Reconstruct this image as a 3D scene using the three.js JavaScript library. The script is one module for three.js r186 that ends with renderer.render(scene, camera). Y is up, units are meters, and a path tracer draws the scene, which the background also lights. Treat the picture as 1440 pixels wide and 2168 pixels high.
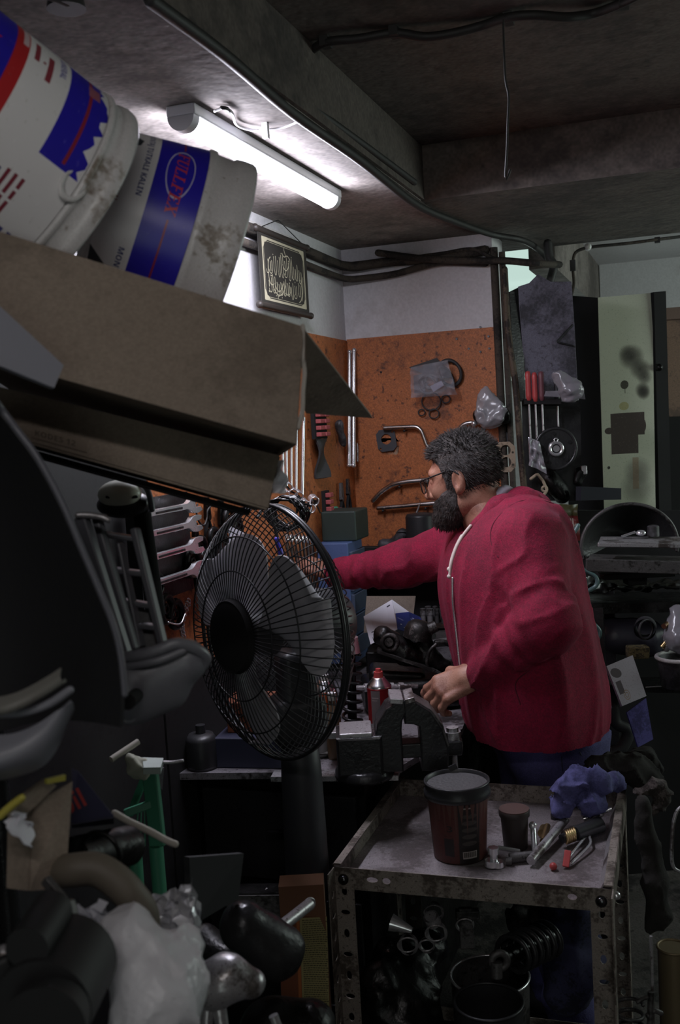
import * as THREE from 'three';
import { RoundedBoxGeometry } from 'three/addons/geometries/RoundedBoxGeometry.js';
import { mergeGeometries } from 'three/addons/utils/BufferGeometryUtils.js';
import { RectAreaLightUniformsLib } from 'three/addons/lights/RectAreaLightUniformsLib.js';
RectAreaLightUniformsLib.init();

// ---------- camera, sky, large lights, exposure ----------
const scene = new THREE.Scene();
const camera = new THREE.PerspectiveCamera(52.4615, 1440 / 2168, 0.05, 60);
camera.position.set(0, 1.7, 0);
camera.rotation.set(-0.08316, 0.33628, -0.05694, 'YXZ');
camera.focus = 2.75; camera.userData.fStop = 7;
const renderer = new THREE.WebGLRenderer({ antialias: true });
renderer.toneMapping = THREE.LinearToneMapping;
renderer.toneMappingExposure = 1.0;
renderer.shadowMap.enabled = true;
scene.background = new THREE.Color().setRGB(0.62, 0.74, 0.70);      // overcast daylight outside the openings
function areaLight(name, w, h, at, to, r, g, b, power) {
  const l = new THREE.RectAreaLight(new THREE.Color().setRGB(r, g, b), power, w, h);
  l.name = name; l.position.set(...at); l.lookAt(...to); scene.add(l); return l;
}
// daylight entering by the shop door behind the photographer and by the windows of the back room
areaLight('door_daylight', 1.3, 1.6, [0.9, 1.25, 2.95], [-0.3, 1.25, -2], 1, 0.95, 0.9, 0.45);
areaLight('window_daylight', 1.7, 0.8, [1.92, 1.75, -3.95], [-0.6, 1.75, -3.95], 0.86, 1, 0.93, 5);
areaLight('far_window_daylight', 0.8, 0.45, [-0.95, 2.2, -5.9], [-0.95, 1.6, -4], 0.86, 1, 0.95, 4);

// ---------- helpers ----------
const V = (a) => new THREE.Vector3(...a);
const add = (a, b, s = 1) => [a[0] + b[0] * s, a[1] + b[1] * s, a[2] + b[2] * s];
const lerp = (a, b, t) => [a[0] + (b[0] - a[0]) * t, a[1] + (b[1] - a[1]) * t, a[2] + (b[2] - a[2]) * t];
const mid = (a, b) => lerp(a, b, 0.5);
function rng(seed) { let s = seed >>> 0; return () => { s = (s + 0x6d2b79f5) >>> 0; let t = Math.imul(s ^ (s >>> 15), 1 | s); t = (t + Math.imul(t ^ (t >>> 7), 61 | t)) ^ t; return ((t ^ (t >>> 14)) >>> 0) / 4294967296; }; }
const used = {};
function numbered(n) { const k = (used[n] = (used[n] ?? -1) + 1); return k ? n + '_' + String(k).padStart(3, '0') : n; }
const L3 = (r, g, b) => new THREE.Color().setRGB(r, g, b);

// hash noise in space
function h3(x, y, z) { let n = Math.imul(x, 374761393) ^ Math.imul(y, 668265263) ^ Math.imul(z, 2147483647 ^ 0x5bd1e995); n = Math.imul(n ^ (n >>> 13), 1274126177); return ((n ^ (n >>> 16)) >>> 0) / 4294967296; }
function noise(x, y, z) {
  const i = Math.floor(x), j = Math.floor(y), k = Math.floor(z); let u = x - i, v = y - j, w = z - k;
  u = u * u * (3 - 2 * u); v = v * v * (3 - 2 * v); w = w * w * (3 - 2 * w);
  const m = (a, b, t) => a + (b - a) * t;
  return m(m(m(h3(i, j, k), h3(i + 1, j, k), u), m(h3(i, j + 1, k), h3(i + 1, j + 1, k), u), v), m(m(h3(i, j, k + 1), h3(i + 1, j, k + 1), u), m(h3(i, j + 1, k + 1), h3(i + 1, j + 1, k + 1), u), v), w) * 2 - 1;
}
// tiling noise for textures
function tileNoise(u, v, n, seed) {
  const x = u * n, y = v * n, i = Math.floor(x), j = Math.floor(y); let a = x - i, b = y - j; a = a * a * (3 - 2 * a); b = b * b * (3 - 2 * b);
  const q = (p) => ((p % n) + n) % n;
  const A = h3(q(i), q(j), seed), B = h3(q(i + 1), q(j), seed), C = h3(q(i), q(j + 1), seed), D = h3(q(i + 1), q(j + 1), seed);
  return (A + (B - A) * a) * (1 - b) + (C + (D - C) * a) * b;
}
function fbm(u, v, n, oct, seed) { let s = 0, a = 0.5, t = 0; for (let o = 0; o < oct; o++) { s += a * tileNoise(u, v, n << o, seed + o * 17); t += a; a *= 0.55; } return s / t; }
const step = (a, b, x) => { const t = Math.min(1, Math.max(0, (x - a) / (b - a))); return t * t * (3 - 2 * t); };
function pixTex(N, fn, srgb) {
  const d = new Uint8Array(N * N * 4);
  for (let y = 0; y < N; y++) for (let x = 0; x < N; x++) { const c = fn(x / N, y / N); const o = 4 * (y * N + x); d[o] = 255 * Math.min(1, Math.max(0, c[0])); d[o + 1] = 255 * Math.min(1, Math.max(0, c[1])); d[o + 2] = 255 * Math.min(1, Math.max(0, c[2])); d[o + 3] = 255; }
  const t = new THREE.DataTexture(d, N, N); t.wrapS = t.wrapT = THREE.RepeatWrapping; t.magFilter = THREE.LinearFilter; t.minFilter = THREE.LinearMipmapLinearFilter; t.generateMipmaps = true;
  if (srgb) t.colorSpace = THREE.SRGBColorSpace; t.needsUpdate = true; return t;
}
const mix3 = (a, b, t) => [a[0] + (b[0] - a[0]) * t, a[1] + (b[1] - a[1]) * t, a[2] + (b[2] - a[2]) * t];
// two-tone dirt: base colour, dirt colour, where dirt gathers (fine and coarse)
function dirtTex(base, dirt, seed, { lo = 0.5, hi = 0.7, speck = 0.75, n = 4, grain = 0.12 } = {}) {
  return pixTex(512, (u, v) => {
    const big = fbm(u, v, n, 5, seed), fine = fbm(u, v, 48, 3, seed + 91);
    let c = mix3(base, dirt, step(lo, hi, big + (fine - 0.5) * 0.35));
    c = mix3(c, dirt, 0.8 * step(speck, speck + 0.06, fine));
    const g = 1 + grain * (tileNoise(u, v, 256, seed + 7) - 0.5) * 2;
    return c.map((q) => q * g);
  }, true);
}
const bumpTex = pixTex(512, (u, v) => { const g = 0.55 * fbm(u, v, 8, 6, 5) + 0.45 * fbm(u, v, 64, 3, 77); return [g, g, g]; });
const roughTex = pixTex(512, (u, v) => { const g = 0.55 + 0.45 * step(0.3, 0.7, fbm(u, v, 6, 5, 33)); return [g, g, g]; });
function rep(t, s) { const c = t.clone(); c.repeat.set(1 / s, 1 / s); c.needsUpdate = true; return c; }
const cache = {};
// plain material: linear colour, roughness, metalness; optional texture covering s metres, relief in metres
function M(name, o) {
  if (cache[name]) return cache[name];
  const p = { name, roughness: o.r ?? 0.7, metalness: o.m ?? 0, color: o.c ? L3(...o.c) : L3(1, 1, 1), side: THREE.DoubleSide };
  if (o.map) p.map = o.map;
  if (o.b) { p.bumpMap = o.bmap ?? bump1; p.bumpScale = o.b; }
  if (o.rm) p.roughnessMap = rough1;
  for (const k of ['clearcoat', 'clearcoatRoughness', 'transmission', 'thickness', 'ior', 'sheen', 'sheenRoughness', 'opacity', 'transparent', 'vertexColors', 'anisotropy', 'specularIntensity']) if (o[k] !== undefined) p[k] = o[k];
  if (o.sheenColor) p.sheenColor = L3(...o.sheenColor);
  if (o.e) { p.emissive = L3(...o.e); p.emissiveIntensity = o.ei ?? 1; }
  return (cache[name] = new THREE.MeshPhysicalMaterial(p));
}
const bump1 = rep(bumpTex, 0.35), bump2 = rep(bumpTex, 1.3), bump0 = rep(bumpTex, 0.12), rough1 = rep(roughTex, 0.4);

// geometry: every builder gives a non-indexed geometry with position, normal and uv in metres (box projection)
function uvBox(g) {
  const n = g.index ? g.toNonIndexed() : g; if (!n.attributes.normal) n.computeVertexNormals();
  const p = n.attributes.position, q = n.attributes.normal, uv = new Float32Array(p.count * 2);
  for (let i = 0; i < p.count; i += 3) {
    let ax = 0, ay = 0, az = 0; for (let k = 0; k < 3; k++) { ax += Math.abs(q.getX(i + k)); ay += Math.abs(q.getY(i + k)); az += Math.abs(q.getZ(i + k)); }
    for (let k = 0; k < 3; k++) { const x = p.getX(i + k), y = p.getY(i + k), z = p.getZ(i + k); const w = ax >= ay && ax >= az ? [z, y] : ay >= az ? [x, z] : [x, y]; uv[2 * (i + k)] = w[0]; uv[2 * (i + k) + 1] = w[1]; }
  }
  n.setAttribute('uv', new THREE.BufferAttribute(uv, 2)); return n;
}
const keep = (g) => { for (const k of Object.keys(g.attributes)) if (!['position', 'normal', 'uv', 'color'].includes(k)) g.deleteAttribute(k); return g; };
function join(list) { const a = list.flat(9).map((g) => keep(g.index ? g.toNonIndexed() : g)); return a.length > 1 ? mergeGeometries(a) : a[0]; }
function put(g, [x, y, z] = [0, 0, 0], [rx, ry, rz] = [0, 0, 0], s = 1) {
  const S = Array.isArray(s) ? s : [s, s, s];
  return g.applyMatrix4(new THREE.Matrix4().compose(new THREE.Vector3(x, y, z), new THREE.Quaternion().setFromEuler(new THREE.Euler(rx, ry, rz)), new THREE.Vector3(...S)));
}
const box = (w, h, d, at, rot, r = 0) => put(r ? new RoundedBoxGeometry(w, h, d, 2, Math.min(r, w * 0.49, h * 0.49, d * 0.49)) : new THREE.BoxGeometry(w, h, d), at, rot);
const cyl = (r0, r1, h, at, rot, n = 20, open = false) => put(new THREE.CylinderGeometry(r1, r0, h, n, 1, open), at, rot);   // r0 below, r1 above
const ball = (r, at, s = 1, n = 14) => put(new THREE.SphereGeometry(r, n * 2, n), at, [0, 0, 0], s);
const ring = (R, r, at, rot, n = 40, arc = Math.PI * 2) => put(new THREE.TorusGeometry(R, r, 8, n, arc), at, rot);
const lathe = (pts, at, rot, n = 32) => put(new THREE.LatheGeometry(pts.map((p) => new THREE.Vector2(...p)), n), at, rot);
const tube = (pts, r, { seg = 0, rad = 8, soft = 0.5, closed = false } = {}) => capped(new THREE.CatmullRomCurve3(pts.map(V), closed, 'catmullrom', soft), seg || Math.max(8, pts.length * 6), r, rad, closed);
function capped(curve, seg, r, rad, closed) {
  const g = new THREE.TubeGeometry(curve, seg, r, rad, closed).toNonIndexed(); if (closed) return g;
  const ends = [0, 1].map((t) => put(new THREE.SphereGeometry(r, rad, 4).toNonIndexed(), curve.getPoint(t).toArray()));
  return join([g, ...ends]);
}
function bar(a, b, r0, r1 = r0, n = 12) {   // straight rod from a to b
  const A = V(a), B = V(b), d = B.clone().sub(A), g = new THREE.CylinderGeometry(r1, r0, d.length(), n);
  g.applyQuaternion(new THREE.Quaternion().setFromUnitVectors(new THREE.Vector3(0, 1, 0), d.normalize())); const m = A.add(B).multiplyScalar(0.5); return g.translate(m.x, m.y, m.z);
}
function beamGeo(a, b, w, h, up = [0, 1, 0], r = 0) {   // rectangular bar from a to b
  const A = V(a), B = V(b), z = B.clone().sub(A), len = z.length(); z.normalize();
  const x = new THREE.Vector3().crossVectors(V(up), z).normalize(), y = new THREE.Vector3().crossVectors(z, x);
  const g = r ? new RoundedBoxGeometry(w, h, len, 2, r) : new THREE.BoxGeometry(w, h, len);
  return g.applyMatrix4(new THREE.Matrix4().makeBasis(x, y, z).setPosition(A.add(B).multiplyScalar(0.5)));
}
function slab(a, b, c, d, th) {   // plate through four corners in order, of the given thickness (to both sides)
  const n = V(b).sub(V(a)).cross(V(d).sub(V(a))).normalize().multiplyScalar(th / 2), q = [a, b, c, d].map(V);
  const t = q.map((p) => p.clone().add(n)), u = q.map((p) => p.clone().sub(n)), P = [];
  const face = (...k) => { P.push(k[0], k[1], k[2], k[0], k[2], k[3]); };
  face(...t); face(u[3], u[2], u[1], u[0]);
  for (let i = 0; i < 4; i++) { const j = (i + 1) % 4; face(t[i], u[i], u[j], t[j]); }
  const g = new THREE.BufferGeometry(); g.setAttribute('position', new THREE.Float32BufferAttribute(P.flatMap((p) => p.toArray()), 3)); g.computeVertexNormals();
  g.setAttribute('uv', new THREE.Float32BufferAttribute(new Float32Array(P.length * 2), 2)); return g;
}
function plate(outline, th, { holes = [], bevel = 0, seg = 10 } = {}) {   // flat outline in xy, thickness along z
  const s = Array.isArray(outline) ? new THREE.Shape(outline.map((p) => new THREE.Vector2(...p))) : outline;
  for (const [x, y, r, ry] of holes) { const p = new THREE.Path(); p.absellipse(x, y, r, ry ?? r, 0, Math.PI * 2, true); s.holes.push(p); }
  return new THREE.ExtrudeGeometry(s, { depth: th, bevelEnabled: bevel > 0, bevelSize: bevel, bevelThickness: bevel, bevelSegments: 2, curveSegments: seg });
}
function sheet(fn, nu, nv, th = 0) {   // surface p(u, v); with thickness it gets a second skin and edges
  const at = (i, j) => fn(i / nu, j / nv), g = [];
  const P = []; for (let i = 0; i <= nu; i++) { P.push([]); for (let j = 0; j <= nv; j++) P[i].push(V(at(i, j))); }
  const build = (Q, flip) => { const idx = [], pos = []; for (const r of Q) for (const p of r) pos.push(p.x, p.y, p.z);
    for (let i = 0; i < nu; i++) for (let j = 0; j < nv; j++) { const a = i * (nv + 1) + j, b = a + nv + 1; flip ? idx.push(a, a + 1, b, b, a + 1, b + 1) : idx.push(a, b, a + 1, b, b + 1, a + 1); }
    const q = new THREE.BufferGeometry(); q.setAttribute('position', new THREE.Float32BufferAttribute(pos, 3)); q.setIndex(idx); q.computeVertexNormals();
    const uv = []; for (let i = 0; i <= nu; i++) for (let j = 0; j <= nv; j++) uv.push(i / nu, j / nv); q.setAttribute('uv', new THREE.Float32BufferAttribute(uv, 2)); return q; };
  const top = build(P, false); if (!th) return top.toNonIndexed();
  const N = top.attributes.normal, Q = P.map((r, i) => r.map((p, j) => p.clone().addScaledVector(new THREE.Vector3().fromBufferAttribute(N, i * (nv + 1) + j), -th)));
  const e = [], edge = (a, b, c, d) => e.push(...[a, b, c, a, c, d].flatMap((p) => p.toArray()));
  for (let i = 0; i < nu; i++) { edge(P[i][0], Q[i][0], Q[i + 1][0], P[i + 1][0]); edge(P[i + 1][nv], Q[i + 1][nv], Q[i][nv], P[i][nv]); }
  for (let j = 0; j < nv; j++) { edge(P[0][j + 1], Q[0][j + 1], Q[0][j], P[0][j]); edge(P[nu][j], Q[nu][j], Q[nu][j + 1], P[nu][j + 1]); }
  const eg = new THREE.BufferGeometry(); eg.setAttribute('position', new THREE.Float32BufferAttribute(e, 3)); eg.computeVertexNormals(); eg.setAttribute('uv', new THREE.Float32BufferAttribute(new Float32Array(e.length / 3 * 2), 2));
  return join([top, build(Q, true), eg]);
}
// distance field -> smooth mesh (surface nets)
function sdfGeo(f, lo, hi, h) {
  const n = [0, 1, 2].map((k) => Math.ceil((hi[k] - lo[k]) / h) + 1), [nx, ny, nz] = n, val = new Float32Array(nx * ny * nz);
  const B = 7, far = B * h * 0.87 * 1.35 + h;   // whole blocks far from the surface are skipped
  for (let k0 = 0; k0 < nz; k0 += B) for (let j0 = 0; j0 < ny; j0 += B) for (let i0 = 0; i0 < nx; i0 += B) {
    const m = f(lo[0] + (i0 + B / 2) * h, lo[1] + (j0 + B / 2) * h, lo[2] + (k0 + B / 2) * h), skip = Math.abs(m) > far;
    for (let k = k0; k < Math.min(nz, k0 + B); k++) for (let j = j0; j < Math.min(ny, j0 + B); j++) for (let i = i0; i < Math.min(nx, i0 + B); i++) val[i + nx * (j + ny * k)] = skip ? m : f(lo[0] + i * h, lo[1] + j * h, lo[2] + k * h);
  }
  const id = new Int32Array(nx * ny * nz).fill(-1), pos = [], idx = [], at = (i, j, k) => i + nx * (j + ny * k);
  const E = [[0, 1], [2, 3], [4, 5], [6, 7], [0, 2], [1, 3], [4, 6], [5, 7], [0, 4], [1, 5], [2, 6], [3, 7]];
  for (let k = 0; k < nz - 1; k++) for (let j = 0; j < ny - 1; j++) for (let i = 0; i < nx - 1; i++) {
    const c = []; let neg = 0; for (let q = 0; q < 8; q++) { const v = val[at(i + (q & 1), j + ((q >> 1) & 1), k + (q >> 2))]; c.push(v); if (v < 0) neg++; }
    if (!neg || neg === 8) continue;
    let x = 0, y = 0, z = 0, m = 0;
    for (const [a, b] of E) if ((c[a] < 0) !== (c[b] < 0)) { const t = c[a] / (c[a] - c[b]); x += (a & 1) + t * ((b & 1) - (a & 1)); y += ((a >> 1) & 1) + t * (((b >> 1) & 1) - ((a >> 1) & 1)); z += (a >> 2) + t * ((b >> 2) - (a >> 2)); m++; }
    id[at(i, j, k)] = pos.length / 3; pos.push(lo[0] + (i + x / m) * h, lo[1] + (j + y / m) * h, lo[2] + (k + z / m) * h);
  }
  const quad = (a, b, c, d, flip) => { if (a < 0 || b < 0 || c < 0 || d < 0) return; flip ? idx.push(a, c, b, a, d, c) : idx.push(a, b, c, a, c, d); };
  for (let k = 1; k < nz - 1; k++) for (let j = 1; j < ny - 1; j++) for (let i = 1; i < nx - 1; i++) {
    const a = val[at(i, j, k)] < 0;
    if (a !== (val[at(i + 1, j, k)] < 0)) quad(id[at(i, j - 1, k - 1)], id[at(i, j, k - 1)], id[at(i, j, k)], id[at(i, j - 1, k)], !a);
    if (a !== (val[at(i, j + 1, k)] < 0)) quad(id[at(i - 1, j, k - 1)], id[at(i - 1, j, k)], id[at(i, j, k)], id[at(i, j, k - 1)], !a);
    if (a !== (val[at(i, j, k + 1)] < 0)) quad(id[at(i - 1, j - 1, k)], id[at(i, j - 1, k)], id[at(i, j, k)], id[at(i - 1, j, k)], !a);
  }
  const g = new THREE.BufferGeometry(); g.setAttribute('position', new THREE.Float32BufferAttribute(pos, 3)); g.setAttribute('uv', new THREE.Float32BufferAttribute(new Float32Array(pos.length / 3 * 2), 2)); g.setIndex(idx); g.computeVertexNormals(); return g;
}
const smin = (a, b, k) => { const h = Math.max(k - Math.abs(a - b), 0) / k; return Math.min(a, b) - h * h * k * 0.25; };
const smax = (a, b, k) => -smin(-a, -b, k);
function cone(x, y, z, a, b, ra, rb) {   // tapered capsule
  const bx = b[0] - a[0], by = b[1] - a[1], bz = b[2] - a[2], px = x - a[0], py = y - a[1], pz = z - a[2];
  const t = Math.min(1, Math.max(0, (px * bx + py * by + pz * bz) / (bx * bx + by * by + bz * bz + 1e-9)));
  return Math.hypot(px - bx * t, py - by * t, pz - bz * t) - (ra + (rb - ra) * t);
}
const ell = (x, y, z, c, r) => { const k0 = Math.hypot((x - c[0]) / r[0], (y - c[1]) / r[1], (z - c[2]) / r[2]), k1 = Math.hypot((x - c[0]) / (r[0] * r[0]), (y - c[1]) / (r[1] * r[1]), (z - c[2]) / (r[2] * r[2])); return k1 < 1e-9 ? -Math.min(...r) : k0 * (k0 - 1) / k1; };

// crumpled foil or film: a patch of flat facets between four corners
function crumple(a, b, c, d, n, amp, seed) {
  const q = rng(seed), P = []; for (let i = 0; i <= n; i++) { P.push([]); for (let j = 0; j <= n; j++) { const p = lerp(lerp(a, b, (i + (q() - 0.5) * 0.7) / n), lerp(d, c, (i + (q() - 0.5) * 0.7) / n), (j + (q() - 0.5) * 0.7) / n); P[i].push([p[0] + (q() - 0.5) * amp, p[1] + (q() - 0.5) * amp, p[2] + (q() - 0.5) * amp * 1.6]); } }
  const t = []; for (let i = 0; i < n; i++) for (let j = 0; j < n; j++) t.push(P[i][j], P[i + 1][j], P[i + 1][j + 1], P[i][j], P[i + 1][j + 1], P[i][j + 1]);
  const g = new THREE.BufferGeometry(); g.setAttribute('position', new THREE.Float32BufferAttribute(t.flat(), 3)); g.computeVertexNormals(); g.setAttribute('uv', new THREE.Float32BufferAttribute(new Float32Array(t.length * 2), 2)); return g;
}

// print mapping for a slab: corners a, b, c, d carry the picture's top left, top right, bottom right, bottom left on both faces
function printUV(g) { g.setAttribute('uv', new THREE.Float32BufferAttribute([0, 1, 1, 1, 1, 0, 0, 1, 1, 0, 0, 0, 0, 0, 1, 0, 1, 1, 0, 0, 1, 1, 0, 1, ...new Array(48).fill(0.02)], 2)); return g; }

// scene objects
function mesh(name, geo, mat, parent, uv = true) {
  let g = Array.isArray(geo) ? join(geo) : geo; g = keep(uv ? uvBox(g) : g.index ? g.toNonIndexed() : g);
  const m = new THREE.Mesh(g, mat); m.name = name; m.castShadow = m.receiveShadow = true; if (parent) parent.add(m); return m;
}
function tag(o, label, category, group) { o.userData.label = label; o.userData.category = category; if (group) o.userData.group = group; return o; }
function thing(name, label, category, at = [0, 0, 0], turn = 0, group) {   // a Group at the thing's base; its children are its parts
  const o = new THREE.Group(); o.name = numbered(name); o.position.set(...at); Array.isArray(turn) ? o.rotation.set(...turn) : (o.rotation.y = turn);
  scene.add(o); return tag(o, label, category, group);
}
const part = (t, name, geo, mat, uv) => mesh(name, geo, mat, t, uv);                      // geometry in the thing's own axes
function partW(t, name, geo, mat, uv, under) {                                            // geometry given in room coordinates
  t.updateMatrixWorld(); const g = Array.isArray(geo) ? join(geo) : geo.index ? geo.toNonIndexed() : geo; g.applyMatrix4(t.matrixWorld.clone().invert()); return mesh(name, g, mat, under ?? t, uv);
}
function solo(name, label, category, geo, mat, at = [0, 0, 0], turn = 0, group, uv) {     // a thing of one mesh
  const m = mesh(numbered(name), geo, mat, scene, uv); m.position.set(...at); Array.isArray(turn) ? m.rotation.set(...turn) : (m.rotation.y = turn); return tag(m, label, category, group);
}
function soloW(name, label, category, geo, mat, group, uv) {                              // one mesh given in room coordinates, its origin moved to its base
  const g = Array.isArray(geo) ? join(geo) : geo.index ? geo.toNonIndexed() : geo; g.computeBoundingBox(); const b = g.boundingBox, c = [(b.min.x + b.max.x) / 2, b.min.y, (b.min.z + b.max.z) / 2];
  const m = mesh(numbered(name), g.translate(-c[0], -c[1], -c[2]), mat, scene, uv); m.position.set(...c); return tag(m, label, category, group);
}
function struct(name, geo, mat, parent) { const m = mesh(parent ? name : name, geo, mat, parent ?? scene); m.userData.kind = 'structure'; return m; }
function copyOf(o, label) { const c = o.clone(); c.name = numbered(o.name.replace(/_\d+$/, '')); c.userData = { ...o.userData }; if (label) c.userData.label = label; scene.add(c); return c; }
function turnTo(o, z, up = [0, 1, 0]) {   // aim the thing's own +z along z
  const Z = V(z).normalize(), X = new THREE.Vector3().crossVectors(V(up), Z).normalize(), Y = new THREE.Vector3().crossVectors(Z, X); o.quaternion.setFromRotationMatrix(new THREE.Matrix4().makeBasis(X, Y, Z)); return o;
}
function canvasTex(w, h, draw) { const c = document.createElement('canvas'); c.width = w; c.height = h; const x = c.getContext('2d'); draw(x, w, h); const t = new THREE.CanvasTexture(c); t.colorSpace = THREE.SRGBColorSpace; t.magFilter = THREE.LinearFilter; return t; }
const FACE = 0.33628;            // turn that makes a thing's front look at the viewer's side of the room
const LEFT = Math.PI / 2;     // turn for things hung flat on the left wall

// ---------- shared materials ----------
const mt = {
  plaster: M('plaster', { map: rep(dirtTex([0.80, 0.79, 0.80], [0.72, 0.70, 0.70], 3, { lo: 0.5, hi: 0.95, speck: 0.9, grain: 0.03 }), 1.4), r: 0.85, b: 0.003, bmap: bump2 }),
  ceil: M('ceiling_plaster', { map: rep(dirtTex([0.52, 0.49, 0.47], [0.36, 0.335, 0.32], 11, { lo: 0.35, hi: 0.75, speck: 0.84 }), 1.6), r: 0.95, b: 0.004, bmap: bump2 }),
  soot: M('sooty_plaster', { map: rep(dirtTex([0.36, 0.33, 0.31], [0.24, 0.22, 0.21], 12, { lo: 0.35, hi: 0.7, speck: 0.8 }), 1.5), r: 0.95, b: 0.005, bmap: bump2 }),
  concrete: M('concrete', { map: rep(dirtTex([0.30, 0.28, 0.27], [0.12, 0.11, 0.105], 21, { lo: 0.4, hi: 0.62 }), 1.2), r: 0.8, b: 0.004 }),
  board: M('orange_board', { map: rep(dirtTex([0.66, 0.385, 0.21], [0.32, 0.18, 0.115], 31, { lo: 0.58, hi: 0.95, speck: 0.74, grain: 0.16 }), 0.7), r: 0.6, b: 0.0015 }),
  card: M('cardboard', { map: rep(dirtTex([0.56, 0.505, 0.455], [0.47, 0.42, 0.375], 41, { lo: 0.4, hi: 0.85, speck: 0.86, grain: 0.06 }), 0.5), r: 0.9, b: 0.001 }),
  chrome: M('chrome', { c: [0.74, 0.74, 0.76], r: 0.30, m: 0.8, rm: true }),
  steel: M('worn_steel', { map: rep(dirtTex([0.68, 0.67, 0.68], [0.34, 0.31, 0.30], 51, { lo: 0.5, hi: 0.8 }), 0.25), r: 0.42, m: 0.65, b: 0.0006 }),
  dullsteel: M('dull_steel', { map: rep(dirtTex([0.34, 0.33, 0.33], [0.13, 0.12, 0.115], 52, { lo: 0.4, hi: 0.66 }), 0.3), r: 0.5, m: 0.45, b: 0.001 }),
  greasy: M('greasy_metal', { map: rep(dirtTex([0.13, 0.125, 0.125], [0.05, 0.047, 0.045], 53, { lo: 0.38, hi: 0.66 }), 0.25), r: 0.45, m: 0.5, b: 0.0015, rm: true }),
  iron: M('black_iron', { c: [0.028, 0.0275, 0.029], r: 0.42, m: 0.4, b: 0.001, rm: true }),
  black: M('black_plastic', { c: [0.022, 0.022, 0.024], r: 0.42, b: 0.0006 }),
  matte: M('matte_black', { c: [0.018, 0.0175, 0.018], r: 0.9, specularIntensity: 0.25 }),
  rubber: M('rubber', { c: [0.03, 0.03, 0.032], r: 0.65 }),
  grey: M('grey_plastic', { map: rep(dirtTex([0.30, 0.295, 0.31], [0.16, 0.155, 0.16], 61, { lo: 0.4, hi: 0.75 }), 0.4), r: 0.5, b: 0.0006 }),
  white: M('white_plastic', { map: rep(dirtTex([0.86, 0.855, 0.86], [0.66, 0.64, 0.60], 62, { lo: 0.5, hi: 0.85, speck: 0.85, grain: 0.03 }), 0.4), r: 0.35 }),
  wood: M('wood', { map: rep(dirtTex([0.30, 0.19, 0.11], [0.13, 0.08, 0.05], 71, { lo: 0.4, hi: 0.7 }), 0.4), r: 0.75, b: 0.001 }),
  cable: M('cable_black', { c: [0.02, 0.019, 0.018], r: 0.6 }),
  pipe: M('dusty_pipe', { map: rep(dirtTex([0.26, 0.23, 0.20], [0.11, 0.095, 0.085], 81, { lo: 0.4, hi: 0.7 }), 0.3), r: 0.85, b: 0.001 }),
  red: M('red_plastic', { c: [0.40, 0.05, 0.05], r: 0.45 }),
  green: M('green_plastic', { c: [0.05, 0.22, 0.13], r: 0.45 }),
  blue: M('blue_plastic', { c: [0.07, 0.11, 0.24], r: 0.5, b: 0.0006 }),
  brass: M('brass', { c: [0.50, 0.36, 0.18], r: 0.35, m: 1 }),
  film: M('clear_film', { c: [0.85, 0.85, 0.9], r: 0.15, transmission: 0.88, thickness: 0, b: 0.004, bmap: bump0 }),
  bag: M('white_film', { c: [0.74, 0.73, 0.77], r: 0.4, transmission: 0.2, thickness: 0, b: 0.003 }),
};

// ---------- the room ----------
const XL = -1.216, ZB = -3.654, YC = 2.334, YR = 2.49, XS = -0.745, ZN = -3.0, XP = -0.664;
struct('floor', box(4.6, 0.2, 9.6, [0.4, -0.1, -1.6]), mt.concrete);
struct('wall_left', box(0.2, 2.7, 7.1, [XL - 0.1, 1.35, ZB + 3.45]), mt.plaster);
struct('wall_back', box(XP - XL + 0.2, 2.7, 0.2, [(XP + XL - 0.2) / 2, 1.35, ZB - 0.1]), mt.plaster);
struct('wall_right', [box(0.2, 2.7, 6.3, [2.1, 1.35, 0.05]), box(0.2, 1.3, 2.0, [2.1, 0.65, -4.1]), box(0.2, 0.5, 2.0, [2.1, 2.45, -4.1]), box(0.2, 2.7, 1.2, [2.1, 1.35, -5.7])], mt.soot);
struct('wall_front', [box(1.55, 2.7, 0.2, [-0.55, 1.35, 3.1]), box(0.5, 2.7, 0.2, [1.85, 1.35, 3.1]), box(1.4, 0.6, 0.2, [0.9, 2.4, 3.1])], mt.soot);
struct('ceiling', [box(XS - XL + 0.2, 0.3, 7.2, [(XS + XL - 0.2) / 2, YC + 0.15, -0.45])], mt.ceil);
struct('ceiling_recess', box(2.9, 0.14, 6.2, [XS + 1.45, YR + 0.07, 0.1]), mt.soot);
struct('ceiling_beam', box(2.9, 0.3, 1.1, [XS + 1.45, YC + 0.15, -3.55]), mt.soot);
struct('ceiling_back_room', [box(2.7, 0.14, 2.3, [0.83, 2.57, -5.2]), box(1.8, 0.14, 2.3, [-1.36, 2.79, -5.2])], mt.plaster);
struct('ceiling_joist', box(0.10, 0.46, 2.0, [-0.555, 2.485, -5.1]), mt.ceil);
struct('wall_far', [box(4.4, 1.86, 0.2, [0, 0.93, -6.1]), box(0.7, 1.0, 0.2, [-1.85, 2.36, -6.1]), box(2.75, 1.0, 0.2, [0.875, 2.36, -6.1])], mt.plaster);
struct('wall_far_left', box(0.2, 2.7, 2.6, [-2.1, 1.35, -5.1]), mt.plaster);
struct('wall_pier', box(0.75, 2.7, 0.2, [-1.75, 1.35, -3.95]), mt.plaster);
struct('trim_6', [box(0.012, 2.0, 3.3, [XL + 0.006, 1.0, -0.46]), box(0.012, 1.12, 1.5, [XL + 0.006, 0.56, -2.87])], M('dark_panel', { map: rep(dirtTex([0.11, 0.105, 0.105], [0.06, 0.057, 0.057], 104), 0.8), r: 0.7 }));  // dark panels added over the left wall to darken it
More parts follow.
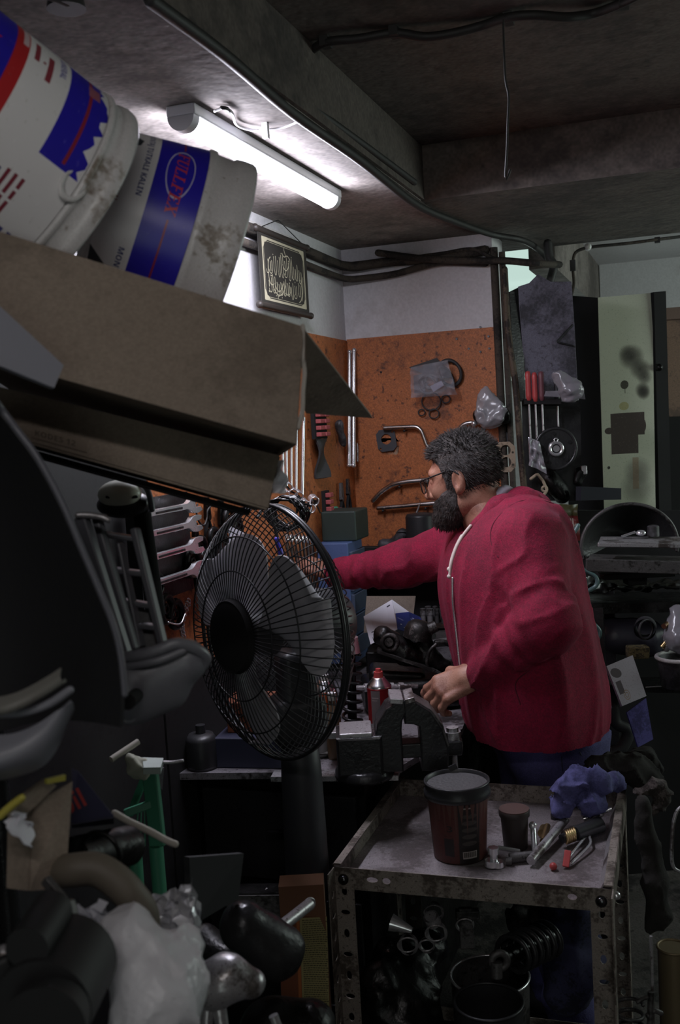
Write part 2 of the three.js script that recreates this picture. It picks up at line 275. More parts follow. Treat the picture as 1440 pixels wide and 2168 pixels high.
struct('trim_7', box(0.01, 0.152, 6.2, [XS + 0.005, YC + 0.078, 0.1]), mt.soot);  // thin darker slab added over the side of the low ceiling to darken it
struct('trim_8', box(XP - XL - 0.01, 1.24, 0.012, [(XP + XL) / 2, 0.62, ZB + 0.007]), cache.dark_panel);  // dark backing added over the back wall below the orange board
{ // windows of the back room
  const fm = M('window_frame', { c: [0.5, 0.5, 0.48], r: 0.5 }), gl = M('window_glass', { c: [0.95, 1, 0.98], r: 0.05, transmission: 1, thickness: 0 });
  const w1 = new THREE.Group(); w1.name = 'window_1'; w1.userData.kind = 'structure'; scene.add(w1); w1.position.set(-1.0, 1.86, -6.05);
  mesh('window_frame', [box(1.0, 0.04, 0.06, [0, 0.02, 0]), box(1.0, 0.04, 0.06, [0, 0.84, 0]), box(0.04, 0.86, 0.06, [-0.48, 0.43, 0]), box(0.04, 0.86, 0.06, [0.48, 0.43, 0])], fm, w1);
  mesh('pane', box(0.94, 0.82, 0.005, [0, 0.43, 0]), gl, w1);
  const w2 = new THREE.Group(); w2.name = 'window_2'; w2.userData.kind = 'structure'; scene.add(w2); w2.position.set(2.05, 1.3, -4.1);
  mesh('window_frame', [box(0.06, 0.04, 2.0, [0, 0.02, 0]), box(0.06, 0.04, 2.0, [0, 0.88, 0]), ...[-0.98, 0, 0.98].map((z) => box(0.06, 0.9, 0.04, [0, 0.45, z]))], fm, w2);
  for (const z of [-0.49, 0.49]) mesh('pane', box(0.005, 0.86, 0.94, [0.02, 0.45, z]), gl, w2);
}
// the orange hardboard that covers both walls of the corner
{
  const b1 = struct('trim_1', slab([XL, 1.12, -2.12], [XL, 1.12, ZB], [XL, 2.005, ZB], [XL, 2.015, -2.12], 0.02), mt.board);
  const o = [-1.201,1.25,-3.654], e = [-0.651,2.01,-3.654];
  const b2 = struct('trim_2', box(e[0] + 0.004 - (XL + 0.01), e[1] - o[1], 0.016, [(e[0] + XL + 0.01) / 2, (e[1] + o[1]) / 2, ZB + 0.009]), mt.board);
  for (const [px, py] of [[-0.686,1.979,-3.64], [-0.717,1.928,-3.64], [-0.758,1.942,-3.64], [-0.685,1.937,-3.64], [-0.799,1.979,-3.64], [-1.083,1.883,-3.64], [-0.661,1.994,-3.64], [-0.713,2.013,-3.64]]) mesh('nail', cyl(0.004, 0.004, 0.006, [px, py, ZB + 0.019], [LEFT, 0, 0], 8), mt.iron, b2);
}

// ---------- lamp, pipes and cables under the ceiling ----------
{
  const z0 = -1.86, z1 = -2.735, xl = -0.93, zc = (z0 + z1) / 2, len = z0 - z1, y0 = YC;
  const t = thing('tube_lamp', 'lit white batten lamp screwed to the low ceiling', 'lamp', [xl, y0, zc]);
  part(t, 'base', box(0.062, 0.022, len, [0, -0.011, 0], [0, 0, 0], 0.004), M('lamp_body', { c: [0.75, 0.75, 0.78], r: 0.4 }));
  const half = (r, l) => { const s = new THREE.Shape(); s.moveTo(-r, 0); s.absarc(0, 0, r, Math.PI, Math.PI * 2, false); s.lineTo(-r, 0); return put(new THREE.ExtrudeGeometry(s, { depth: l, bevelEnabled: false, curveSegments: 14 }), [0, 0, -l / 2]); };
  part(t, 'lamp_diffuser', put(half(0.027, len - 0.05), [0, -0.022, 0]), M('lamp_glow', { c: [0.9, 0.9, 0.95], r: 0.4, e: [0.90, 0.90, 1.0], ei: 5 }));
  for (const s of [-1, 1]) part(t, 'end_cap', put(half(0.0285, 0.025), [0, -0.022, s * (len / 2 - 0.0125)]), M('lamp_cap', { c: [0.6, 0.6, 0.63], r: 0.45 }));
  const c = [0.86, 0.86, 1.0];
  areaLight('tube_light', 0.05, len - 0.06, [xl, y0 - 0.054, zc], [xl, 0, zc], ...c, 80).rotation.set(-LEFT, 0, 0);
  for (const s of [-1, 1]) { areaLight('tube_light_side', len - 0.06, 0.03, [xl + s * 0.032, y0 - 0.036, zc], [xl + s * 0.5, y0 - 0.15, zc], ...c, 78); }
  const wht = M('white_cable', { c: [0.55, 0.54, 0.55], r: 0.5 });
  soloW('lamp_wire', 'thin white wire looping from the batten lamp to the ceiling clip', 'wire', [tube([[-0.878,2.325,-1.907],[-0.86,2.33,-1.913],[-0.855,2.325,-1.938],[-0.878,2.325,-2.006],[-0.875,2.325,-2.046],[-0.858,2.325,-2.076],[-0.836,2.325,-2.061]], 0.003), tube([[-0.843,2.325,-2.076],[-0.804,2.325,-2.08],[-0.762,2.325,-2.058]], 0.0025), box(0.012, 0.035, 0.012, [-0.836,2.32,-2.06])], wht);
  soloW('ceiling_hook', 'small bent metal hook in the ceiling above the lamp', 'hook', tube([[-0.859,2.326,-1.898],[-0.853,2.326,-1.908],[-0.86,2.326,-1.939]], 0.004), mt.cable);
}
{ // the same kind of lamp hangs over the aisle behind the photographer
  const t = thing('tube_lamp', 'lit white batten lamp over the shop aisle', 'lamp', [0.05, YR, 0.3]);
  part(t, 'base', box(1.2, 0.022, 0.075, [0, -0.011, 0], [0, 0, 0], 0.004), M('lamp_body', {})); part(t, 'lamp_diffuser', cyl(0.036, 0.036, 1.15, [0, -0.03, 0], [0, 0, LEFT], 24), M('lamp_glow', {}));
  for (const s of [-1, 1]) areaLight('aisle_light', 1.1, 0.06, [0.05, YR - 0.07, 0.3 + s * 0.045], [0.05, YR - 0.6, 0.3 + s], 1, 0.95, 0.9, 18);
}
soloW('ceiling_rose', 'dark round cable outlet on the low ceiling above the buckets', 'cable outlet', [cyl(0.028, 0.024, 0.02, [-0.836,2.322,-1.336]), tube([[-0.83,2.318,-1.327],[-0.833,2.318,-1.308],[-0.84,2.318,-1.29]], 0.008)], mt.cable);
// pipes along the top of both walls
for (const [n, h, r, lab] of [['wall_pipe', 0.060, 0.017, 'thick dusty pipe running under the ceiling along both walls'], ['wall_pipe', 0.105, 0.012, 'thin dusty pipe running just below the thick pipe on both walls']])
  soloW(n, lab, 'pipe', tube([[XL + 0.02, YC - h, -1.2], [XL + 0.02, YC - h - 0.004, -2.2], [XL + 0.02, YC - h, -3.0], [XL + 0.022, YC - h - 0.006, -3.5], [XL + 0.05, YC - h - 0.01, ZB + 0.05], [XL + 0.2, YC - h - 0.004, ZB + 0.022], [-0.85, YC - h + (h > 0.1 ? 0.02 : -0.01), ZB + 0.022], [XP - 0.02, YC - h, ZB + 0.022]], r, { seg: 90, soft: 0.3 }), mt.pipe);
soloW('wall_rail', 'pale flat rail under the pipes behind the calligraphy scroll', 'rail', beamGeo([XL + 0.008, 2.285, -2.2], [XL + 0.008, 2.285, -3.15], 0.016, 0.03), M('pale_rail', { c: [0.5, 0.48, 0.46], r: 0.7 }));
soloW('sagging_wire', 'grey wire sagging across the top of the white wall', 'wire', tube([[-1.209,2.264,-3.62],[-1.141,2.254,-3.62],[-1.034,2.266,-3.62],[-0.929,2.274,-3.62],[-0.827,2.277,-3.62],[-0.727,2.28,-3.62],[-0.662,2.245,-3.62],[-0.63,2.229,-3.62]], 0.007, { seg: 60 }), mt.pipe);
soloW('cross_pipe', 'dusty horizontal pipe crossing from the wall to the back room', 'pipe', tube([[-1.061,2.301,-3.6],[-0.891,2.262,-3.6],[-0.724,2.238,-3.6],[-0.61,2.226,-3.6],[-0.499,2.205,-3.6],[-0.447,2.215,-3.75]], 0.012, { seg: 50 }), mt.pipe);
{ // vertical pipes at the wall's free edge
  const x = [-0.655, -0.625, -0.60], lab = ['dark upright pipe closest to the white wall', 'middle upright pipe at the free end of the wall', 'leaning rusty upright pipe next to the metal sheet'];
  soloW('upright_pipe', lab[0], 'pipe', bar([x[0] + 0.012, 0, ZB + 0.02], [x[0], 2.28, ZB + 0.02], 0.014), mt.pipe, 'upright pipes');
  soloW('upright_pipe', lab[1], 'pipe', bar([x[1] + 0.01, 0, ZB + 0.03], [x[1], 2.26, ZB + 0.03], 0.011), mt.pipe, 'upright pipes');
  soloW('upright_pipe', lab[2], 'pipe', tube([[-0.596,2.183,-3.491],[-0.59,1.98,-3.475],[-0.571,1.792,-3.465],[-0.561,1.573,-3.45],[-0.552,1.417,-3.439],[-0.546,1.198,-3.422],[-0.542,0.886,-3.395],[-0.541,0.263,-3.341]], 0.011, { seg: 40 }), M('rust_pipe', { map: rep(dirtTex([0.30, 0.25, 0.20], [0.13, 0.09, 0.07], 83, { lo: 0.4, hi: 0.6 }), 0.2), r: 0.7, m: 0.3 }), 'upright pipes');
}
// black cables along the edge of the low ceiling
{
  const c1 = tube([[-0.731,2.325,-1.391],[-0.732,2.325,-1.65],[-0.756,2.33,-2.015],[-0.747,2.325,-2.417],[-0.76,2.325,-2.989],[-0.721,2.325,-3.312],[-0.655,2.32,-3.6],[-0.571,2.31,-3.726],[-0.545,2.305,-3.945],[-0.533,2.29,-4.104]], 0.011, { seg: 80 });
  const c2 = tube([[-0.753,2.36,-1.479],[-0.75,2.36,-1.733],[-0.745,2.36,-2.043],[-0.736,2.36,-2.463],[-0.73,2.36,-2.873]], 0.009, { seg: 80 });
  soloW('edge_cable', 'thick black cable clipped along the edge of the low ceiling', 'cable', c1, mt.cable);
  soloW('edge_cable', 'second black cable above the edge of the low ceiling', 'cable', c2, mt.cable);
  const t = thing('ceiling_cable', 'black cable sagging between clips across the dark ceiling', 'cable', [-0.341,2.48,-2.131]);
  partW(t, 'cord', tube([[-0.822,2.4,-2.249],[-0.811,2.46,-2.196],[-0.76,2.478,-2.129],[-0.699,2.478,-2.076],[-0.628,2.474,-2.078],[-0.557,2.478,-2.094],[-0.502,2.47,-2.121],[-0.446,2.47,-2.129],[-0.39,2.478,-2.14],[-0.335,2.478,-2.121],[-0.284,2.474,-2.122],[-0.224,2.47,-2.152],[-0.173,2.478,-2.181],[-0.117,2.478,-2.152],[-0.089,2.478,-2.129]], 0.009, { seg: 110 }), mt.cable);
  for (const p of [[-0.558,2.482,-2.095],[-0.335,2.482,-2.135],[-0.701,2.482,-2.082],[-0.116,2.482,-2.161]]) partW(t, 'clip', box(0.018, 0.022, 0.03, p), mt.cable);
  soloW('hanging_wire', 'thin wire with a hooked end hanging from the ceiling cable', 'wire', tube([...[[-0.336,2.457,-2.075],[-0.336,2.388,-2.069],[-0.335,2.343,-2.066],[-0.33,2.31,-2.064],[-0.333,2.261,-2.059],[-0.336,2.207,-2.053],[-0.34,2.16,-2.048],[-0.337,2.154,-2.048],[-0.331,2.17,-2.052]]], 0.0022, { seg: 50, rad: 6 }), mt.cable);
  soloW('riser_cable', 'thick black cable bending down behind the metal sheet', 'cable', tube([[-0.5,2.311,-3.866],[-0.496,2.26,-3.862],[-0.482,2.23,-3.864],[-0.49,2.191,-3.858],[-0.504,2.15,-3.85]], 0.016, { seg: 30 }), mt.cable);
  const s = thing('switch_cord', 'thin cord with an inline switch hanging by the back room ceiling', 'cord', [-0.435,2.18,-4.036]);
  partW(s, 'cord', tube([[-0.034,2.349,-4.297],[-0.117,2.327,-4.16],[-0.235,2.318,-4.118],[-0.353,2.313,-4.077],[-0.403,2.305,-4.058],[-0.427,2.286,-4.048],[-0.433,2.233,-4.041],[-0.431,2.18,-4.037],[-0.441,2.136,-4.03]], 0.006, { seg: 60 }), mt.pipe);
  partW(s, 'switch', box(0.02, 0.04, 0.015, [-0.431,2.244,-4.022]), mt.cable);
  partW(s, 'clip', box(0.02, 0.02, 0.02, [-0.131,2.324,-4.155]), mt.cable);
  partW(s, 'clip', ball(0.014, [-0.378,2.313,-4.068]), mt.white);
}

// ---------- calligraphy scroll on the wall ----------
{
  const tex = canvasTex(1024, 640, (x, w, h) => {
    x.fillStyle = '#2c2823'; x.fillRect(0, 0, w, h);
    const gold = '#b8b096'; x.strokeStyle = x.fillStyle = gold; x.lineCap = 'round'; x.lineJoin = 'round';
    x.lineWidth = 20; x.strokeRect(70, 60, w - 140, h - 120); x.lineWidth = 4; x.strokeRect(95, 82, w - 190, h - 164);
    for (const [cx, cy, sx, sy] of [[70, 60, 1, 1], [w - 70, 60, -1, 1], [70, h - 60, 1, -1], [w - 70, h - 60, -1, -1]]) { x.beginPath(); x.moveTo(cx, cy); x.lineTo(cx + sx * 110, cy); x.quadraticCurveTo(cx + sx * 80, cy + sy * 34, cx + sx * 44, cy + sy * 34); x.quadraticCurveTo(cx + sx * 44, cy + sy * 60, cx, cy + sy * 90); x.fill(); }
    x.lineWidth = 11; const s = (...p) => { x.beginPath(); x.moveTo(p[0], p[1]); for (let i = 2; i < p.length; i += 6) x.bezierCurveTo(...p.slice(i, i + 6)); x.stroke(); };
    const up = (a, b, c) => { x.lineWidth = 12; s(a, b, a - 6, b - 40, a + 5, c + 50, a - 4, c); };
    const dot = (a, b, r = 8) => { x.save(); x.translate(a, b); x.rotate(0.8); x.fillRect(-r, -r, 2 * r, 2 * r); x.restore(); };
    // two dense lines of tall letters joined by bowls, crossed by long sweeping tails
    const g = rng(15), env = (t) => Math.sqrt(Math.max(0.05, 1 - Math.pow((t - 0.5) * 1.9, 2)));
    for (let row = 0; row < 2; row++) for (let k = 0; k < 19; k++) {
      const t = (k + 0.5) / 19, X = 150 + t * 740 + (g() - 0.5) * 14, base = (row ? 470 : 330) + 60 * (env(t) - 0.5) * (row ? 1 : 0) + (g() - 0.5) * 30, h = (row ? 110 : 150) * (0.6 + 0.6 * g()) * (0.5 + 0.5 * env(t));
      x.lineWidth = 9 + 4 * g(); s(X, base, X - 6, base - h * 0.4, X + 6, base - h * 0.7, X - 4, base - h);
      if (k % 2 === row) { const n = 26 + 34 * g(); x.lineWidth = 8; s(X, base, X - 4, base + 34, X - n, base + 34, X - n - 6, base - 4); }
      if (g() < 0.5) dot(X + (g() - 0.5) * 30, base + (g() < 0.5 ? 44 : -h - 18), 5 + 3 * g());
    }
    x.lineWidth = 10; s(620, 170, 560, 110, 520, 210, 470, 140); s(470, 240, 500, 300, 570, 300, 600, 230); s(215, 210, 170, 230, 150, 290, 165, 350); s(165, 350, 160, 430, 200, 460, 250, 440);
    s(520, 400, 430, 540, 330, 560, 240, 460); s(460, 410, 400, 500, 330, 520, 280, 430); s(600, 420, 640, 480, 560, 520, 500, 490); s(860, 330, 890, 420, 880, 520, 800, 540); s(900, 300, 905, 380, 900, 470, 860, 520); s(540, 150, 520, 110, 500, 100, 525, 80);
    x.globalAlpha = 0.10; const q = rng(4); for (let i = 0; i < 2500; i++) { x.fillStyle = q() < 0.5 ? '#000' : '#8a8474'; x.fillRect(q() * w, q() * h, 2 + q() * 3, 2 + q() * 3); }
  });
  const zl = -2.80, zr = -3.185, yt = 2.275, yb = 2.058, zc = (zl + zr) / 2, w = zl - zr, h = yt - yb;
  const t = thing('calligraphy_scroll', 'dark wall scroll with pale arabic calligraphy between two rollers', 'scroll', [XL + 0.035, yb, zc], LEFT);
  t.rotation.set(0, LEFT, 0);
  part(t, 'cloth', put(new THREE.PlaneGeometry(w, h), [0, h / 2, 0.002]), M('scroll_print', { map: tex, r: 0.85 }), false);
  part(t, 'backing', box(w, h, 0.003, [0, h / 2, 0]), M('scroll_back', { c: [0.03, 0.028, 0.024], r: 0.9 }));
  for (const y of [0, h]) part(t, 'roller', [cyl(0.0095, 0.0095, w + 0.03, [0, y, 0], [0, 0, LEFT], 14), ball(0.011, [-w / 2 - 0.015, y, 0]), ball(0.011, [w / 2 + 0.015, y, 0])], M('scroll_rod', { c: [0.035, 0.028, 0.024], r: 0.5 }));
  part(t, 'string', [tube([[-w / 2 + 0.03, h + 0.008, 0], [0.0, h + 0.055, -0.01], [w / 2 - 0.03, h + 0.008, 0]], 0.0015, { soft: 0.05 })], mt.cable);
}

// ---------- the mechanic ----------
{
  const pelvisN = [-0.381,0.894,-2.623], pelvisF = [-0.446,0.855,-2.81];        // near hip, far hip
  const bellyN = [-0.396,1.084,-2.571], bellyF = [-0.475,1.043,-2.795];
  const chestN = [-0.441,1.305,-2.575], chestF = [-0.546,1.263,-2.811];
  const shN = [-0.394,1.4,-2.504], shF = [-0.612,1.347,-2.859];               // shoulders
  const elN = [-0.343,1.219,-2.389], wrN = [-0.506,1.088,-2.427];
  const elF = [-0.837,1.283,-2.902], wrF = [-1.058,1.251,-2.96];
  const neck0 = [-0.488,1.403,-2.716], neck1 = [-0.567,1.463,-2.699];
  const kneeN = [-0.386,0.506,-2.608], kneeF = [-0.47,0.424,-2.806];
  const footN = [-0.389,0.09,-2.781], ankN = add(kneeN, [0.03, -kneeN[1] + 0.1, -0.02]), ankF = add(kneeF, [0.03, -kneeF[1] + 0.1, -0.02]);
  // head: own axes f (front), u (up), s (towards the near ear)
  const HS = 0.95, O = [-0.588,1.543,-2.698], pit = 0.16, yw = 0.10;
  const hf = [-Math.cos(pit) * Math.cos(yw), -Math.sin(pit), -Math.cos(pit) * Math.sin(yw)], hs = [-Math.sin(yw), 0, Math.cos(yw)];
  const hu = [hs[1] * hf[2] - hs[2] * hf[1], hs[2] * hf[0] - hs[0] * hf[2], hs[0] * hf[1] - hs[1] * hf[0]].map((v) => -v);
  if (hu[1] < 0) for (let i = 0; i < 3; i++) hu[i] = -hu[i];
  const hp = (a, b, c) => [0, 1, 2].map((i) => O[i] + (hf[i] * a + hu[i] * b + hs[i] * c) * HS);   // head point to room
  const local = (x, y, z) => { const d = [(x - O[0]) / HS, (y - O[1]) / HS, (z - O[2]) / HS]; return [hf, hu, hs].map((e) => e[0] * d[0] + e[1] * d[1] + e[2] * d[2]); };
  const skull = (a, b, c) => smin(ell(a, b, c, [-0.006, 0.032, 0], [0.091, 0.088, 0.075]), ell(a, b, c, [0.040, -0.030, 0], [0.056, 0.082, 0.057]), 0.04);
  const jaw = (a, b, c) => smin(cone(a, b, c, [0.012, -0.068, 0.046], [0.072, -0.100, 0.012], 0.022, 0.020), cone(a, b, c, [0.012, -0.068, -0.046], [0.072, -0.100, -0.012], 0.022, 0.020), 0.03);
  const headF = (x, y, z) => {
    const [a, b, c] = local(x, y, z), m = Math.abs(c);
    let d = smin(skull(a, b, c), jaw(a, b, c), 0.04);
    d = smin(d, cone(a, b, c, [0.094, 0.012, 0], [0.116, -0.030, 0], 0.007, 0.012), 0.018);                    // nose
    d = smin(d, ell(a, b, m, [0.100, -0.034, 0.011], [0.010, 0.008, 0.008]), 0.008);
    d = smin(d, cone(a, b, m, [0.088, 0.030, 0.012], [0.074, 0.028, 0.045], 0.010, 0.010), 0.016);             // brow
    d = smax(d, -ell(a, b, m, [0.098, 0.008, 0.031], [0.016, 0.012, 0.017]), 0.012);                           // eye socket
    d = smin(d, ell(a, b, m, [0.079, 0.007, 0.031], [0.0125, 0.0115, 0.0125]), 0.003);
    d = smin(d, ell(a, b, m, [0.066, -0.022, 0.044], [0.022, 0.018, 0.012]), 0.02);                            // cheek
    d = smin(d, cone(a, b, m, [0.096, -0.061, 0], [0.088, -0.063, 0.02], 0.007, 0.004), 0.006);                // lips
    d = smin(d, cone(a, b, m, [0.094, -0.073, 0], [0.086, -0.072, 0.018], 0.008, 0.004), 0.006);
    d = smin(d, ell(a, b, c, [0.088, -0.100, 0], [0.018, 0.018, 0.022]), 0.02);                                // chin
    let e = ell(a, b, m, [-0.006, -0.004, 0.079], [0.019, 0.033, 0.010]);                                      // ear with its hollow
    e = smax(e, -ell(a, b, m, [0.000, -0.002, 0.089], [0.010, 0.020, 0.008]), 0.006);
    e = smin(e, cone(a, b, m, [-0.002, -0.028, 0.080], [0.002, -0.034, 0.078], 0.007, 0.006), 0.006);
    d = smin(d, e, 0.007);
    const n = cone(x, y, z, hp(-0.028, -0.06, 0), neck0, 0.056, 0.064);
    return smin(d, n, 0.035);
  };
  // a hand: wrist, direction of the fingers, back-of-hand normal, curl of each finger
  function handF(w, dir, back, curl, spread, thumb) {
    const D = V(dir).normalize(), B = V(back).addScaledVector(D, -V(back).dot(D)).normalize(), S = new THREE.Vector3().crossVectors(D, B);   // S: towards the thumb side
    const at = (a, b, c) => [w[0] + D.x * a + B.x * b + S.x * c, w[1] + D.y * a + B.y * b + S.y * c, w[2] + D.z * a + B.z * b + S.z * c];
    const bones = [[at(-0.03, 0, 0), at(0.02, 0, 0), 0.029, 0.027]];
    const len = [0.040, 0.045, 0.042, 0.033];
    for (let i = 0; i < 4; i++) {
      const c = 0.030 - i * 0.020, k = at(0.092 - 0.006 * Math.abs(i - 1), 0.004, c);
      bones.push([at(0.015, 0, c * 0.7), k, 0.017, 0.0125]);
      let p = k, ang = 0; const L = len[i];
      for (const [s, r0, r1] of [[1, 0.0105, 0.0095], [0.68, 0.0095, 0.0088], [0.52, 0.0088, 0.0075]]) {
        ang += curl[i]; const q = [0, 1, 2].map((m) => { const d = [D.x, D.y, D.z][m] * Math.cos(ang) - [B.x, B.y, B.z][m] * Math.sin(ang) + [S.x, S.y, S.z][m] * spread * (1.5 - i) * 0.12; return p[m] + d * L * s; });
        bones.push([p, q, r0, r1]); p = q;
      }
    }
    let p = at(0.022, -0.006, 0.026); for (const [a, b, c, r0, r1] of thumb) { const q = at(a, b, c); bones.push([p, q, r0, r1]); p = q; }
    const pts = bones.flatMap((b) => [b[0], b[1]]);
    return { f: (x, y, z) => { let d = 1; bones.forEach((b, i) => { d = smin(d, cone(x, y, z, b[0], b[1], b[2], b[3]), i < 12 && i % 4 < 2 ? 0.016 : 0.006); }); return d; },
      lo: [0, 1, 2].map((k) => Math.min(...pts.map((q) => q[k])) - 0.035), hi: [0, 1, 2].map((k) => Math.max(...pts.map((q) => q[k])) + 0.035) };
  }
  const thumbN = [[0.050, -0.018, 0.048, 0.014, 0.012], [0.078, -0.036, 0.040, 0.011, 0.010], [0.098, -0.048, 0.026, 0.010, 0.008]];
  const handN = handF([-0.536,1.076,-2.447], [-0.884,-0.42,0.206], [0.026,0.648,0.762], [0.55, 0.62, 0.68, 0.72], 0.5, thumbN);
  const handFar = handF([-1.07,1.256,-2.967], [-0.978,0.21,-0.001], [0.321,0.898,0.3], [0.35, 0.42, 0.5, 0.55], 0.6, thumbN);
  const limb = (x, y, z) => {      // trunk and limbs under the clothes
    let d = cone(x, y, z, chestN, chestF, 0.105, 0.105);
    d = smin(d, cone(x, y, z, bellyN, bellyF, 0.09, 0.09), 0.1); d = smin(d, cone(x, y, z, pelvisN, pelvisF, 0.09, 0.09), 0.1);
    d = smin(d, cone(x, y, z, neck0, hp(-0.028, -0.09, 0), 0.064, 0.056), 0.05); d = smin(d, cone(x, y, z, shN, shF, 0.06, 0.06), 0.08);
    for (const [s, e, w] of [[shN, elN, wrN], [shF, elF, wrF]]) { d = smin(d, cone(x, y, z, s, e, 0.055, 0.042), 0.04); d = smin(d, cone(x, y, z, e, w, 0.042, 0.029), 0.02); }
    for (const [h, k, a] of [[pelvisN, kneeN, ankN], [pelvisF, kneeF, ankF]]) { d = smin(d, cone(x, y, z, h, k, 0.085, 0.055), 0.05); d = smin(d, cone(x, y, z, k, a, 0.055, 0.036), 0.03); d = smin(d, cone(x, y, z, add(a, [0.03, -0.04, 0]), add(a, [-0.17, -0.055, 0]), 0.04, 0.03), 0.03); }
    return d;
  };
  const man = thing('person', 'man in a crimson zip hoodie and blue jeans reaching across the bench', 'person', [pelvisN[0], 0, (pelvisN[2] + pelvisF[2]) / 2]);
  const skinTex = rep(dirtTex([0.66, 0.48, 0.40], [0.52, 0.34, 0.28], 401, { lo: 0.35, hi: 0.8, speck: 0.9, grain: 0.05 }), 0.12);
  const skin = M('skin', { map: skinTex, r: 0.5, b: 0.0006, bmap: bump0 });
  const big = sdfGeo(limb, [-1.25, 0.0, -3.3], [0.1, 1.62, -2.2], 0.013);
  const headLo = O.map((v) => v - 0.19), headHi = O.map((v) => v + 0.19); headLo[1] = O[1] - 0.26; headHi[0] += 0.06;
  partW(man, 'body', [uvBox(big), uvBox(sdfGeo(headF, headLo, headHi, 0.0032)), uvBox(sdfGeo(handN.f, handN.lo, handN.hi, 0.003)), uvBox(sdfGeo(handFar.f, handFar.lo, handFar.hi, 0.003))], skin);
  // hair, greying at the temples, and beard
  const hairM = M('hair', { map: rep(pixTex(512, (u, v) => { const s = fbm(u, v, 90, 2, 9), g = step(0.52, 0.75, fbm(u, v, 7, 4, 19)) * 0.7, t = 0.15 + 0.18 * s + g * 0.30 * step(0.45, 0.7, s); return [t, t * 0.93, t * 0.90]; }, true), 0.10), r: 0.55, b: 0.004, bmap: rep(bumpTex, 0.03) });
  const strand = (x, y, z) => 0.4 * noise(x * 70, y * 110, z * 70) + 0.6 * (1 - 2 * Math.abs(noise(x * 120 + y * 90, y * 260 - x * 90, z * 170)));
  // short tufts rooted on a mesh, combed along a flow direction
  const tufts = (geo, n, len, rad, flow, seed, ok) => {
    const q = rng(seed), P = geo.attributes.position, N = geo.attributes.normal, out = [];
    for (let i = 0; i < n; i++) {
      const k = Math.floor(q() * P.count), p = [P.getX(k), P.getY(k), P.getZ(k)], nn = [N.getX(k), N.getY(k), N.getZ(k)]; if (ok && !ok(...local(...p), nn)) continue;
      const f = flow(...local(...p)), d = [0, 1, 2].map((m) => nn[m] * 0.42 + f[0] * hf[m] + f[1] * hu[m] + f[2] * hs[m] + (q() - 0.5) * 0.5), l = Math.hypot(...d), L = len * (0.6 + 0.8 * q());
      const root = p.map((v, m) => v - nn[m] * 0.002), tip = root.map((v, m) => v + d[m] / l * L), side = new THREE.Vector3().crossVectors(V(d), new THREE.Vector3(q() - 0.5, q() - 0.5, q() - 0.5)).normalize().multiplyScalar(rad), side2 = new THREE.Vector3().crossVectors(V(d), side).normalize().multiplyScalar(rad * 0.8);
      const r = [V(root).add(side), V(root).sub(side).add(side2), V(root).sub(side).sub(side2)], T = V(tip);
      for (let m = 0; m < 3; m++) out.push(...r[m].toArray(), ...r[(m + 1) % 3].toArray(), ...T.toArray());
    }
    const g = new THREE.BufferGeometry(); g.setAttribute('position', new THREE.Float32BufferAttribute(out, 3)); g.computeVertexNormals(); g.setAttribute('uv', new THREE.Float32BufferAttribute(new Float32Array(out.length / 3 * 2), 2)); return g;
  };
  const hairG = sdfGeo((x, y, z) => {
    const [a, b, c] = local(x, y, z), m = Math.abs(c);
    let d = skull(a, b, c) - 0.008 - 0.005 * step(0.03, 0.12, b) - 0.0026 * strand(x, y, z);
    d = smin(d, cone(a, b, m, [0.076, 0.082, 0.0], [0.054, 0.088, 0.036], 0.016, 0.016) - 0.003 * strand(x, y, z), 0.02);                     // forelock over the brow
    const line = Math.max(-(b - 0.052 - Math.max(0, a - 0.045) * 0.55), a - 0.115), back = Math.max(a - 0.002, -0.078 - b + 0.35 * Math.max(0, -a - 0.03)), temple = Math.max(a - 0.036 - 0.25 * Math.max(0, b), -0.01 - b);
    const ear = ell(a, b, m, [0.004, -0.010, 0.085], [0.022, 0.034, 0.03]);
    return smax(smax(d, Math.min(line, back, temple), 0.012), -ear, 0.006);
  }, headLo, headHi, 0.0027);
  partW(man, 'hair', [hairG, tufts(hairG, 5600, 0.015, 0.0013, (a, b) => [b > 0.07 ? 0.55 - 6 * Math.max(0, 0.06 - a) : -0.55, b > 0.07 ? 0.05 : -0.6, 0], 71)], hairM);
  const beardG = sdfGeo((x, y, z) => {
    const [a, b, c] = local(x, y, z), m = Math.abs(c);
    let d = smin(smin(skull(a, b, c), jaw(a, b, c), 0.04), ell(a, b, c, [0.088, -0.100, 0], [0.020, 0.020, 0.024]), 0.02) - 0.006 - 0.0028 * strand(x, y, z);
    const reg = Math.max(b + 0.004 + 0.52 * Math.max(0, a - 0.01) + 0.006 * noise(x * 60, y * 60, z * 60), a - 0.14, 0.004 - a - 0.25 * (b + 0.03)), side = Math.max(Math.abs(a - 0.022) - 0.013, b - 0.03);
    const mouth = ell(a, b, c, [0.110, -0.067, 0], [0.02, 0.007, 0.020]);
    return smax(smax(d, Math.min(reg, side), 0.012), -mouth, 0.006);
  }, headLo, headHi, 0.0029);
  partW(man, 'beard', [beardG, tufts(beardG, 2600, 0.010, 0.0011, () => [0.25, -0.8, 0], 72)], M('beard', { map: hairM.map, c: [0.7, 0.66, 0.64], r: 0.6, b: 0.003, bmap: rep(bumpTex, 0.03) }));
  // spectacles
  const gm = M('spectacle_frame', { c: [0.012, 0.011, 0.011], r: 0.35 });
  const lensRing = (s) => { const q = []; for (let i = 0; i < 24; i++) { const t = i / 24 * Math.PI * 2, e = (v) => Math.sign(v) * Math.pow(Math.abs(v), 0.7); q.push(hp(0.118 - 0.12 * Math.pow(0.034 + 0.024 * e(Math.cos(t)), 1), -0.001 + 0.019 * e(Math.sin(t)), s * (0.034 + 0.024 * e(Math.cos(t))))); } return q; };
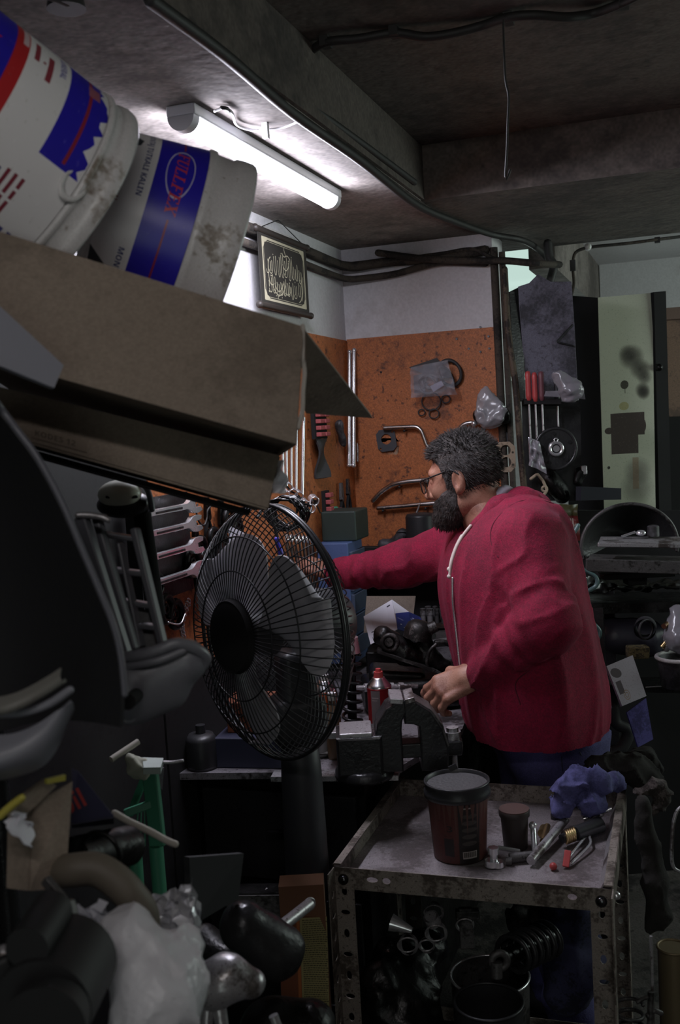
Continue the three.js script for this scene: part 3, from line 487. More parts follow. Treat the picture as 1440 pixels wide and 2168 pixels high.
  const gl = partW(man, 'spectacles', [tube(lensRing(1), 0.0018, { closed: true, seg: 60 }), tube(lensRing(-1), 0.0018, { closed: true, seg: 60 }), tube([hp(0.117, 0.005, 0.011), hp(0.121, 0.008, 0), hp(0.117, 0.005, -0.011)], 0.0018), ...[1, -1].map((s) => tube([hp(0.110, 0.012, s * 0.058), hp(0.100, 0.016, s * 0.072), hp(0.05, 0.024, s * 0.078), hp(0.010, 0.029, s * 0.083), hp(-0.012, 0.014, s * 0.086)], 0.0022))], gm);
  const lm = M('lens', { c: [0.95, 0.95, 0.95], r: 0.05, transmission: 1, thickness: 0 });
  for (const s of [1, -1]) { const q = lensRing(s), c = hp(0.118 - 0.12 * 0.034, -0.001, s * 0.034), P = []; for (let i = 0; i < q.length; i++) P.push(...c, ...q[i], ...q[(i + 1) % q.length]); const g = new THREE.BufferGeometry(); g.setAttribute('position', new THREE.Float32BufferAttribute(P, 3)); g.computeVertexNormals(); partW(man, 'lens', g, lm, true, gl); }
  // hoodie
  const fleece = rep(pixTex(512, (u, v) => { const s = fbm(u, v, 120, 2, 3), l = fbm(u, v, 5, 4, 8), t = 0.80 + 0.34 * (s - 0.5) + 0.3 * (l - 0.5); return [0.58 * t, 0.035 * t, 0.215 * t]; }, true), 0.30);
  const hoodM = M('hoodie_fleece', { map: fleece, r: 0.9, b: 0.0012, bmap: bump0, sheen: 0.1, sheenColor: [0.8, 0.15, 0.35], sheenRoughness: 0.6 });
  const hem0 = [-0.571,0.895,-2.621], hemN = [0.235, 0.972];
  const fold = (x, y, z) => noise(x * 8 + y * 3, y * 7 - x * 3, z * 8) * 0.008 - 0.010 * Math.pow(1 - Math.abs(noise(x * 16 + 4, y * 3.5, z * 16)), 4) - 0.012 * Math.pow(1 - Math.abs(noise(x * 7 + y * 5, y * 12 - x * 6, z * 7)), 5) * step(0.9, 1.15, y);
  const sleeve = (x, y, z, s, e, w, r) => {
    const along = (a, b) => { const u = b[0] - a[0], v = b[1] - a[1], q = b[2] - a[2]; return ((x - a[0]) * u + (y - a[1]) * v + (z - a[2]) * q) / Math.hypot(u, v, q); }, t1 = along(s, e), t2 = along(e, w);
    let d1 = cone(x, y, z, s, e, r[0], r[1]), d2 = cone(x, y, z, e, w, r[1], r[2]);
    const k = noise(x * 7, y * 7, z * 7) * 3;
    d1 += 0.0022 * Math.sin(t1 * 95 + k * 2.2) * step(0.05, 0.2, t1) - 0.008 * Math.pow(1 - Math.abs(noise(x * 9 + y * 5, y * 15 - x * 5, z * 9)), 5);
    d2 += 0.0035 * Math.sin(t2 * 105 + k * 2.2) * (1 - step(0.16, 0.22, t2)) - 0.009 * Math.pow(1 - Math.abs(noise(x * 15 - y * 9, y * 12, z * 15)), 5);
    return smin(d1, d2, 0.035);
  };
  const cuffN = wrN, cuffF = wrF, backN = [-0.35,1.326,-2.63], backF = [-0.441,1.308,-2.852], yokeN = [-0.413,1.413,-2.615], yokeF = [-0.517,1.389,-2.789];
  const torso = (x, y, z) => {
    let d = cone(x, y, z, [-0.472,1.304,-2.585], [-0.548,1.272,-2.789], 0.125, 0.125);
    d = smin(d, cone(x, y, z, [-0.427,1.325,-2.603], [-0.493,1.301,-2.812], 0.115, 0.115), 0.1);
    d = smin(d, cone(x, y, z, [-0.433,1.169,-2.566], [-0.509,1.135,-2.791], 0.150, 0.145), 0.12);
    d = smin(d, cone(x, y, z, [-0.409,1.026,-2.561], [-0.477,0.979,-2.789], 0.160, 0.150), 0.12);
    d = smin(d, cone(x, y, z, [-0.401,0.919,-2.576], [-0.463,0.865,-2.794], 0.150, 0.142), 0.10);
    d = smin(d, cone(x, y, z, yokeN, yokeF, 0.07, 0.07), 0.09);
    return d;
  };
  const hoodie = (x, y, z) => {
    let d = torso(x, y, z) + fold(x, y * 0.5, z);
    const kN = 0.014 + 0.04 * (1 - step(0.08, 0.2, Math.hypot(x - shN[0], y - shN[1], z - shN[2])));
    d = smin(d, sleeve(x, y, z, shN, elN, wrN, [0.080, 0.064, 0.042]), kN);
    d = smin(d, sleeve(x, y, z, shF, elF, wrF, [0.086, 0.060, 0.042]), 0.045);
    const c = (x - hem0[0]) * hemN[0] + (y - hem0[1]) * hemN[1] - 0.01 * noise(x * 8, y * 8, z * 8);
    d = smax(d, -c, 0.02);
    const neckHole = cone(x, y, z, hp(-0.028, -0.09, 0), add(neck0, [-0.03, -0.03, 0]), 0.066, 0.060);
    return smax(d, -neckHole, 0.015);
  };
  partW(man, 'hoodie', sdfGeo(hoodie, [-1.2, 0.9, -3.3], [-0.02, 1.68, -2.25], 0.0068), hoodM);
  // gathered hood round the neck
  const hr = [[-0.553,1.385,-2.607],[-0.527,1.42,-2.597],[-0.485,1.464,-2.627],[-0.441,1.471,-2.696],[-0.424,1.449,-2.763],[-0.461,1.438,-2.835],[-0.522,1.431,-2.823],[-0.58,1.395,-2.779],[-0.585,1.368,-2.711]];
  partW(man, 'hood', sdfGeo((x, y, z) => { let d = 1; for (let i = 0; i < hr.length - 1; i++) d = smin(d, cone(x, y, z, hr[i], hr[i + 1], [0.022, 0.026, 0.034, 0.042, 0.044, 0.040, 0.034, 0.028, 0.022][i], [0.026, 0.034, 0.042, 0.044, 0.040, 0.034, 0.028, 0.022][i] ?? 0.022), 0.03); return d + noise(x * 16, y * 26, z * 16) * 0.006 + noise(x * 40, y * 50, z * 40) * 0.002; }, [-0.9, 1.38, -3.05], [-0.25, 1.72, -2.45], 0.006), hoodM);
  const onto = (p, off) => { let [x, y, z] = p; for (let i = 0; i < 5; i++) { const e = 0.003, d = hoodie(x, y, z) - off, g = [hoodie(x + e, y, z) - hoodie(x - e, y, z), hoodie(x, y + e, z) - hoodie(x, y - e, z), hoodie(x, y, z + e) - hoodie(x, y, z - e)], l = Math.hypot(...g) + 1e-9; x -= g[0] / l * d; y -= g[1] / l * d; z -= g[2] / l * d; } return [x, y, z]; };   // nearest point of the cloth
  const seamM = M('hoodie_seam', { c: [0.10, 0.004, 0.018], r: 0.9 }), seam = (pts) => tube(pts.map((p) => onto(p, 0.0002)), 0.0016, { seg: 40, rad: 5 });
  partW(man, 'seam', seam([[-0.459,1.334,-2.529],[-0.463,1.379,-2.51],[-0.451,1.422,-2.518],[-0.42,1.443,-2.552],[-0.387,1.437,-2.605],[-0.361,1.407,-2.633]]), seamM);
  partW(man, 'seam', seam([[-0.428,1.121,-2.414],[-0.42,1.073,-2.423],[-0.412,1.025,-2.433]]), seamM);
  // cuff, waistband, zip, drawstrings, undershirt collar
  const cuff = (e, w) => bar(lerp(e, w, 0.80), lerp(e, w, 1.03), 0.045, 0.038, 20);
  partW(man, 'cuff', cuff(elN, wrN), hoodM); partW(man, 'cuff', cuff(elF, wrF), hoodM);
  partW(man, 'zip', tube([[-0.565,1.304,-2.531],[-0.555,1.256,-2.531],[-0.546,1.211,-2.53],[-0.55,1.158,-2.524],[-0.559,1.094,-2.515],[-0.552,1.035,-2.512]].map((p) => onto(p, 0.002)), 0.003), mt.chrome);
  const cordM = M('drawstring', { c: [0.62, 0.55, 0.50], r: 0.8 });
  partW(man, 'drawstring', [tube([[-0.543,1.421,-2.57],[-0.553,1.391,-2.564],[-0.557,1.362,-2.56],[-0.562,1.327,-2.556],[-0.566,1.303,-2.552]].map((p) => onto(p, 0.005)), 0.0042), ball(0.006, onto([-0.567,1.299,-2.551], 0.006))], cordM);
  partW(man, 'drawstring', [tube([[-0.569,1.396,-2.581],[-0.577,1.372,-2.576],[-0.58,1.343,-2.572],[-0.577,1.321,-2.571]].map((p) => onto(p, 0.005)), 0.0045), ball(0.007, onto([-0.578,1.315,-2.57], 0.006))], cordM);
  partW(man, 'shirt_collar', tube([[-0.505,1.48,-2.674],[-0.486,1.505,-2.688],[-0.474,1.494,-2.729],[-0.499,1.473,-2.782]], 0.016), M('pale_shirt', { c: [0.50, 0.48, 0.56], r: 0.9, b: 0.002 }));
  // jeans, belt
  const denim = rep(pixTex(512, (u, v) => { const w = 0.85 + 0.25 * tileNoise(u, v, 170, 4) + 0.35 * (fbm(u, v, 5, 4, 14) - 0.5); return [0.30 * w, 0.29 * w, 0.47 * w]; }, true), 0.25);
  const jeansM = M('denim', { map: denim, r: 0.9, b: 0.0012, bmap: bump0 });
  const jeans = (x, y, z) => {
    let d = cone(x, y, z, [-0.381,0.918,-2.625], [-0.44,0.874,-2.814], 0.136, 0.136);
    d = smin(d, cone(x, y, z, [-0.354,0.868,-2.652], [-0.402,0.826,-2.801], 0.115, 0.11), 0.06);
    for (const [h, k, a] of [[pelvisN, kneeN, ankN], [pelvisF, kneeF, ankF]]) { d = smin(d, cone(x, y, z, h, k, 0.105, 0.075), 0.06); d = smin(d, cone(x, y, z, k, a, 0.075, 0.062), 0.04); }
    d += 0.004 * noise(x * 12, y * 22, z * 12) + 0.004 * Math.sin(y * 60 + noise(x * 8, y * 8, z * 8) * 4) * (1 - step(0.75, 0.9, y));
    return smax(d, (x - hem0[0]) * hemN[0] + (y - hem0[1]) * hemN[1] - 0.075, 0.01);
  };
  partW(man, 'jeans', sdfGeo(jeans, [-0.75, 0.06, -3.2], [0.05, 1.12, -2.3], 0.011), jeansM);
  const ontoJ = (p) => { let [x, y, z] = p; for (let i = 0; i < 5; i++) { const e = 0.003, d = jeans(x, y, z) - 0.001, g = [jeans(x + e, y, z) - jeans(x - e, y, z), jeans(x, y + e, z) - jeans(x, y - e, z), jeans(x, y, z + e) - jeans(x, y, z - e)], l = Math.hypot(...g) + 1e-9; x -= g[0] / l * d; y -= g[1] / l * d; z -= g[2] / l * d; } return [x, y, z]; };
  partW(man, 'pocket_seam', [tube([[-0.346,0.97,-2.504],[-0.34,0.915,-2.501],[-0.338,0.857,-2.497],[-0.335,0.823,-2.495]].map(ontoJ), 0.0016)], M('seam', { c: [0.03, 0.03, 0.06], r: 0.9 }));
  partW(man, 'pocket_seam', [tube([[-0.326,0.977,-2.512],[-0.312,0.919,-2.511],[-0.292,0.866,-2.514]].map(ontoJ), 0.0016)], M('seam', { c: [0.03, 0.03, 0.06], r: 0.9 }));
  for (const a of [ankN, ankF]) partW(man, 'shoe', sdfGeo((x, y, z) => Math.max(smin(cone(x, y, z, add(a, [0.03, -0.045, 0]), add(a, [-0.19, -0.06, 0]), 0.05, 0.04), cone(x, y, z, a, add(a, [0, -0.04, 0]), 0.05, 0.05), 0.03), 0.004 - y), [a[0] - 0.28, -0.005, a[2] - 0.1], [a[0] + 0.12, 0.2, a[2] + 0.1], 0.008), mt.rubber);
}

// ---------- cartons and paint buckets on the rack close by ----------
{
  const card = mt.card, TL = [-0.759,1.949,-0.926], TR = [-0.444,1.819,-1.173], BR = [-0.449,1.681,-1.138], BL = [-0.756,1.809,-0.904], back = [-0.458,-0.074,-0.886];
  const bk = (p, d = 0.48) => add(p, back, d);
  const b = thing('cardboard_carton', 'large plain open cardboard carton holding two paint buckets', 'carton', [(BL[0] + BR[0]) / 2, BR[1], BR[2]]);
  partW(b, 'side_panel', slab(TL, TR, BR, BL, 0.006), card);
  partW(b, 'side_panel', slab(bk(TL), bk(TR), bk(BR), bk(BL), 0.006), card);
  partW(b, 'end_panel', slab(add(TR, back, 0.01), bk(TR, 0.47), bk(BR, 0.47), add(BR, back, 0.01), 0.006), card);
  const lift = (p) => lerp(p[0], p[1], 0.06);
  partW(b, 'bottom_panel', slab(lift([BL, TL]), lift([BR, TR]), bk(lift([BR, TR])), bk(lift([BL, TL])), 0.006), card);
  partW(b, 'end_flap', slab([-0.409,1.806,-1.089], [-0.508,1.721,-1.334], [-0.464,1.71,-1.497], [-0.462,1.717,-1.477], 0.005), card);
  partW(b, 'tape_patch', slab([-0.492,1.798,-1.125], [-0.457,1.794,-1.154], [-0.46,1.753,-1.145], [-0.493,1.758,-1.117], 0.001), M('old_tape', { map: rep(dirtTex([0.36, 0.28, 0.22], [0.28, 0.22, 0.17], 43), 0.15), r: 0.6 }));
  const rim = M('torn_paper', { c: [0.42, 0.38, 0.34], r: 0.9 });
  partW(b, 'torn_edge', tube([[-0.443,1.82,-1.171],[-0.441,1.801,-1.171],[-0.443,1.781,-1.167],[-0.442,1.764,-1.165],[-0.443,1.742,-1.159],[-0.443,1.719,-1.153],[-0.447,1.7,-1.147]], 0.003, { seg: 40 }), rim);
  // the second carton below it
  const t2 = [-0.819,1.778,-1.039], tr = [-0.513,1.665,-1.242], br = [-0.525,1.6,-1.221], bl = [-0.813,1.724,-1.025], c = thing('cardboard_carton', 'smaller cardboard carton set back under the bucket carton', 'carton', [(bl[0] + br[0]) / 2, br[1], br[2]]);
  const q1 = lerp(t2, [t2[0], BL[1], t2[2]], 0), up = (p) => p;
  partW(c, 'side_panel', slab(up(t2), up(tr), br, bl, 0.005), card);
  partW(c, 'end_panel', slab(add(up(tr), back, 0.01), bk(up(tr), 0.26), bk(br, 0.26), add(br, back, 0.01), 0.005), card);
  partW(c, 'bottom_panel', slab(bl, br, bk(br, 0.26), bk(bl, 0.26), 0.005), card);
  partW(c, 'side_panel', slab(bk(up(t2), 0.26), bk(up(tr), 0.26), bk(br, 0.26), bk(bl, 0.26), 0.005), card);
  const ink = canvasTex(512, 128, (x, w, h) => { x.fillStyle = '#887a6d'; x.fillRect(0, 0, w, h); x.fillStyle = '#5f544a'; x.font = 'bold 84px sans-serif'; x.fillText('KODES 12', 24, 96); });
  const pr = M('carton_print', { map: ink, r: 0.9 }), onC = (u, v) => add(lerp(lerp(t2, tr, u), lerp(bl, br, u), v), back, -0.004), g = printUV(slab(onC(0.19, 0.66), onC(0.37, 0.66), onC(0.37, 0.9), onC(0.19, 0.9), 0.002));
  partW(c, 'print_panel', g, pr, false);
  // rack that carries them: uprights and arms outside the picture's edge
  const rk = thing('steel_rack', 'dark steel rack carrying the cartons', 'rack', [-0.98, 0, -1.15]);
  partW(rk, 'upright', bar([-1.14, 0, -0.86], [-1.14, 2.2, -0.86], 0.02), mt.iron); partW(rk, 'upright', bar([-1.16, 0, -1.45], [-1.16, 2.0, -1.45], 0.02), mt.iron);
  const sl = add(lerp(br, bl, 1.35), [0, -0.012, 0]), sr = add(lerp(br, bl, 0.06), [0, -0.012, 0]);
  partW(rk, 'shelf', slab(add(sl, back, 0.03), add(sr, back, 0.03), add(sr, back, 0.2), add(sl, back, 0.2), 0.008), mt.matte);
  partW(rk, 'arm', [bar([-1.14, sl[1] - 0.02, -0.86], add(add(sl, back, 0.06), [0.1, -0.012, 0]), 0.010), bar([-1.16, sl[1] - 0.03, -1.45], add(add(sl, back, 0.16), [0.1, -0.012, 0]), 0.010)], mt.matte);
  // grey flap in front at the side
  soloW('leaning_sheet', 'bluish grey panel leaning against the carton of buckets', 'panel', slab([-0.684,1.874,-0.861], [-0.612,1.776,-0.92], [-0.616,1.753,-0.906], [-0.672,1.793,-0.836], 0.006), M('grey_card', { c: [0.24, 0.24, 0.28], r: 0.8 }));
}
// paint buckets lying on their sides
{
  const dirtyRim = M('bucket_white', { map: rep(dirtTex([0.80, 0.79, 0.79], [0.52, 0.48, 0.44], 64, { lo: 0.62, hi: 0.85, speck: 0.84, grain: 0.04 }), 0.3), r: 0.38 });
  const prints = (kind) => canvasTex(2048, 900, (x, w, h) => {
    x.fillStyle = '#dcdadb'; x.fillRect(0, 0, w, h); const q = rng(kind + 5);
    const lines = (X, Y, W, n, gap, lw, col) => { x.fillStyle = col; for (let i = 0; i < n; i++) { let p = 0; const L = W * (0.55 + 0.45 * q()); while (p < L) { const a = 14 + q() * 46; x.fillRect(X + p, Y + i * gap, Math.min(a, L - p), lw); p += a + 9; } } };
    const band = (y0, y1, x0, x1) => { x.fillStyle = '#2a22a6'; x.fillRect(x0, y0, x1 - x0, y1 - y0); };
    if (kind === 0) { x.save(); x.translate(50, -112);   // across = round the bucket, down = from mouth to bottom
      for (const cx of [450, 1370]) {
        x.fillStyle = '#2a22a6'; x.beginPath(); x.moveTo(cx - 200, 265); x.lineTo(cx + 190, 265); x.lineTo(cx + 190, 120); for (let i = 0; i <= 20; i++) x.lineTo(cx + 190 - i * 19.5, 105 + q() * 45); x.fill();
        x.fillStyle = '#8e2b3a'; x.fillRect(cx - 195, 178, 370, 12); x.fillStyle = '#9a5b6a'; x.fillRect(cx - 140, 150, 60, 44);
        x.fillStyle = '#39358c'; x.font = 'bold 30px sans-serif'; x.fillText('MINERAL', cx - 190, 305); 
        x.fillStyle = '#8c3a44'; x.fillRect(cx - 120, 330, 120, 20); x.fillRect(cx - 150, 382, 100, 18); x.fillRect(cx - 70, 358, 10, 10);
        x.fillStyle = '#b32a2e'; x.fillRect(cx - 230, 420, 430, 48); x.fillStyle = '#cbb4b8'; x.fillRect(cx - 230, 424, 150, 20); x.fillStyle = '#2a22a6'; x.fillRect(cx - 230, 468, 430, 540);
        x.fillStyle = '#c0222c'; x.beginPath(); for (let i = 0; i < 18; i++) { const a = i / 18 * 6.283, r = i % 2 ? 50 : 96; x.lineTo(cx + 10 + r * Math.cos(a), 585 + r * 0.9 * Math.sin(a)); } x.fill(); x.fillStyle = '#c77d7c'; x.beginPath(); x.ellipse(cx + 6, 583, 44, 38, 0, 0, 7); x.fill();
        x.strokeStyle = '#3a4a38'; x.lineWidth = 16; x.beginPath(); x.moveTo(cx + 240, 640); x.quadraticCurveTo(cx + 230, 560, cx + 300, 540); x.stroke();
        x.fillStyle = '#22305a'; x.font = 'bold 76px sans-serif'; x.fillText('8', cx + 330, 640);
        x.save(); x.translate(-150, 0); lines(cx + 395, 480, 230, 2, 40, 14, '#2b2f66'); lines(cx + 430, 330, 300, 5, 26, 12, '#2b2f66'); lines(cx + 420, 250, 330, 3, 26, 12, '#7c2f3c'); lines(cx + 480, 560, 180, 4, 26, 12, '#7c2f3c'); lines(cx + 560, 150, 220, 3, 30, 14, '#4a4a86'); x.restore();
      }
      x.restore();
    } else {
      x.save(); x.scale(1, 1.25); band(0, 400, 0, w); x.fillStyle = '#8e2b3a'; x.fillRect(0, 196, w, 16);
      for (const cx of [350, 870, 1390, 1910]) {
        x.fillStyle = '#2a22a6'; x.fillRect(cx - 150, 60, 300, 280); x.strokeStyle = '#b3afc9'; x.lineWidth = 9; x.beginPath(); x.ellipse(cx - 30, 205, 105, 110, 0, 0, 7); x.stroke();
        x.fillStyle = '#c03a44'; x.save(); x.translate(cx, 250); x.scale(0.62, 1.5); x.font = 'bold italic 88px serif'; x.textAlign = 'center'; x.fillText('FULLFEX', 0, 0); x.restore();
        x.fillStyle = '#33386c'; x.save(); x.translate(cx - 240, 500); x.scale(0.75, 1.6); x.font = 'bold 40px sans-serif'; x.fillText('MONTAJ TUTKALI KALIN', 0, 0); x.restore();
        x.fillStyle = '#3d4048'; x.beginPath(); x.moveTo(cx - 210, 720); x.lineTo(cx - 90, 690); x.lineTo(cx - 110, 560); x.lineTo(cx - 150, 540); x.fill(); x.strokeStyle = '#8f8f97'; x.lineWidth = 12; for (let i = 0; i < 5; i++) { x.beginPath(); x.moveTo(cx - 90 + i * 24, 590 + i * 12); x.lineTo(cx - 100 + i * 20, 860); x.stroke(); }
        x.fillStyle = '#8c3a44'; x.font = 'bold 34px sans-serif'; for (const [w2, dx, dy] of [['BLOKAJ', 60, 660], ['ANKER', 60, 830]]) { x.save(); x.translate(cx + dx, dy); x.scale(0.7, 1.7); x.fillText(w2, 0, 0); x.restore(); }
      }
      x.restore();
    }
    x.globalAlpha = 0.12; for (let i = 0; i < 1200; i++) { x.fillStyle = q() < 0.5 ? '#6a6258' : '#fff'; x.fillRect(q() * w, q() * h, 2 + q() * 9, 2 + q() * 5); }
  });
  function bucket(label, rimAt, axis, R, H, kind, roll) {
    const t = thing('paint_bucket', label, 'bucket', rimAt); turnTo(t, axis, [0, 1, 0]);   // own +z points out of the mouth
    const r0 = R * 0.84, ro = (pts) => put(new THREE.LatheGeometry(pts.map((p) => new THREE.Vector2(...p)), 56), [0, 0, 0], [LEFT, 0, 0]);
    part(t, 'shell', ro([[0, -H], [r0 - 0.006, -H], [r0, -H + 0.006], [R * 0.955, kind ? -0.075 : -0.045], [R * 0.955, -0.002], [R * 0.93, -0.002], [r0 * 0.97, -H + 0.004], [0, -H + 0.004]]), dirtyRim);
    const top = kind ? 0.066 : 0.042, wl = H - top - 0.012, at = (d) => R * 0.955 - (R * 0.955 - r0) * Math.max(0, d - (kind ? 0.075 : 0.045)) / (H - (kind ? 0.081 : 0.051)) + 0.002, wrap = new THREE.CylinderGeometry(at(top), at(top + wl), wl, 56, 1, true); put(wrap, [0, -top - wl / 2, 0]); wrap.rotateY(roll); wrap.rotateX(LEFT);
    part(t, 'printed_label', wrap, M('bucket_print_' + kind, { map: prints(kind), r: 0.36 }), false);
    const k = kind ? 1 : 0.62, lipP = [[R * 0.955, -0.066], [R * 0.985, -0.064], [R * 0.99, -0.056], [R * 0.965, -0.052], [R * 0.965, -0.03], [R * 0.99, -0.026], [R, -0.016], [R, -0.004], [R * 0.99, 0], [R * 0.93, 0]].map(([a, b]) => [a, b * k]);
    part(t, 'rim', ro(lipP), dirtyRim);
    return t;
  }
  bucket('white paint bucket with torn blue label and star lying on the carton', [-0.733,1.986,-1.13], [0.403,-0.534,-0.744], 0.142, 0.36, 0, 0);
  const b2 = bucket('white bucket with a full purple band lying mouth outward on the carton', [-0.631,1.938,-1.363], [0.757,-0.351,-0.551], 0.140, 0.192, 1, 0);
  const b1 = scene.getObjectByName('paint_bucket');
  part(b1, 'handle_lug', put(ring(0.013, 0.0028, [0, 0, 0], [0, 0, 0], 24), [-0.132, -0.035, -0.045], [0, LEFT, 0.25], [1, 1.5, 1]), dirtyRim);
}

// ---------- plastic car parts and scrap heaped close by on the left ----------
{
  // big black fender: rim line and a shell curling away behind it
  const rim = [[-0.622,1.756,-0.808],[-0.635,1.736,-0.844],[-0.619,1.711,-0.848],[-0.602,1.685,-0.851],[-0.582,1.642,-0.855],[-0.564,1.594,-0.857],[-0.55,1.557,-0.858],[-0.538,1.523,-0.859],[-0.532,1.491,-0.859],[-0.529,1.454,-0.856],[-0.531,1.423,-0.853]];
  const c = new THREE.CatmullRomCurve3(rim.map(V));
  const f = thing('black_fender', 'large black plastic fender with a painted pale highlight edge leaning by the rack', 'fender', [rim[10][0] - 0.1, 0, rim[10][2]]);
  partW(f, 'shell', sheet((u, v) => { const p = c.getPoint(u).toArray(); return [p[0] - v * 0.30 - 0.02 * Math.sin(v * 3.1), p[1] - 0.06 * v * v - 0.02 * v, p[2] + 0.02 * v - 0.10 * Math.sin(v * Math.PI * 0.9) * (1 - 0.3 * u)]; }, 40, 18, 0.004), mt.black);
  partW(f, 'edge_bead', tube(rim.slice(0, 10), 0.0034, { seg: 80 }), M('pale_bead', { c: [0.10, 0.10, 0.12], r: 0.4 }));  // lamp highlight along the fender edge, put into a paler bead colour
  partW(f, 'stay', bar([rim[10][0] - 0.24, 0.635, rim[10][2] - 0.02], [rim[10][0] - 0.24, rim[10][1], rim[10][2] - 0.02], 0.012), mt.iron);
  // slatted grille panel
  const g = thing('grille_panel', 'tall dark grey slatted plastic panel behind the black fender', 'panel', [-0.687,1.43,-1.161]), gm = M('panel_grey', { c: [0.085, 0.085, 0.098], r: 0.42 });
  for (const [a, b, w] of [[[-0.722,1.607,-1.1], [-0.674,1.429,-1.101], 0.016], [[-0.726,1.601,-1.141], [-0.674,1.435,-1.123], 0.010], [[-0.691,1.583,-1.173], [-0.651,1.437,-1.152], 0.010], [[-0.704,1.566,-1.156], [-0.671,1.436,-1.135], 0.005]]) partW(g, 'stile', beamGeo(a, b, w, 0.014, [0, 0, 1], 0.003), gm);
  for (const [a, b] of [[[-0.733,1.607,-1.117], [-0.708,1.601,-1.136]], [[-0.732,1.58,-1.147], [-0.693,1.57,-1.171]], [[-0.715,1.535,-1.139], [-0.677,1.524,-1.167]], [[-0.704,1.496,-1.134], [-0.668,1.484,-1.161]], [[-0.692,1.467,-1.13], [-0.66,1.457,-1.156]]]) partW(g, 'rail', beamGeo(a, b, 0.007, 0.012, [0, 0, 1], 0.002), gm);
  partW(g, 'infill', slab([-0.699,1.48,-1.15], [-0.679,1.477,-1.168], [-0.664,1.432,-1.158], [-0.683,1.433,-1.141], 0.004), mt.grey);
  // scoop-shaped duct
  const s0 = [-0.6,1.419,-1.062], px = 1.22 / 2200, q = (x, y, z = 0) => [(x - 350) * px, (1430 - y) * px, z];
  const d = thing('air_duct', 'dark grey scoop shaped plastic air duct with a folded lip', 'duct', s0, FACE), dm = M('duct_plastic', { c: [0.15, 0.15, 0.17], r: 0.38, b: 0.0004 });
  part(d, 'scoop', sdfGeo((x, y, z) => { let e = cone(x, y, z, q(285, 1440), q(395, 1400), 0.038, 0.026); e = smin(e, cone(x, y, z, q(280, 1480), q(360, 1470), 0.024, 0.016), 0.03); return smax(e, -(y - (-0.035 + 0.35 * (x + 0.03))) - 0.028, 0.012); }, [-0.09, -0.08, -0.06], [0.09, 0.07, 0.06], 0.004), dm);
  part(d, 'lip', [tube([q(275, 1378, 0.02), q(310, 1372, 0.03), q(350, 1362, 0.032), q(390, 1352, 0.028), q(425, 1370, 0.018), q(440, 1395, 0.006), q(425, 1420, 0.0)], 0.007), tube([q(278, 1396, 0.025), q(320, 1388, 0.034), q(360, 1380, 0.034), q(400, 1368, 0.026)], 0.005)], dm);
  part(d, 'mounting_eye', [put(ring(0.009, 0.004), q(276, 1495, 0.024)), put(box(0.018, 0.06, 0.012, [0, 0, 0], [0, 0, 0], 0.004), q(272, 1470, 0.012))], dm);
  partW(d, 'stem', bar([-0.626,1.402,-1.041], [-0.55,1.435,-0.895], 0.008), mt.matte);
  // pale dish-shaped liner low at the side
  const w = thing('wheel_liner', 'grey dish shaped plastic liner with a rolled lip below the fender', 'liner', [-0.619,1.39,-0.798]), wm = M('liner_grey', { c: [0.20, 0.20, 0.23], r: 0.4 });
  const up0 = [[-0.634,1.432,-0.775],[-0.605,1.432,-0.785],[-0.58,1.442,-0.795],[-0.555,1.462,-0.805]], lo0 = [[-0.648,1.387,-0.787],[-0.619,1.39,-0.798],[-0.591,1.401,-0.809],[-0.566,1.449,-0.822]], c1 = new THREE.CatmullRomCurve3(up0.map(V)), c2 = new THREE.CatmullRomCurve3(lo0.map(V));
  partW(w, 'dish', sheet((u, v) => { const p = lerp(c1.getPoint(u).toArray(), c2.getPoint(u).toArray(), v); return add(p, [0.329,0.083,0.941], 0.028 * Math.sin(v * Math.PI) * (1 - u * u)); }, 26, 14, 0.003), wm);
  partW(w, 'lip', sheet((u, v) => { const p = lerp(lerp([-0.627,1.47,-0.771], [-0.568,1.488,-0.814], u), lerp([-0.627,1.46,-0.77], [-0.565,1.48,-0.814], u), v); return add(p, [0.296,-0.292,0.909], 0.012 * Math.sin(v * Math.PI) + 0.02 * Math.sin(u * 3.1)); }, 24, 8, 0.003), M('liner_lip', { c: [0.16, 0.155, 0.14], r: 0.5 }));
  partW(w, 'bead', tube([[-0.627,1.456,-0.769],[-0.594,1.455,-0.78],[-0.57,1.461,-0.79],[-0.55,1.473,-0.798]], 0.004), wm);
  // round door mirror lying under the carton
  const m = thing('door_mirror', 'pale domed car door mirror with a black shell under the carton', 'mirror', [-0.848,1.603,-1.406]);
  partW(m, 'glass_cap', put(ball(0.036, [0, 0, 0], [1, 0.62, 0.7]), [-0.851,1.613,-1.406]), M('mirror_cap', { c: [0.72, 0.73, 0.62], r: 0.35 })); partW(m, 'shell', put(ball(0.044, [0, 0, 0], [1.0, 0.5, 0.8]), [-0.856,1.596,-1.424]), mt.black);
  partW(m, 'bezel', tube([[-0.829,1.628,-1.415],[-0.814,1.623,-1.42],[-0.807,1.606,-1.421],[-0.804,1.587,-1.42]], 0.005), M('pale_bead', {})); partW(m, 'bezel', tube([[-0.859,1.611,-1.382],[-0.839,1.607,-1.389],[-0.816,1.609,-1.397]], 0.0025), mt.black);
  partW(m, 'arm', bar([-0.83,1.585,-1.433], [-0.853,1.408,-1.494], 0.014, 0.016), mt.matte);
  soloW('hinge_strap', 'small bright hinge strap on top of the slatted panel', 'strap', tube([[-0.72,1.609,-1.09],[-0.707,1.608,-1.095],[-0.693,1.605,-1.099],[-0.686,1.601,-1.102]], 0.004), mt.steel);
  // dark mass that carries the heap: stacked bumpers
  const st = thing('bumper_stack', 'stack of black plastic bumpers standing against the wall', 'bumpers', [-1.0, 0, -1.5]);
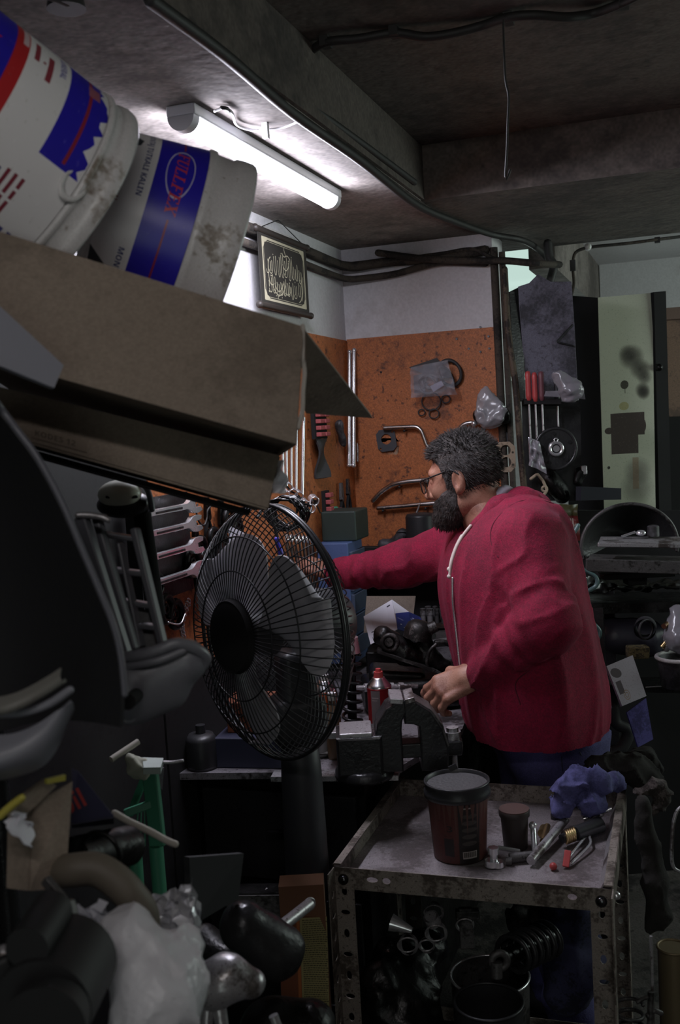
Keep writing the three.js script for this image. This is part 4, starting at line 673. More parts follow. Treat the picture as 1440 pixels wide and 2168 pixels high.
  for (const [x, z, h, r] of [[-1.09, -1.55, 0.5, 0.07], [-1.09, -1.74, 0.5, 0.07], [-1.09, -1.92, 0.5, 0.07]]) part(st, 'bumper', sheet((u, v) => { const a = -0.5 + v * 2.6; return [x + 1.0 + r * Math.cos(a) + 0.03 * Math.sin(u * 5), 0.02 + u * h, z + 1.5 + r * Math.sin(a)]; }, 20, 14, 0.006), mt.matte);
}
// lower heap
{
  const cb = thing('small_carton', 'narrow brown cardboard box standing in the scrap heap', 'carton', [-0.636,1.252,-0.865]);
  partW(cb, 'side_panel', slab([-0.64,1.341,-0.85], [-0.614,1.354,-0.882], [-0.624,1.246,-0.869], [-0.639,1.259,-0.832], 0.004), mt.card); partW(cb, 'end_panel', slab([-0.675,1.327,-0.858], [-0.64,1.341,-0.85], [-0.639,1.259,-0.832], [-0.672,1.254,-0.842], 0.004), mt.card);
  partW(cb, 'flap', slab([-0.643,1.351,-0.808], [-0.623,1.367,-0.848], [-0.618,1.358,-0.859], [-0.641,1.333,-0.828], 0.004), mt.card);
  soloW('yellow_tape', 'strip of yellow tape on the brown box edge', 'tape', slab([-0.615,1.371,-0.84], [-0.609,1.368,-0.863], [-0.61,1.362,-0.863], [-0.615,1.366,-0.84], 0.004), M('yellow', { c: [0.42, 0.36, 0.06], r: 0.5 }));
  soloW('white_wrapper', 'crumpled white wrapper in front of the brown box', 'wrapper', sheet((u, v) => { const a = lerp([-0.637,1.342,-0.798], [-0.62,1.31,-0.812], u), b = lerp([-0.628,1.349,-0.812], [-0.628,1.33,-0.832], u); const p = lerp(a, b, v); p[2] += 0.008 * noise(u * 5, v * 5, 2); return p; }, 16, 10, 0.002), M('wrapper', { c: [0.55, 0.54, 0.60], r: 0.5 }));
  soloW('yellow_rope', 'thin yellow rope beside the brown box', 'rope', tube([[-0.639,1.348,-0.798],[-0.63,1.356,-0.802],[-0.619,1.364,-0.806]], 0.004), M('yellow', {}));
  // dark blue box end with red letters
  const lt = canvasTex(256, 256, (x) => { x.fillStyle = '#1d1d3c'; x.fillRect(0, 0, 256, 256); x.fillStyle = '#a8322c'; x.save(); x.translate(20, 190); x.rotate(-0.55); x.font = 'bold 120px sans-serif'; x.fillText('oil', -40, 20); x.restore(); });
  const bx = thing('oil_box', 'dark blue box corner with red lettering beside the brown carton', 'box', [-0.632,1.29,-0.934]); const g = slab([-0.654,1.345,-0.941], [-0.648,1.342,-0.943], [-0.618,1.288,-0.959], [-0.65,1.29,-0.927], 0.004);
  g.setAttribute('uv', new THREE.Float32BufferAttribute([0.1, 1, 0.25, 1, 1, 0.25, 0.1, 1, 1, 0.25, 0.1, 0, 0.1, 0, 1, 0.25, 0.25, 1, 0.1, 0, 0.25, 1, 0.1, 1, ...new Array(48).fill(0.02)], 2)); partW(bx, 'printed_end', g, M('oil_print', { map: lt, r: 0.6 }), false);
  partW(bx, 'box_body', slab([-0.65,1.29,-0.927], [-0.618,1.288,-0.959], [-0.705,1.222,-1.093], [-0.755,1.219,-1.076], 0.004), M('navy2', { c: [0.018, 0.018, 0.045], r: 0.6 }));
  soloW('pipe_end', 'short dull pipe stub pointing out of the heap', 'pipe', [put(new THREE.CylinderGeometry(0.024, 0.024, 0.12, 28, 1, true), [-0.666,1.225,-1.001], [1.3, 0.3, 0]), put(ring(0.024, 0.003), [-0.633,1.247,-0.951])], mt.greasy);
  // green crate end with its struts
  const gc = thing('green_stool', 'green plastic folding stool with a pale top and crossed struts', 'stool', [-0.898,1.014,-1.486]), gp = mt.green;
  partW(gc, 'leg', beamGeo([-0.889,1.139,-1.5], [-0.879,1.013,-1.492], 0.028, 0.012, [0, 0, 1], 0.003), gp); partW(gc, 'leg', beamGeo([-0.92,1.121,-1.541], [-0.96,1.042,-1.541], 0.012, 0.010, [0, 0, 1], 0.002), gp);
  partW(gc, 'strut', beamGeo([-0.931,1.07,-1.479], [-0.881,1.086,-1.498], 0.014, 0.010, [0, 0, 1], 0.002), gp); for (let i = 0; i < 6; i++) { partW(gc, 'slat', bar([-0.915,1.073,-1.496].map((v, k) => v + (k === 0 ? i * 0.006 : 0)), [-0.921,1.012,-1.488].map((v, k) => v + (k === 0 ? i * 0.0095 : 0)), 0.0014), gp); }
  partW(gc, 'leg', bar([-0.883,1.013,-1.491], [[-0.883,1.013,-1.491][0] + 0.01, 0, [-0.883,1.013,-1.491][2]], 0.012), gp); partW(gc, 'leg', bar([-0.933,1.004,-1.505], [[-0.933,1.004,-1.505][0] - 0.01, 0, [-0.933,1.004,-1.505][2]], 0.012), gp);
  partW(gc, 'seat', [slab([-0.906,1.154,-1.506], [-0.872,1.151,-1.517], [-0.857,1.148,-1.48], [-0.884,1.149,-1.471], 0.012)], M('stool_top', { c: [0.40, 0.46, 0.42], r: 0.5 })); partW(gc, 'side_panel', slab([-0.885,1.135,-1.512], [-0.883,1.134,-1.534], [-0.887,1.096,-1.529], [-0.887,1.113,-1.509], 0.004), mt.grey);
  soloW('torn_wrapping', 'torn pale wrapping and tape bundled on the green stool', 'wrapping', sdfGeo((x, y, z) => cone(x, y, z, [-0.912,1.164,-1.484], [-0.9,1.145,-1.486], 0.014, 0.016) + 0.009 * noise(x * 70, y * 70, z * 70), [-1.05, 1.05, -1.75], [-0.75, 1.35, -1.4], 0.005), M('dirty_white', { c: [0.34, 0.34, 0.27], r: 0.8 }));
  soloW('thin_stick', 'thin pale stick lying on the green stool', 'stick', [bar([-0.934,1.171,-1.455], [-0.912,1.186,-1.507], 0.0055)], M('pale_wood', { c: [0.40, 0.37, 0.32], r: 0.8 }));
  soloW('bent_rod', 'thin pale rod leaning down from the blue box', 'rod', tube([[-0.704,1.233,-1.095],[-0.689,1.223,-1.099],[-0.661,1.207,-1.107],[-0.644,1.196,-1.112],[-0.633,1.19,-1.116]], 0.0045), M('pale_wood', {}));
  soloW('wire_spike', 'thin wire sticking out beside the green stool', 'wire', tube([[-0.867,1.152,-1.509],[-0.853,1.151,-1.514],[-0.837,1.153,-1.519]], 0.003), mt.steel);
  // brown hose arc
  soloW('brown_hose', 'thick dull brown hose bent in an arc over the plastic bags', 'hose', tube([[-0.648,1.254,-0.882],[-0.612,1.268,-0.864],[-0.589,1.268,-0.872],[-0.571,1.257,-0.877],[-0.556,1.24,-0.881],[-0.55,1.215,-0.892],[-0.559,1.179,-0.907]], 0.017, { rad: 14 }), M('brown_rubber', { c: [0.13, 0.11, 0.085], r: 0.6 }));
  // plastic bags
  const bag = (label, k, lo, hi, cell, mat, f) => soloW('plastic_bag', label, 'plastic bag', sdfGeo(f, lo, hi, cell), mat);
  const B1 = [-0.52,1.218,-0.839], B2 = [-0.496,1.174,-0.822], B3 = [-0.533,1.214,-0.834], B4 = [-0.493,1.197,-0.867], B5 = [-0.512,1.139,-0.813], wr = (x, y, z) => 0.008 * noise(x * 16, y * 8, z * 16) - 0.007 * Math.pow(1 - Math.abs(noise(x * 30 + y * 5, y * 5, z * 30)), 6) - 0.004 * Math.pow(1 - Math.abs(noise(x * 40 - y * 24, y * 22, z * 40)), 6);
  bag('big tied white plastic bag in front of the scrap heap', 0, B1.map((v) => v - 0.16), B1.map((v) => v + 0.16), 0.005, mt.bag, (x, y, z) => { let d = cone(x, y, z, B3, B2, 0.030, 0.040); d = smin(d, cone(x, y, z, B4, B2, 0.018, 0.036), 0.02); d = smin(d, cone(x, y, z, B2, B5, 0.036, 0.03), 0.02); return d + wr(x, y, z); });
  soloW('plastic_bag', 'small crumpled clear bag beside the brown hose', 'plastic bag', [crumple([-0.601,1.239,-0.844], [-0.563,1.246,-0.847], [-0.564,1.213,-0.844], [-0.602,1.203,-0.841], 8, 0.010, 31), crumple([-0.606,1.233,-0.853], [-0.572,1.238,-0.86], [-0.571,1.208,-0.857], [-0.608,1.2,-0.849], 6, 0.008, 32)], M('bag_clear', { c: [0.62, 0.62, 0.68], r: 0.22, transmission: 0.3, thickness: 0 }));
  soloW('foil_bag', 'crinkled silver foil bag behind the big white bag', 'foil bag', [crumple([-0.583,1.196,-0.964], [-0.531,1.217,-0.962], [-0.527,1.154,-0.969], [-0.578,1.145,-0.961], 9, 0.010, 21), crumple([-0.583,1.196,-0.964], [-0.531,1.217,-0.962], [-0.546,1.135,-1.003], [-0.598,1.125,-0.994], 7, 0.008, 22), crumple([-0.531,1.217,-0.962], [-0.561,1.15,-1.031], [-0.559,1.107,-1.028], [-0.529,1.16,-0.958], 6, 0.008, 23)], M('foil', { c: [0.70, 0.70, 0.74], r: 0.32, m: 0.6 }));
  // dark electric motor in front, chrome fittings at the very edge
  const MB = M('motor_black', { c: [0.011, 0.011, 0.012], r: 0.6 }), mo = [-0.538,1.234,-0.727], em = thing('starter_motor', 'black round starter motor in front of the white bag', 'engine part', mo, 0.5);
  part(em, 'motor_body', [cyl(0.042, 0.042, 0.085, [0, 0, 0], [LEFT, 0, 0.2], 30), cyl(0.030, 0.034, 0.03, [0, 0, 0.055], [LEFT, 0, 0.2], 30)], MB); part(em, 'solenoid', cyl(0.018, 0.018, 0.07, [-0.01, 0.05, 0.0], [LEFT, 0, 0.2], 20), MB); part(em, 'bracket', box(0.05, 0.09, 0.012, [-0.045, -0.01, 0.02], [0, 0.2, 0.3], 0.004), MB);
  soloW('lever_arm', 'dark lever arm with a bright tip sticking up from the heap', 'lever', [beamGeo([-0.594,1.29,-0.798], [-0.572,1.272,-0.793], 0.010, 0.008, [0, 0, 1], 0.002), beamGeo([-0.572,1.272,-0.793], [-0.561,1.252,-0.785], 0.020, 0.012, [0, 0, 1], 0.003)], mt.dullsteel);
  soloW('chrome_fitting', 'blurred bright metal fitting at the base of the heap', 'fitting', [put(ball(0.014, [0, 0, 0], [0.8, 1.2, 0.8]), [-0.593,1.243,-0.73]), put(ball(0.013), [-0.594,1.211,-0.727])], mt.steel);
  // alloy alternator casting and dark castings
  const AL = M('cast_alloy', { map: rep(dirtTex([0.66, 0.65, 0.66], [0.36, 0.34, 0.33], 57, { lo: 0.5, hi: 0.8 }), 0.15), r: 0.35, m: 0.6, b: 0.0008 });
  const ao = [-0.56,1.038,-1.075], am = 1.25 / 2200, qa = (x, y, z = 0) => [(x - 470) * am, (2085 - y) * am, z];
  const al = thing('alloy_casting', 'bright rounded alloy housing with stubby legs on the heap', 'engine part', ao, FACE);
  part(al, 'housing', sdfGeo((x, y, z) => { let d = cone(x, y, z, qa(450, 2085), qa(470, 2075), 0.030, 0.030); d = smin(d, cone(x, y, z, qa(490, 2070), qa(530, 2085), 0.026, 0.018), 0.01); return d + 0.0015 * noise(x * 60, y * 60, z * 60); }, [-0.08, -0.06, -0.06], [0.08, 0.07, 0.06], 0.0035), AL);
  for (const [a, b] of [[[405, 2120], [380, 2168]], [[440, 2115], [432, 2175]], [[462, 2118], [470, 2175]]]) part(al, 'leg', bar(qa(...a, 0.01), qa(...b, 0.02), 0.009, 0.008), AL);
  const dk = (label, name, f, lo, hi, m) => soloW(name, label, 'engine part', sdfGeo(f, lo, hi, 0.006), m);
  const D1 = [-0.632,0.972,-1.309], D2 = [-0.594,0.945,-1.32], D3 = [-0.606,0.946,-1.263];
  dk('dark round bellhousing casting behind the alloy housing', 'bellhousing', (x, y, z) => { let d = smax(cone(x, y, z, [-0.641,0.989,-1.308], [-0.605,0.939,-1.337], 0.036, 0.042), -cone(x, y, z, [-0.597,1.007,-1.261], [-0.57,0.982,-1.268], 0.02, 0.03), 0.01); return d + 0.003 * noise(x * 40, y * 40, z * 40); }, D1.map((v) => v - 0.13), D1.map((v) => v + 0.13), mt.iron);
  dk('dark ribbed gearbox lump under the bellhousing', 'gearbox', (x, y, z) => { let d = smin(cone(x, y, z, [-0.608,0.838,-1.306], [-0.558,0.835,-1.323], 0.045, 0.045), cone(x, y, z, [-0.725,0.875,-1.396], [-0.766,0.892,-1.415], 0.03, 0.028), 0.03); return d + 0.006 * noise(x * 30, y * 30, z * 30); }, D3.map((v) => v - 0.22), D3.map((v) => v + 0.2), mt.greasy);
  soloW('bright_bolt', 'slim bright bolt low between the castings', 'bolt', bar([-0.523,0.97,-1.135], [-0.516,0.949,-1.135], 0.006), mt.chrome); soloW('bright_bolt', 'thin pale spike standing beside the bellhousing', 'bolt', bar([-0.659,1.004,-1.303], [-0.647,0.981,-1.305], 0.003), mt.steel);
  soloW('bumper_edge', 'dark bumper corner standing behind the foil bag', 'bumper', slab([-0.668,1.133,-1.205], [-0.641,1.094,-1.317], [-0.65,1.03,-1.308], [-0.667,1.041,-1.197], 0.01), M('dark_grey_plastic', { c: [0.014, 0.014, 0.016], r: 0.8 }));
  // box of scrap that carries the heap
  const sb = thing('scrap_bin', 'low dark steel bin heaped with car parts', 'bin', [-0.86, 0, -1.1]);
  part(sb, 'bin_floor', box(0.58, 0.02, 0.72, [0.05, 0.62, 0.12]), mt.iron); part(sb, 'side', box(0.58, 0.62, 0.02, [0.05, 0.31, 0.48]), mt.iron); part(sb, 'side', box(0.02, 0.62, 0.72, [0.34, 0.31, 0.12]), mt.iron);
}
// pipe, drawer front and printed box in the gap left of the cart
{
  soloW('steel_tube', 'bright hollow steel tube leaning out of the heap', 'tube', [put(new THREE.CylinderGeometry(0.011, 0.011, 0.01, 18, 1, true), [0,1.7,0]), bar([-0.674,0.903,-1.395], [-0.645,0.896,-1.574], 0.010), put(ring(0.010, 0.002), [-0.645,0.896,-1.574], [0, 0.9, 0])].slice(1), mt.steel);
  const dr = thing('drawer_cabinet', 'dull grey steel drawer standing low in front of the bench', 'cabinet', [[-0.898,0.636,-2.037][0], 0, [-0.898,0.636,-2.037][2]], 0);
  partW(dr, 'front', slab([-1.016,0.679,-2], [-0.815,0.661,-2.089], [-0.816,0.613,-2.085], [-1.017,0.628,-1.995], 0.012), mt.dullsteel); partW(dr, 'top', slab([-1.016,0.679,-2], [-0.815,0.661,-2.089], [-0.842,0.661,-2.133], [-1.031,0.675,-2.058], 0.006), mt.greasy); partW(dr, 'cabinet', slab([-1.021,0.623,-2.003], [-0.82,0.606,-2.094], [[-0.82,0.606,-2.094][0], 0, [-0.82,0.606,-2.094][2]], [[-1.021,0.623,-2.003][0], 0, [-1.021,0.623,-2.003][2]], 0.012), mt.iron);
  soloW('loose_washer', 'small pale strip lying on the grey drawer', 'strip', box(0.022, 0.004, 0.01, [-0.937,0.67,-2.059], [0, 0.2, -0.3]), mt.steel);
  const tx = canvasTex(256, 512, (x, w, h) => { x.fillStyle = '#6e3a20'; x.fillRect(0, 0, w, h); x.fillStyle = '#8d8358'; x.fillRect(110, 0, 146, h); x.fillStyle = '#34301c'; const q = rng(3); for (let i = 0; i < 62; i++) { let p = 122; while (p < 245) { const a = 3 + q() * 14; x.fillRect(p, 8 + i * 8, a, 3); p += a + 3; } } x.fillStyle = '#a05a2c'; x.fillRect(92, 0, 16, 330); });
  const pb = thing('printed_box', 'rust orange box with a pale printed text column behind the cart leg', 'box', [[-0.724,0.646,-1.727][0], 0, [-0.724,0.646,-1.727][2]], 0);
  const g = slab([-0.77,0.785,-1.723], [-0.692,0.775,-1.771], [-0.692,0.507,-1.747], [-0.769,0.525,-1.7], 0.004); printUV(g); partW(pb, 'printed_face', g, M('text_print', { map: tx, r: 0.7 }), false);
  partW(pb, 'box_body', box(0.085, 0.62, 0.05, add([-0.741,0.66,-1.765], [0, -0.13, -0.01]), [0, 0.34, 0]), M('rust_card', { c: [0.14, 0.06, 0.03], r: 0.8 }));
}

// ---------- pedestal fan ----------
{
  const C = [-0.812,1.306,-1.85], ax = [-0.547,0.036,0.836], foot = add(C, [0.018, 0, -0.088]);
  const t = thing('pedestal_fan', 'black pedestal fan with grey blades behind a round wire guard', 'fan', [foot[0], 0, foot[2]]);
  const h = new THREE.Group(); h.position.set(C[0] - foot[0], C[1], C[2] - foot[2]); turnTo(h, ax);
  const inHead = (g) => { h.updateMatrix(); return (Array.isArray(g) ? join(g) : g.index ? g.toNonIndexed() : g).applyMatrix4(h.matrix); };
  const wireM = M('guard_wire', { c: [0.02, 0.02, 0.022], r: 0.35, m: 0.3 }), R = 0.249;
  const N = 84, prof = (s, pts) => tube(pts.map(([r, z]) => [0, r, s * z]), 0.0013, { seg: 12, rad: 5 });
  const geoF = prof(1, [[0.052, 0.078], [0.12, 0.073], [0.18, 0.060], [0.228, 0.030], [R, 0.0]]), geoB = prof(-1, [[0.07, 0.085], [0.13, 0.082], [0.19, 0.066], [0.23, 0.030], [R, 0.004]]);
  const guard = (name, geo, ringsAt, s) => {
    const g = part(t, name, inHead(ringsAt.map(([r, z, q]) => ring(r, q, [0, 0, s * z], [0, 0, 0], 80))), wireM);
    const base = uvBox(geo);
    for (let i = 0; i < N; i++) { const m = new THREE.Mesh(base, wireM); m.name = 'wire'; m.castShadow = m.receiveShadow = true; m.quaternion.copy(h.quaternion).multiply(new THREE.Quaternion().setFromAxisAngle(new THREE.Vector3(0, 0, 1), i / N * Math.PI * 2)); m.position.copy(h.position); g.add(m); }
  };
  guard('front_guard', geoF, [[R, 0, 0.0045], [0.125, 0.073, 0.0016], [0.19, 0.056, 0.0016]], 1);
  guard('back_guard', geoB, [[R - 0.002, 0.010, 0.004], [0.14, 0.08, 0.0016]], -1);
  part(t, 'centre_cap', inHead([cyl(0.073, 0.069, 0.014, [0, 0, 0.082], [LEFT, 0, 0], 40), ball(0.070, [0, 0, 0.086], [1, 1, 0.12])]), mt.matte);
  // three broad blades and hub
  const bladeM = M('fan_blade', { c: [0.56, 0.54, 0.58], r: 0.5, transmission: 0.15, thickness: 0 });
  const blade = (a0) => sheet((u, v) => {
    const r = 0.040 + u * 0.180, e = (v - 0.5) * 2, grow = 0.42 + 0.36 * Math.sin(Math.min(1, u / 0.7) * Math.PI / 2), end = u < 0.55 ? 1 : Math.sqrt(Math.max(0.0004, 1 - Math.pow((u - 0.55) / 0.45, 2.6)));
    const a = a0 + e * grow * end * 0.98 + u * 0.28; return [r * Math.cos(a), r * Math.sin(a), 0.030 * e * (1 - 0.3 * u) + 0.016];
  }, 22, 16, 0.003);
  for (let i = 0; i < 3; i++) part(t, 'blade', inHead(blade(0.12 + i * Math.PI * 2 / 3)), bladeM);
  part(t, 'hub', inHead([cyl(0.048, 0.040, 0.05, [0, 0, 0.018], [LEFT, 0, 0], 32), ball(0.040, [0, 0, 0.042], [1, 1, 0.4])]), M('fan_hub', { c: [0.05, 0.048, 0.052], r: 0.5 }));
  part(t, 'motor_housing', inHead(put(new THREE.LatheGeometry([[0.0, -0.20], [0.035, -0.198], [0.058, -0.18], [0.07, -0.145], [0.074, -0.105], [0.07, -0.088], [0, -0.086]].map((p) => new THREE.Vector2(...p)), 36), [0, 0, 0], [LEFT, 0, 0])), mt.black);
  const top = C[1] - 0.05, neckY = C[1] - 0.20;
  part(t, 'tilt_neck', [box(0.075, 0.17, 0.085, [0, top - 0.09, 0], [0, 0.6, 0], 0.02), box(0.11, 0.10, 0.10, [0, neckY, 0], [0, 0.6, 0], 0.02)], mt.black);
  part(t, 'control_box', [lathe([[0, 0], [0.044, 0], [0.046, 0.05], [0.042, 0.26], [0.038, 0.34], [0, 0.34]], [0, neckY - 0.38, 0])], M('fan_column', { c: [0.03, 0.03, 0.036], r: 0.5 }));
  part(t, 'pole', cyl(0.022, 0.02, neckY - 0.3, [0, (neckY - 0.3) / 2 + 0.03, 0]), mt.black);
  part(t, 'base', lathe([[0, 0], [0.14, 0], [0.145, 0.012], [0.13, 0.03], [0.06, 0.05], [0.03, 0.09], [0, 0.09]], [-0.085, 0, 0.05]), mt.black);
}

// ---------- perforated-angle cart ----------
const CART = { y: 0.775, at: [0, 0], turn: 0 };
{
  const p1 = [-0.733,0.8,-1.932], turn = 0.02, W = 0.555, D = 0.53, H = 0.80, hw = W / 2, hd = D / 2, cs = Math.cos(turn), sn = Math.sin(turn);
  const c = [p1[0] + hw * cs - hd * sn, 0, p1[2] - hw * sn - hd * cs];
  CART.c = c; CART.turn = turn; CART.hw = hw; CART.hd = hd; CART.floor = H - 0.042;
  const sm = M('cart_steel', { map: rep(dirtTex([0.54, 0.505, 0.475], [0.30, 0.265, 0.24], 91, { lo: 0.42, hi: 0.7, speck: 0.72 }), 0.22), r: 0.6, m: 0.25, b: 0.001 });
  const t = thing('workshop_cart', 'small steel cart of perforated angle legs with a shallow tray top', 'cart', c, turn);
  const slots = (len, w, seed) => { const h = []; const n = Math.floor(len / 0.045); for (let i = 0; i < n; i++) { const s = 0.03 + i * 0.045; if (s > len - 0.02) break; h.push([s, w * 0.5, i % 2 ? 0.0055 : 0.0095, i % 2 ? 0.010 : 0.0060]); } return h; };
  const strip = (len, w, holes = true) => plate([[0, 0], [len, 0], [len, w], [0, w]], 0.0025, { holes: holes ? slots(len, w) : [], seg: 6 });
  const up = (g) => put(g, [0, 0, 0], [0, 0, LEFT]);     // along y
  const leg = (sx, sz) => [put(up(strip(H, 0.042)), [sx > 0 ? hw : -hw + 0.042, 0, sz * hd - (sz > 0 ? 0 : 0)]), put(up(strip(H, 0.042)), [0, 0, 0], [0, 0, 0]).applyMatrix4(new THREE.Matrix4().makeRotationY(LEFT).setPosition(sx * hw, 0, sz > 0 ? hd : -hd + 0.042))];
  for (const sx of [-1, 1]) for (const sz of [-1, 1]) part(t, 'leg', leg(sx, sz), sm);
  // tray: floor and four upright rims
  part(t, 'tray_floor', box(W - 0.004, 0.003, D - 0.004, [0, H - 0.044, 0]), M('tray_steel', { map: rep(dirtTex([0.60, 0.57, 0.58], [0.42, 0.39, 0.39], 92, { lo: 0.4, hi: 0.75, speck: 0.76 }), 0.35), r: 0.5, m: 0.45, b: 0.0008 }));
  part(t, 'tray_rim', put(plate([[0, 0], [W, 0], [W, 0.045], [0, 0.045]], 0.0025, { holes: [[0.082, 0.024, 0.012, 0.0055], [0.112, 0.024, 0.0085, 0.0065], [W - 0.075, 0.024, 0.009, 0.006]], seg: 8 }), [-hw, H - 0.045, hd + 0.0005]), sm);
  part(t, 'tray_rim', box(W, 0.045, 0.003, [0, H - 0.0225, -hd]), sm);
  for (const s of [-1, 1]) part(t, 'tray_rim', [box(0.003, 0.05, D, [s * hw, H - 0.02, 0]), box(0.016, 0.003, D, [s * (hw - 0.008), H + 0.005, 0])], sm);
  part(t, 'tray_rim', [box(0.003, 0.035, D * 0.8, [hw - 0.022, H - 0.026, -0.02], [0, 0.0, -0.5])], mt.steel);
  for (const sx of [-1, 1]) for (const sz of [1]) part(t, 'bolt', [cyl(0.011, 0.011, 0.004, [sx * (hw - 0.021), H - 0.024, sz * hd + 0.005], [LEFT, 0, 0], 20), ball(0.009, [sx * (hw - 0.021), H - 0.024, sz * hd + 0.008], [1, 1, 0.6])], M('bolt_head', { c: [0.10, 0.10, 0.105], r: 0.25, m: 1 }));
  part(t, 'bolt', ball(0.008, [hw + 0.006, H - 0.018, hd - 0.012]), mt.chrome);
  // lower shelf
  part(t, 'shelf_rail', box(W - 0.01, 0.035, 0.003, [0, 0.19, -hd + 0.004]), sm);
}

// ---------- load of the cart ----------
{
  const yf = CART.floor;
  const bt = (body) => canvasTex(1024, 512, (x, w, h) => { x.fillStyle = '#4b211b'; x.fillRect(0, 0, w, h); const q = rng(9); for (const X of [0, 340, 680]) { x.fillStyle = '#17110f'; x.fillRect(X + 110, 0, 130, h); x.fillStyle = '#8a8580'; x.fillRect(X + 128, 36, 70, 12); x.fillStyle = '#3a3431'; for (let i = 0; i < 5; i++) { x.beginPath(); x.ellipse(X + 175, 110 + i * 58, 46, 20, 0, 0, 7); x.fill(); } x.fillStyle = '#9c9691'; x.fillRect(X + 130, 410, 90, 62); x.fillStyle = '#1a1614'; for (let i = 0; i < 22; i++) x.fillRect(X + 134 + i * 3.8, 416, 1 + (i * 5) % 3, 44); x.fillStyle = '#1b1513'; x.font = 'bold 70px sans-serif'; x.fillText('3', X + 40, 240); x.fillRect(X + 20, 300, 60, 150); } x.globalAlpha = 0.35; for (let i = 0; i < 500; i++) { x.fillStyle = '#120d0b'; x.fillRect(q() * w, q() * h, 3 + q() * 12, 2 + q() * 8); } });
  const p = [-0.515,0.755,-2.135], t = thing('grease_tub', 'dirty red tub with a black rim standing on the cart', 'tub', [p[0], yf + 0.0, p[2]], FACE), R = 0.069, H = 0.168;
  part(t, 'tub_shell', lathe([[0, 0], [R * 0.80, 0], [R * 0.82, 0.004], [R * 0.95, H - 0.03], [R * 0.93, H - 0.03], [R * 0.79, 0.006], [0, 0.006]]), M('tub_red', { c: [0.085, 0.035, 0.028], r: 0.5 }));
  part(t, 'wrapper', put(new THREE.CylinderGeometry(R * 0.945, R * 0.825, H - 0.035, 48, 1, true), [0, (H - 0.035) / 2 + 0.003, 0], [0, 3.4, 0]), M('tub_print', { map: bt(), r: 0.45 }), false);
  part(t, 'rim', lathe([[R * 0.95, H - 0.034], [R * 1.04, H - 0.032], [R * 1.05, H - 0.022], [R * 1.0, H - 0.02], [R * 1.0, H - 0.006], [R * 1.03, H - 0.004], [R * 1.03, H], [R * 0.97, H], [R * 0.95, H - 0.01]]), mt.black);
  part(t, 'contents', cyl(R * 0.95, R * 0.95, 0.004, [0, H - 0.010, 0], [0, 0, 0], 40), M('grease_top', { c: [0.07, 0.068, 0.07], r: 0.6, b: 0.003 }));
  part(t, 'spout', box(0.018, 0.012, 0.004, [0.0, H + 0.003, -R * 0.98], [0, 0, 0.4]), mt.black);
  const c = [-0.405,0.755,-2.198], k = thing('dark_cup', 'small dark cup with a brown rim on the cart', 'cup', [c[0], yf, c[2]]);
  part(k, 'cup_shell', lathe([[0, 0], [0.026, 0], [0.030, 0.07], [0.0335, 0.072], [0.034, 0.084], [0.030, 0.086], [0.029, 0.078], [0.024, 0.004], [0, 0.004]]), M('cup_dark', { c: [0.035, 0.026, 0.024], r: 0.55 })); part(k, 'lid', cyl(0.033, 0.033, 0.006, [0, 0.084, 0]), M('cup_brown', { c: [0.075, 0.038, 0.032], r: 0.7 }));
  // tools
  const up = (q, h) => [q[0], yf + h, q[2]];
  soloW('steel_pipe_tool', 'thick bright steel extension bar lying across the tray', 'bar', [bar(up([-0.356,0.76,-2.097], 0.016), up([-0.311,0.775,-2.301], 0.026), 0.0095, 0.0095, 18), put(ring(0.009, 0.002), up([-0.311,0.775,-2.301], 0.026), [0.5, 0.2, 0])], mt.steel);
  soloW('ratchet_handle', 'thin chrome ratchet bar reaching to the far tray corner', 'ratchet', [bar(up([-0.27,0.76,-2.308], 0.030), up([-0.209,0.79,-2.327], 0.052), 0.0055), put(ball(0.011), up([-0.235,0.78,-2.319], 0.043)), bar(up([-0.277,0.76,-2.334], 0.030), up([-0.233,0.78,-2.32], 0.040), 0.004)], mt.chrome);
  const gp = thing('air_grinder', 'black tool with a brass spring collar lying in the tray', 'power tool', up([-0.256,0.76,-2.257], 0.018)); const ga = up([-0.306,0.76,-2.208], 0.022), gb = up([-0.232,0.76,-2.293], 0.026);
  partW(gp, 'grip', bar(lerp(ga, gb, 0.35), gb, 0.016, 0.018, 18), mt.black); for (let i = 0; i < 5; i++) partW(gp, 'coil', put(ring(0.013, 0.003, [0, 0, 0], [0, LEFT, 0], 20), lerp(ga, gb, 0.12 + i * 0.05), [0, 0.3, 0]), mt.brass); partW(gp, 'nose', bar(ga, lerp(ga, gb, 0.35), 0.010), mt.iron);
  soloW('brass_fitting', 'small brass fitting beside the cup', 'fitting', [bar(up([-0.347,0.76,-2.212], 0.012), up([-0.346,0.76,-2.279], 0.02), 0.007), bar(up([-0.357,0.76,-2.258], 0.01), up([-0.356,0.76,-2.291], 0.01), 0.009)], mt.brass);
  const sp = [[1030,0], [1,0]];
  soloW('spark_plug', 'spark plug lying at the near tray edge with its hex up', 'spark plug', [cyl(0.012, 0.012, 0.014, up([-0.433,0.76,-2.091], 0.034), [0, 0, 0], 6), cyl(0.008, 0.009, 0.04, up([-0.433,0.76,-2.091], 0.02)), cyl(0.017, 0.015, 0.012, up([-0.436,0.76,-2.09], 0.008)), cyl(0.015, 0.013, 0.01, up([-0.425,0.76,-2.092], 0.006))], mt.chrome);
  soloW('thin_extension', 'thin steel extension lying between tub and cup', 'bar', bar(up([-0.431,0.76,-2.135], 0.022), up([-0.389,0.76,-2.153], 0.010), 0.005), mt.chrome);
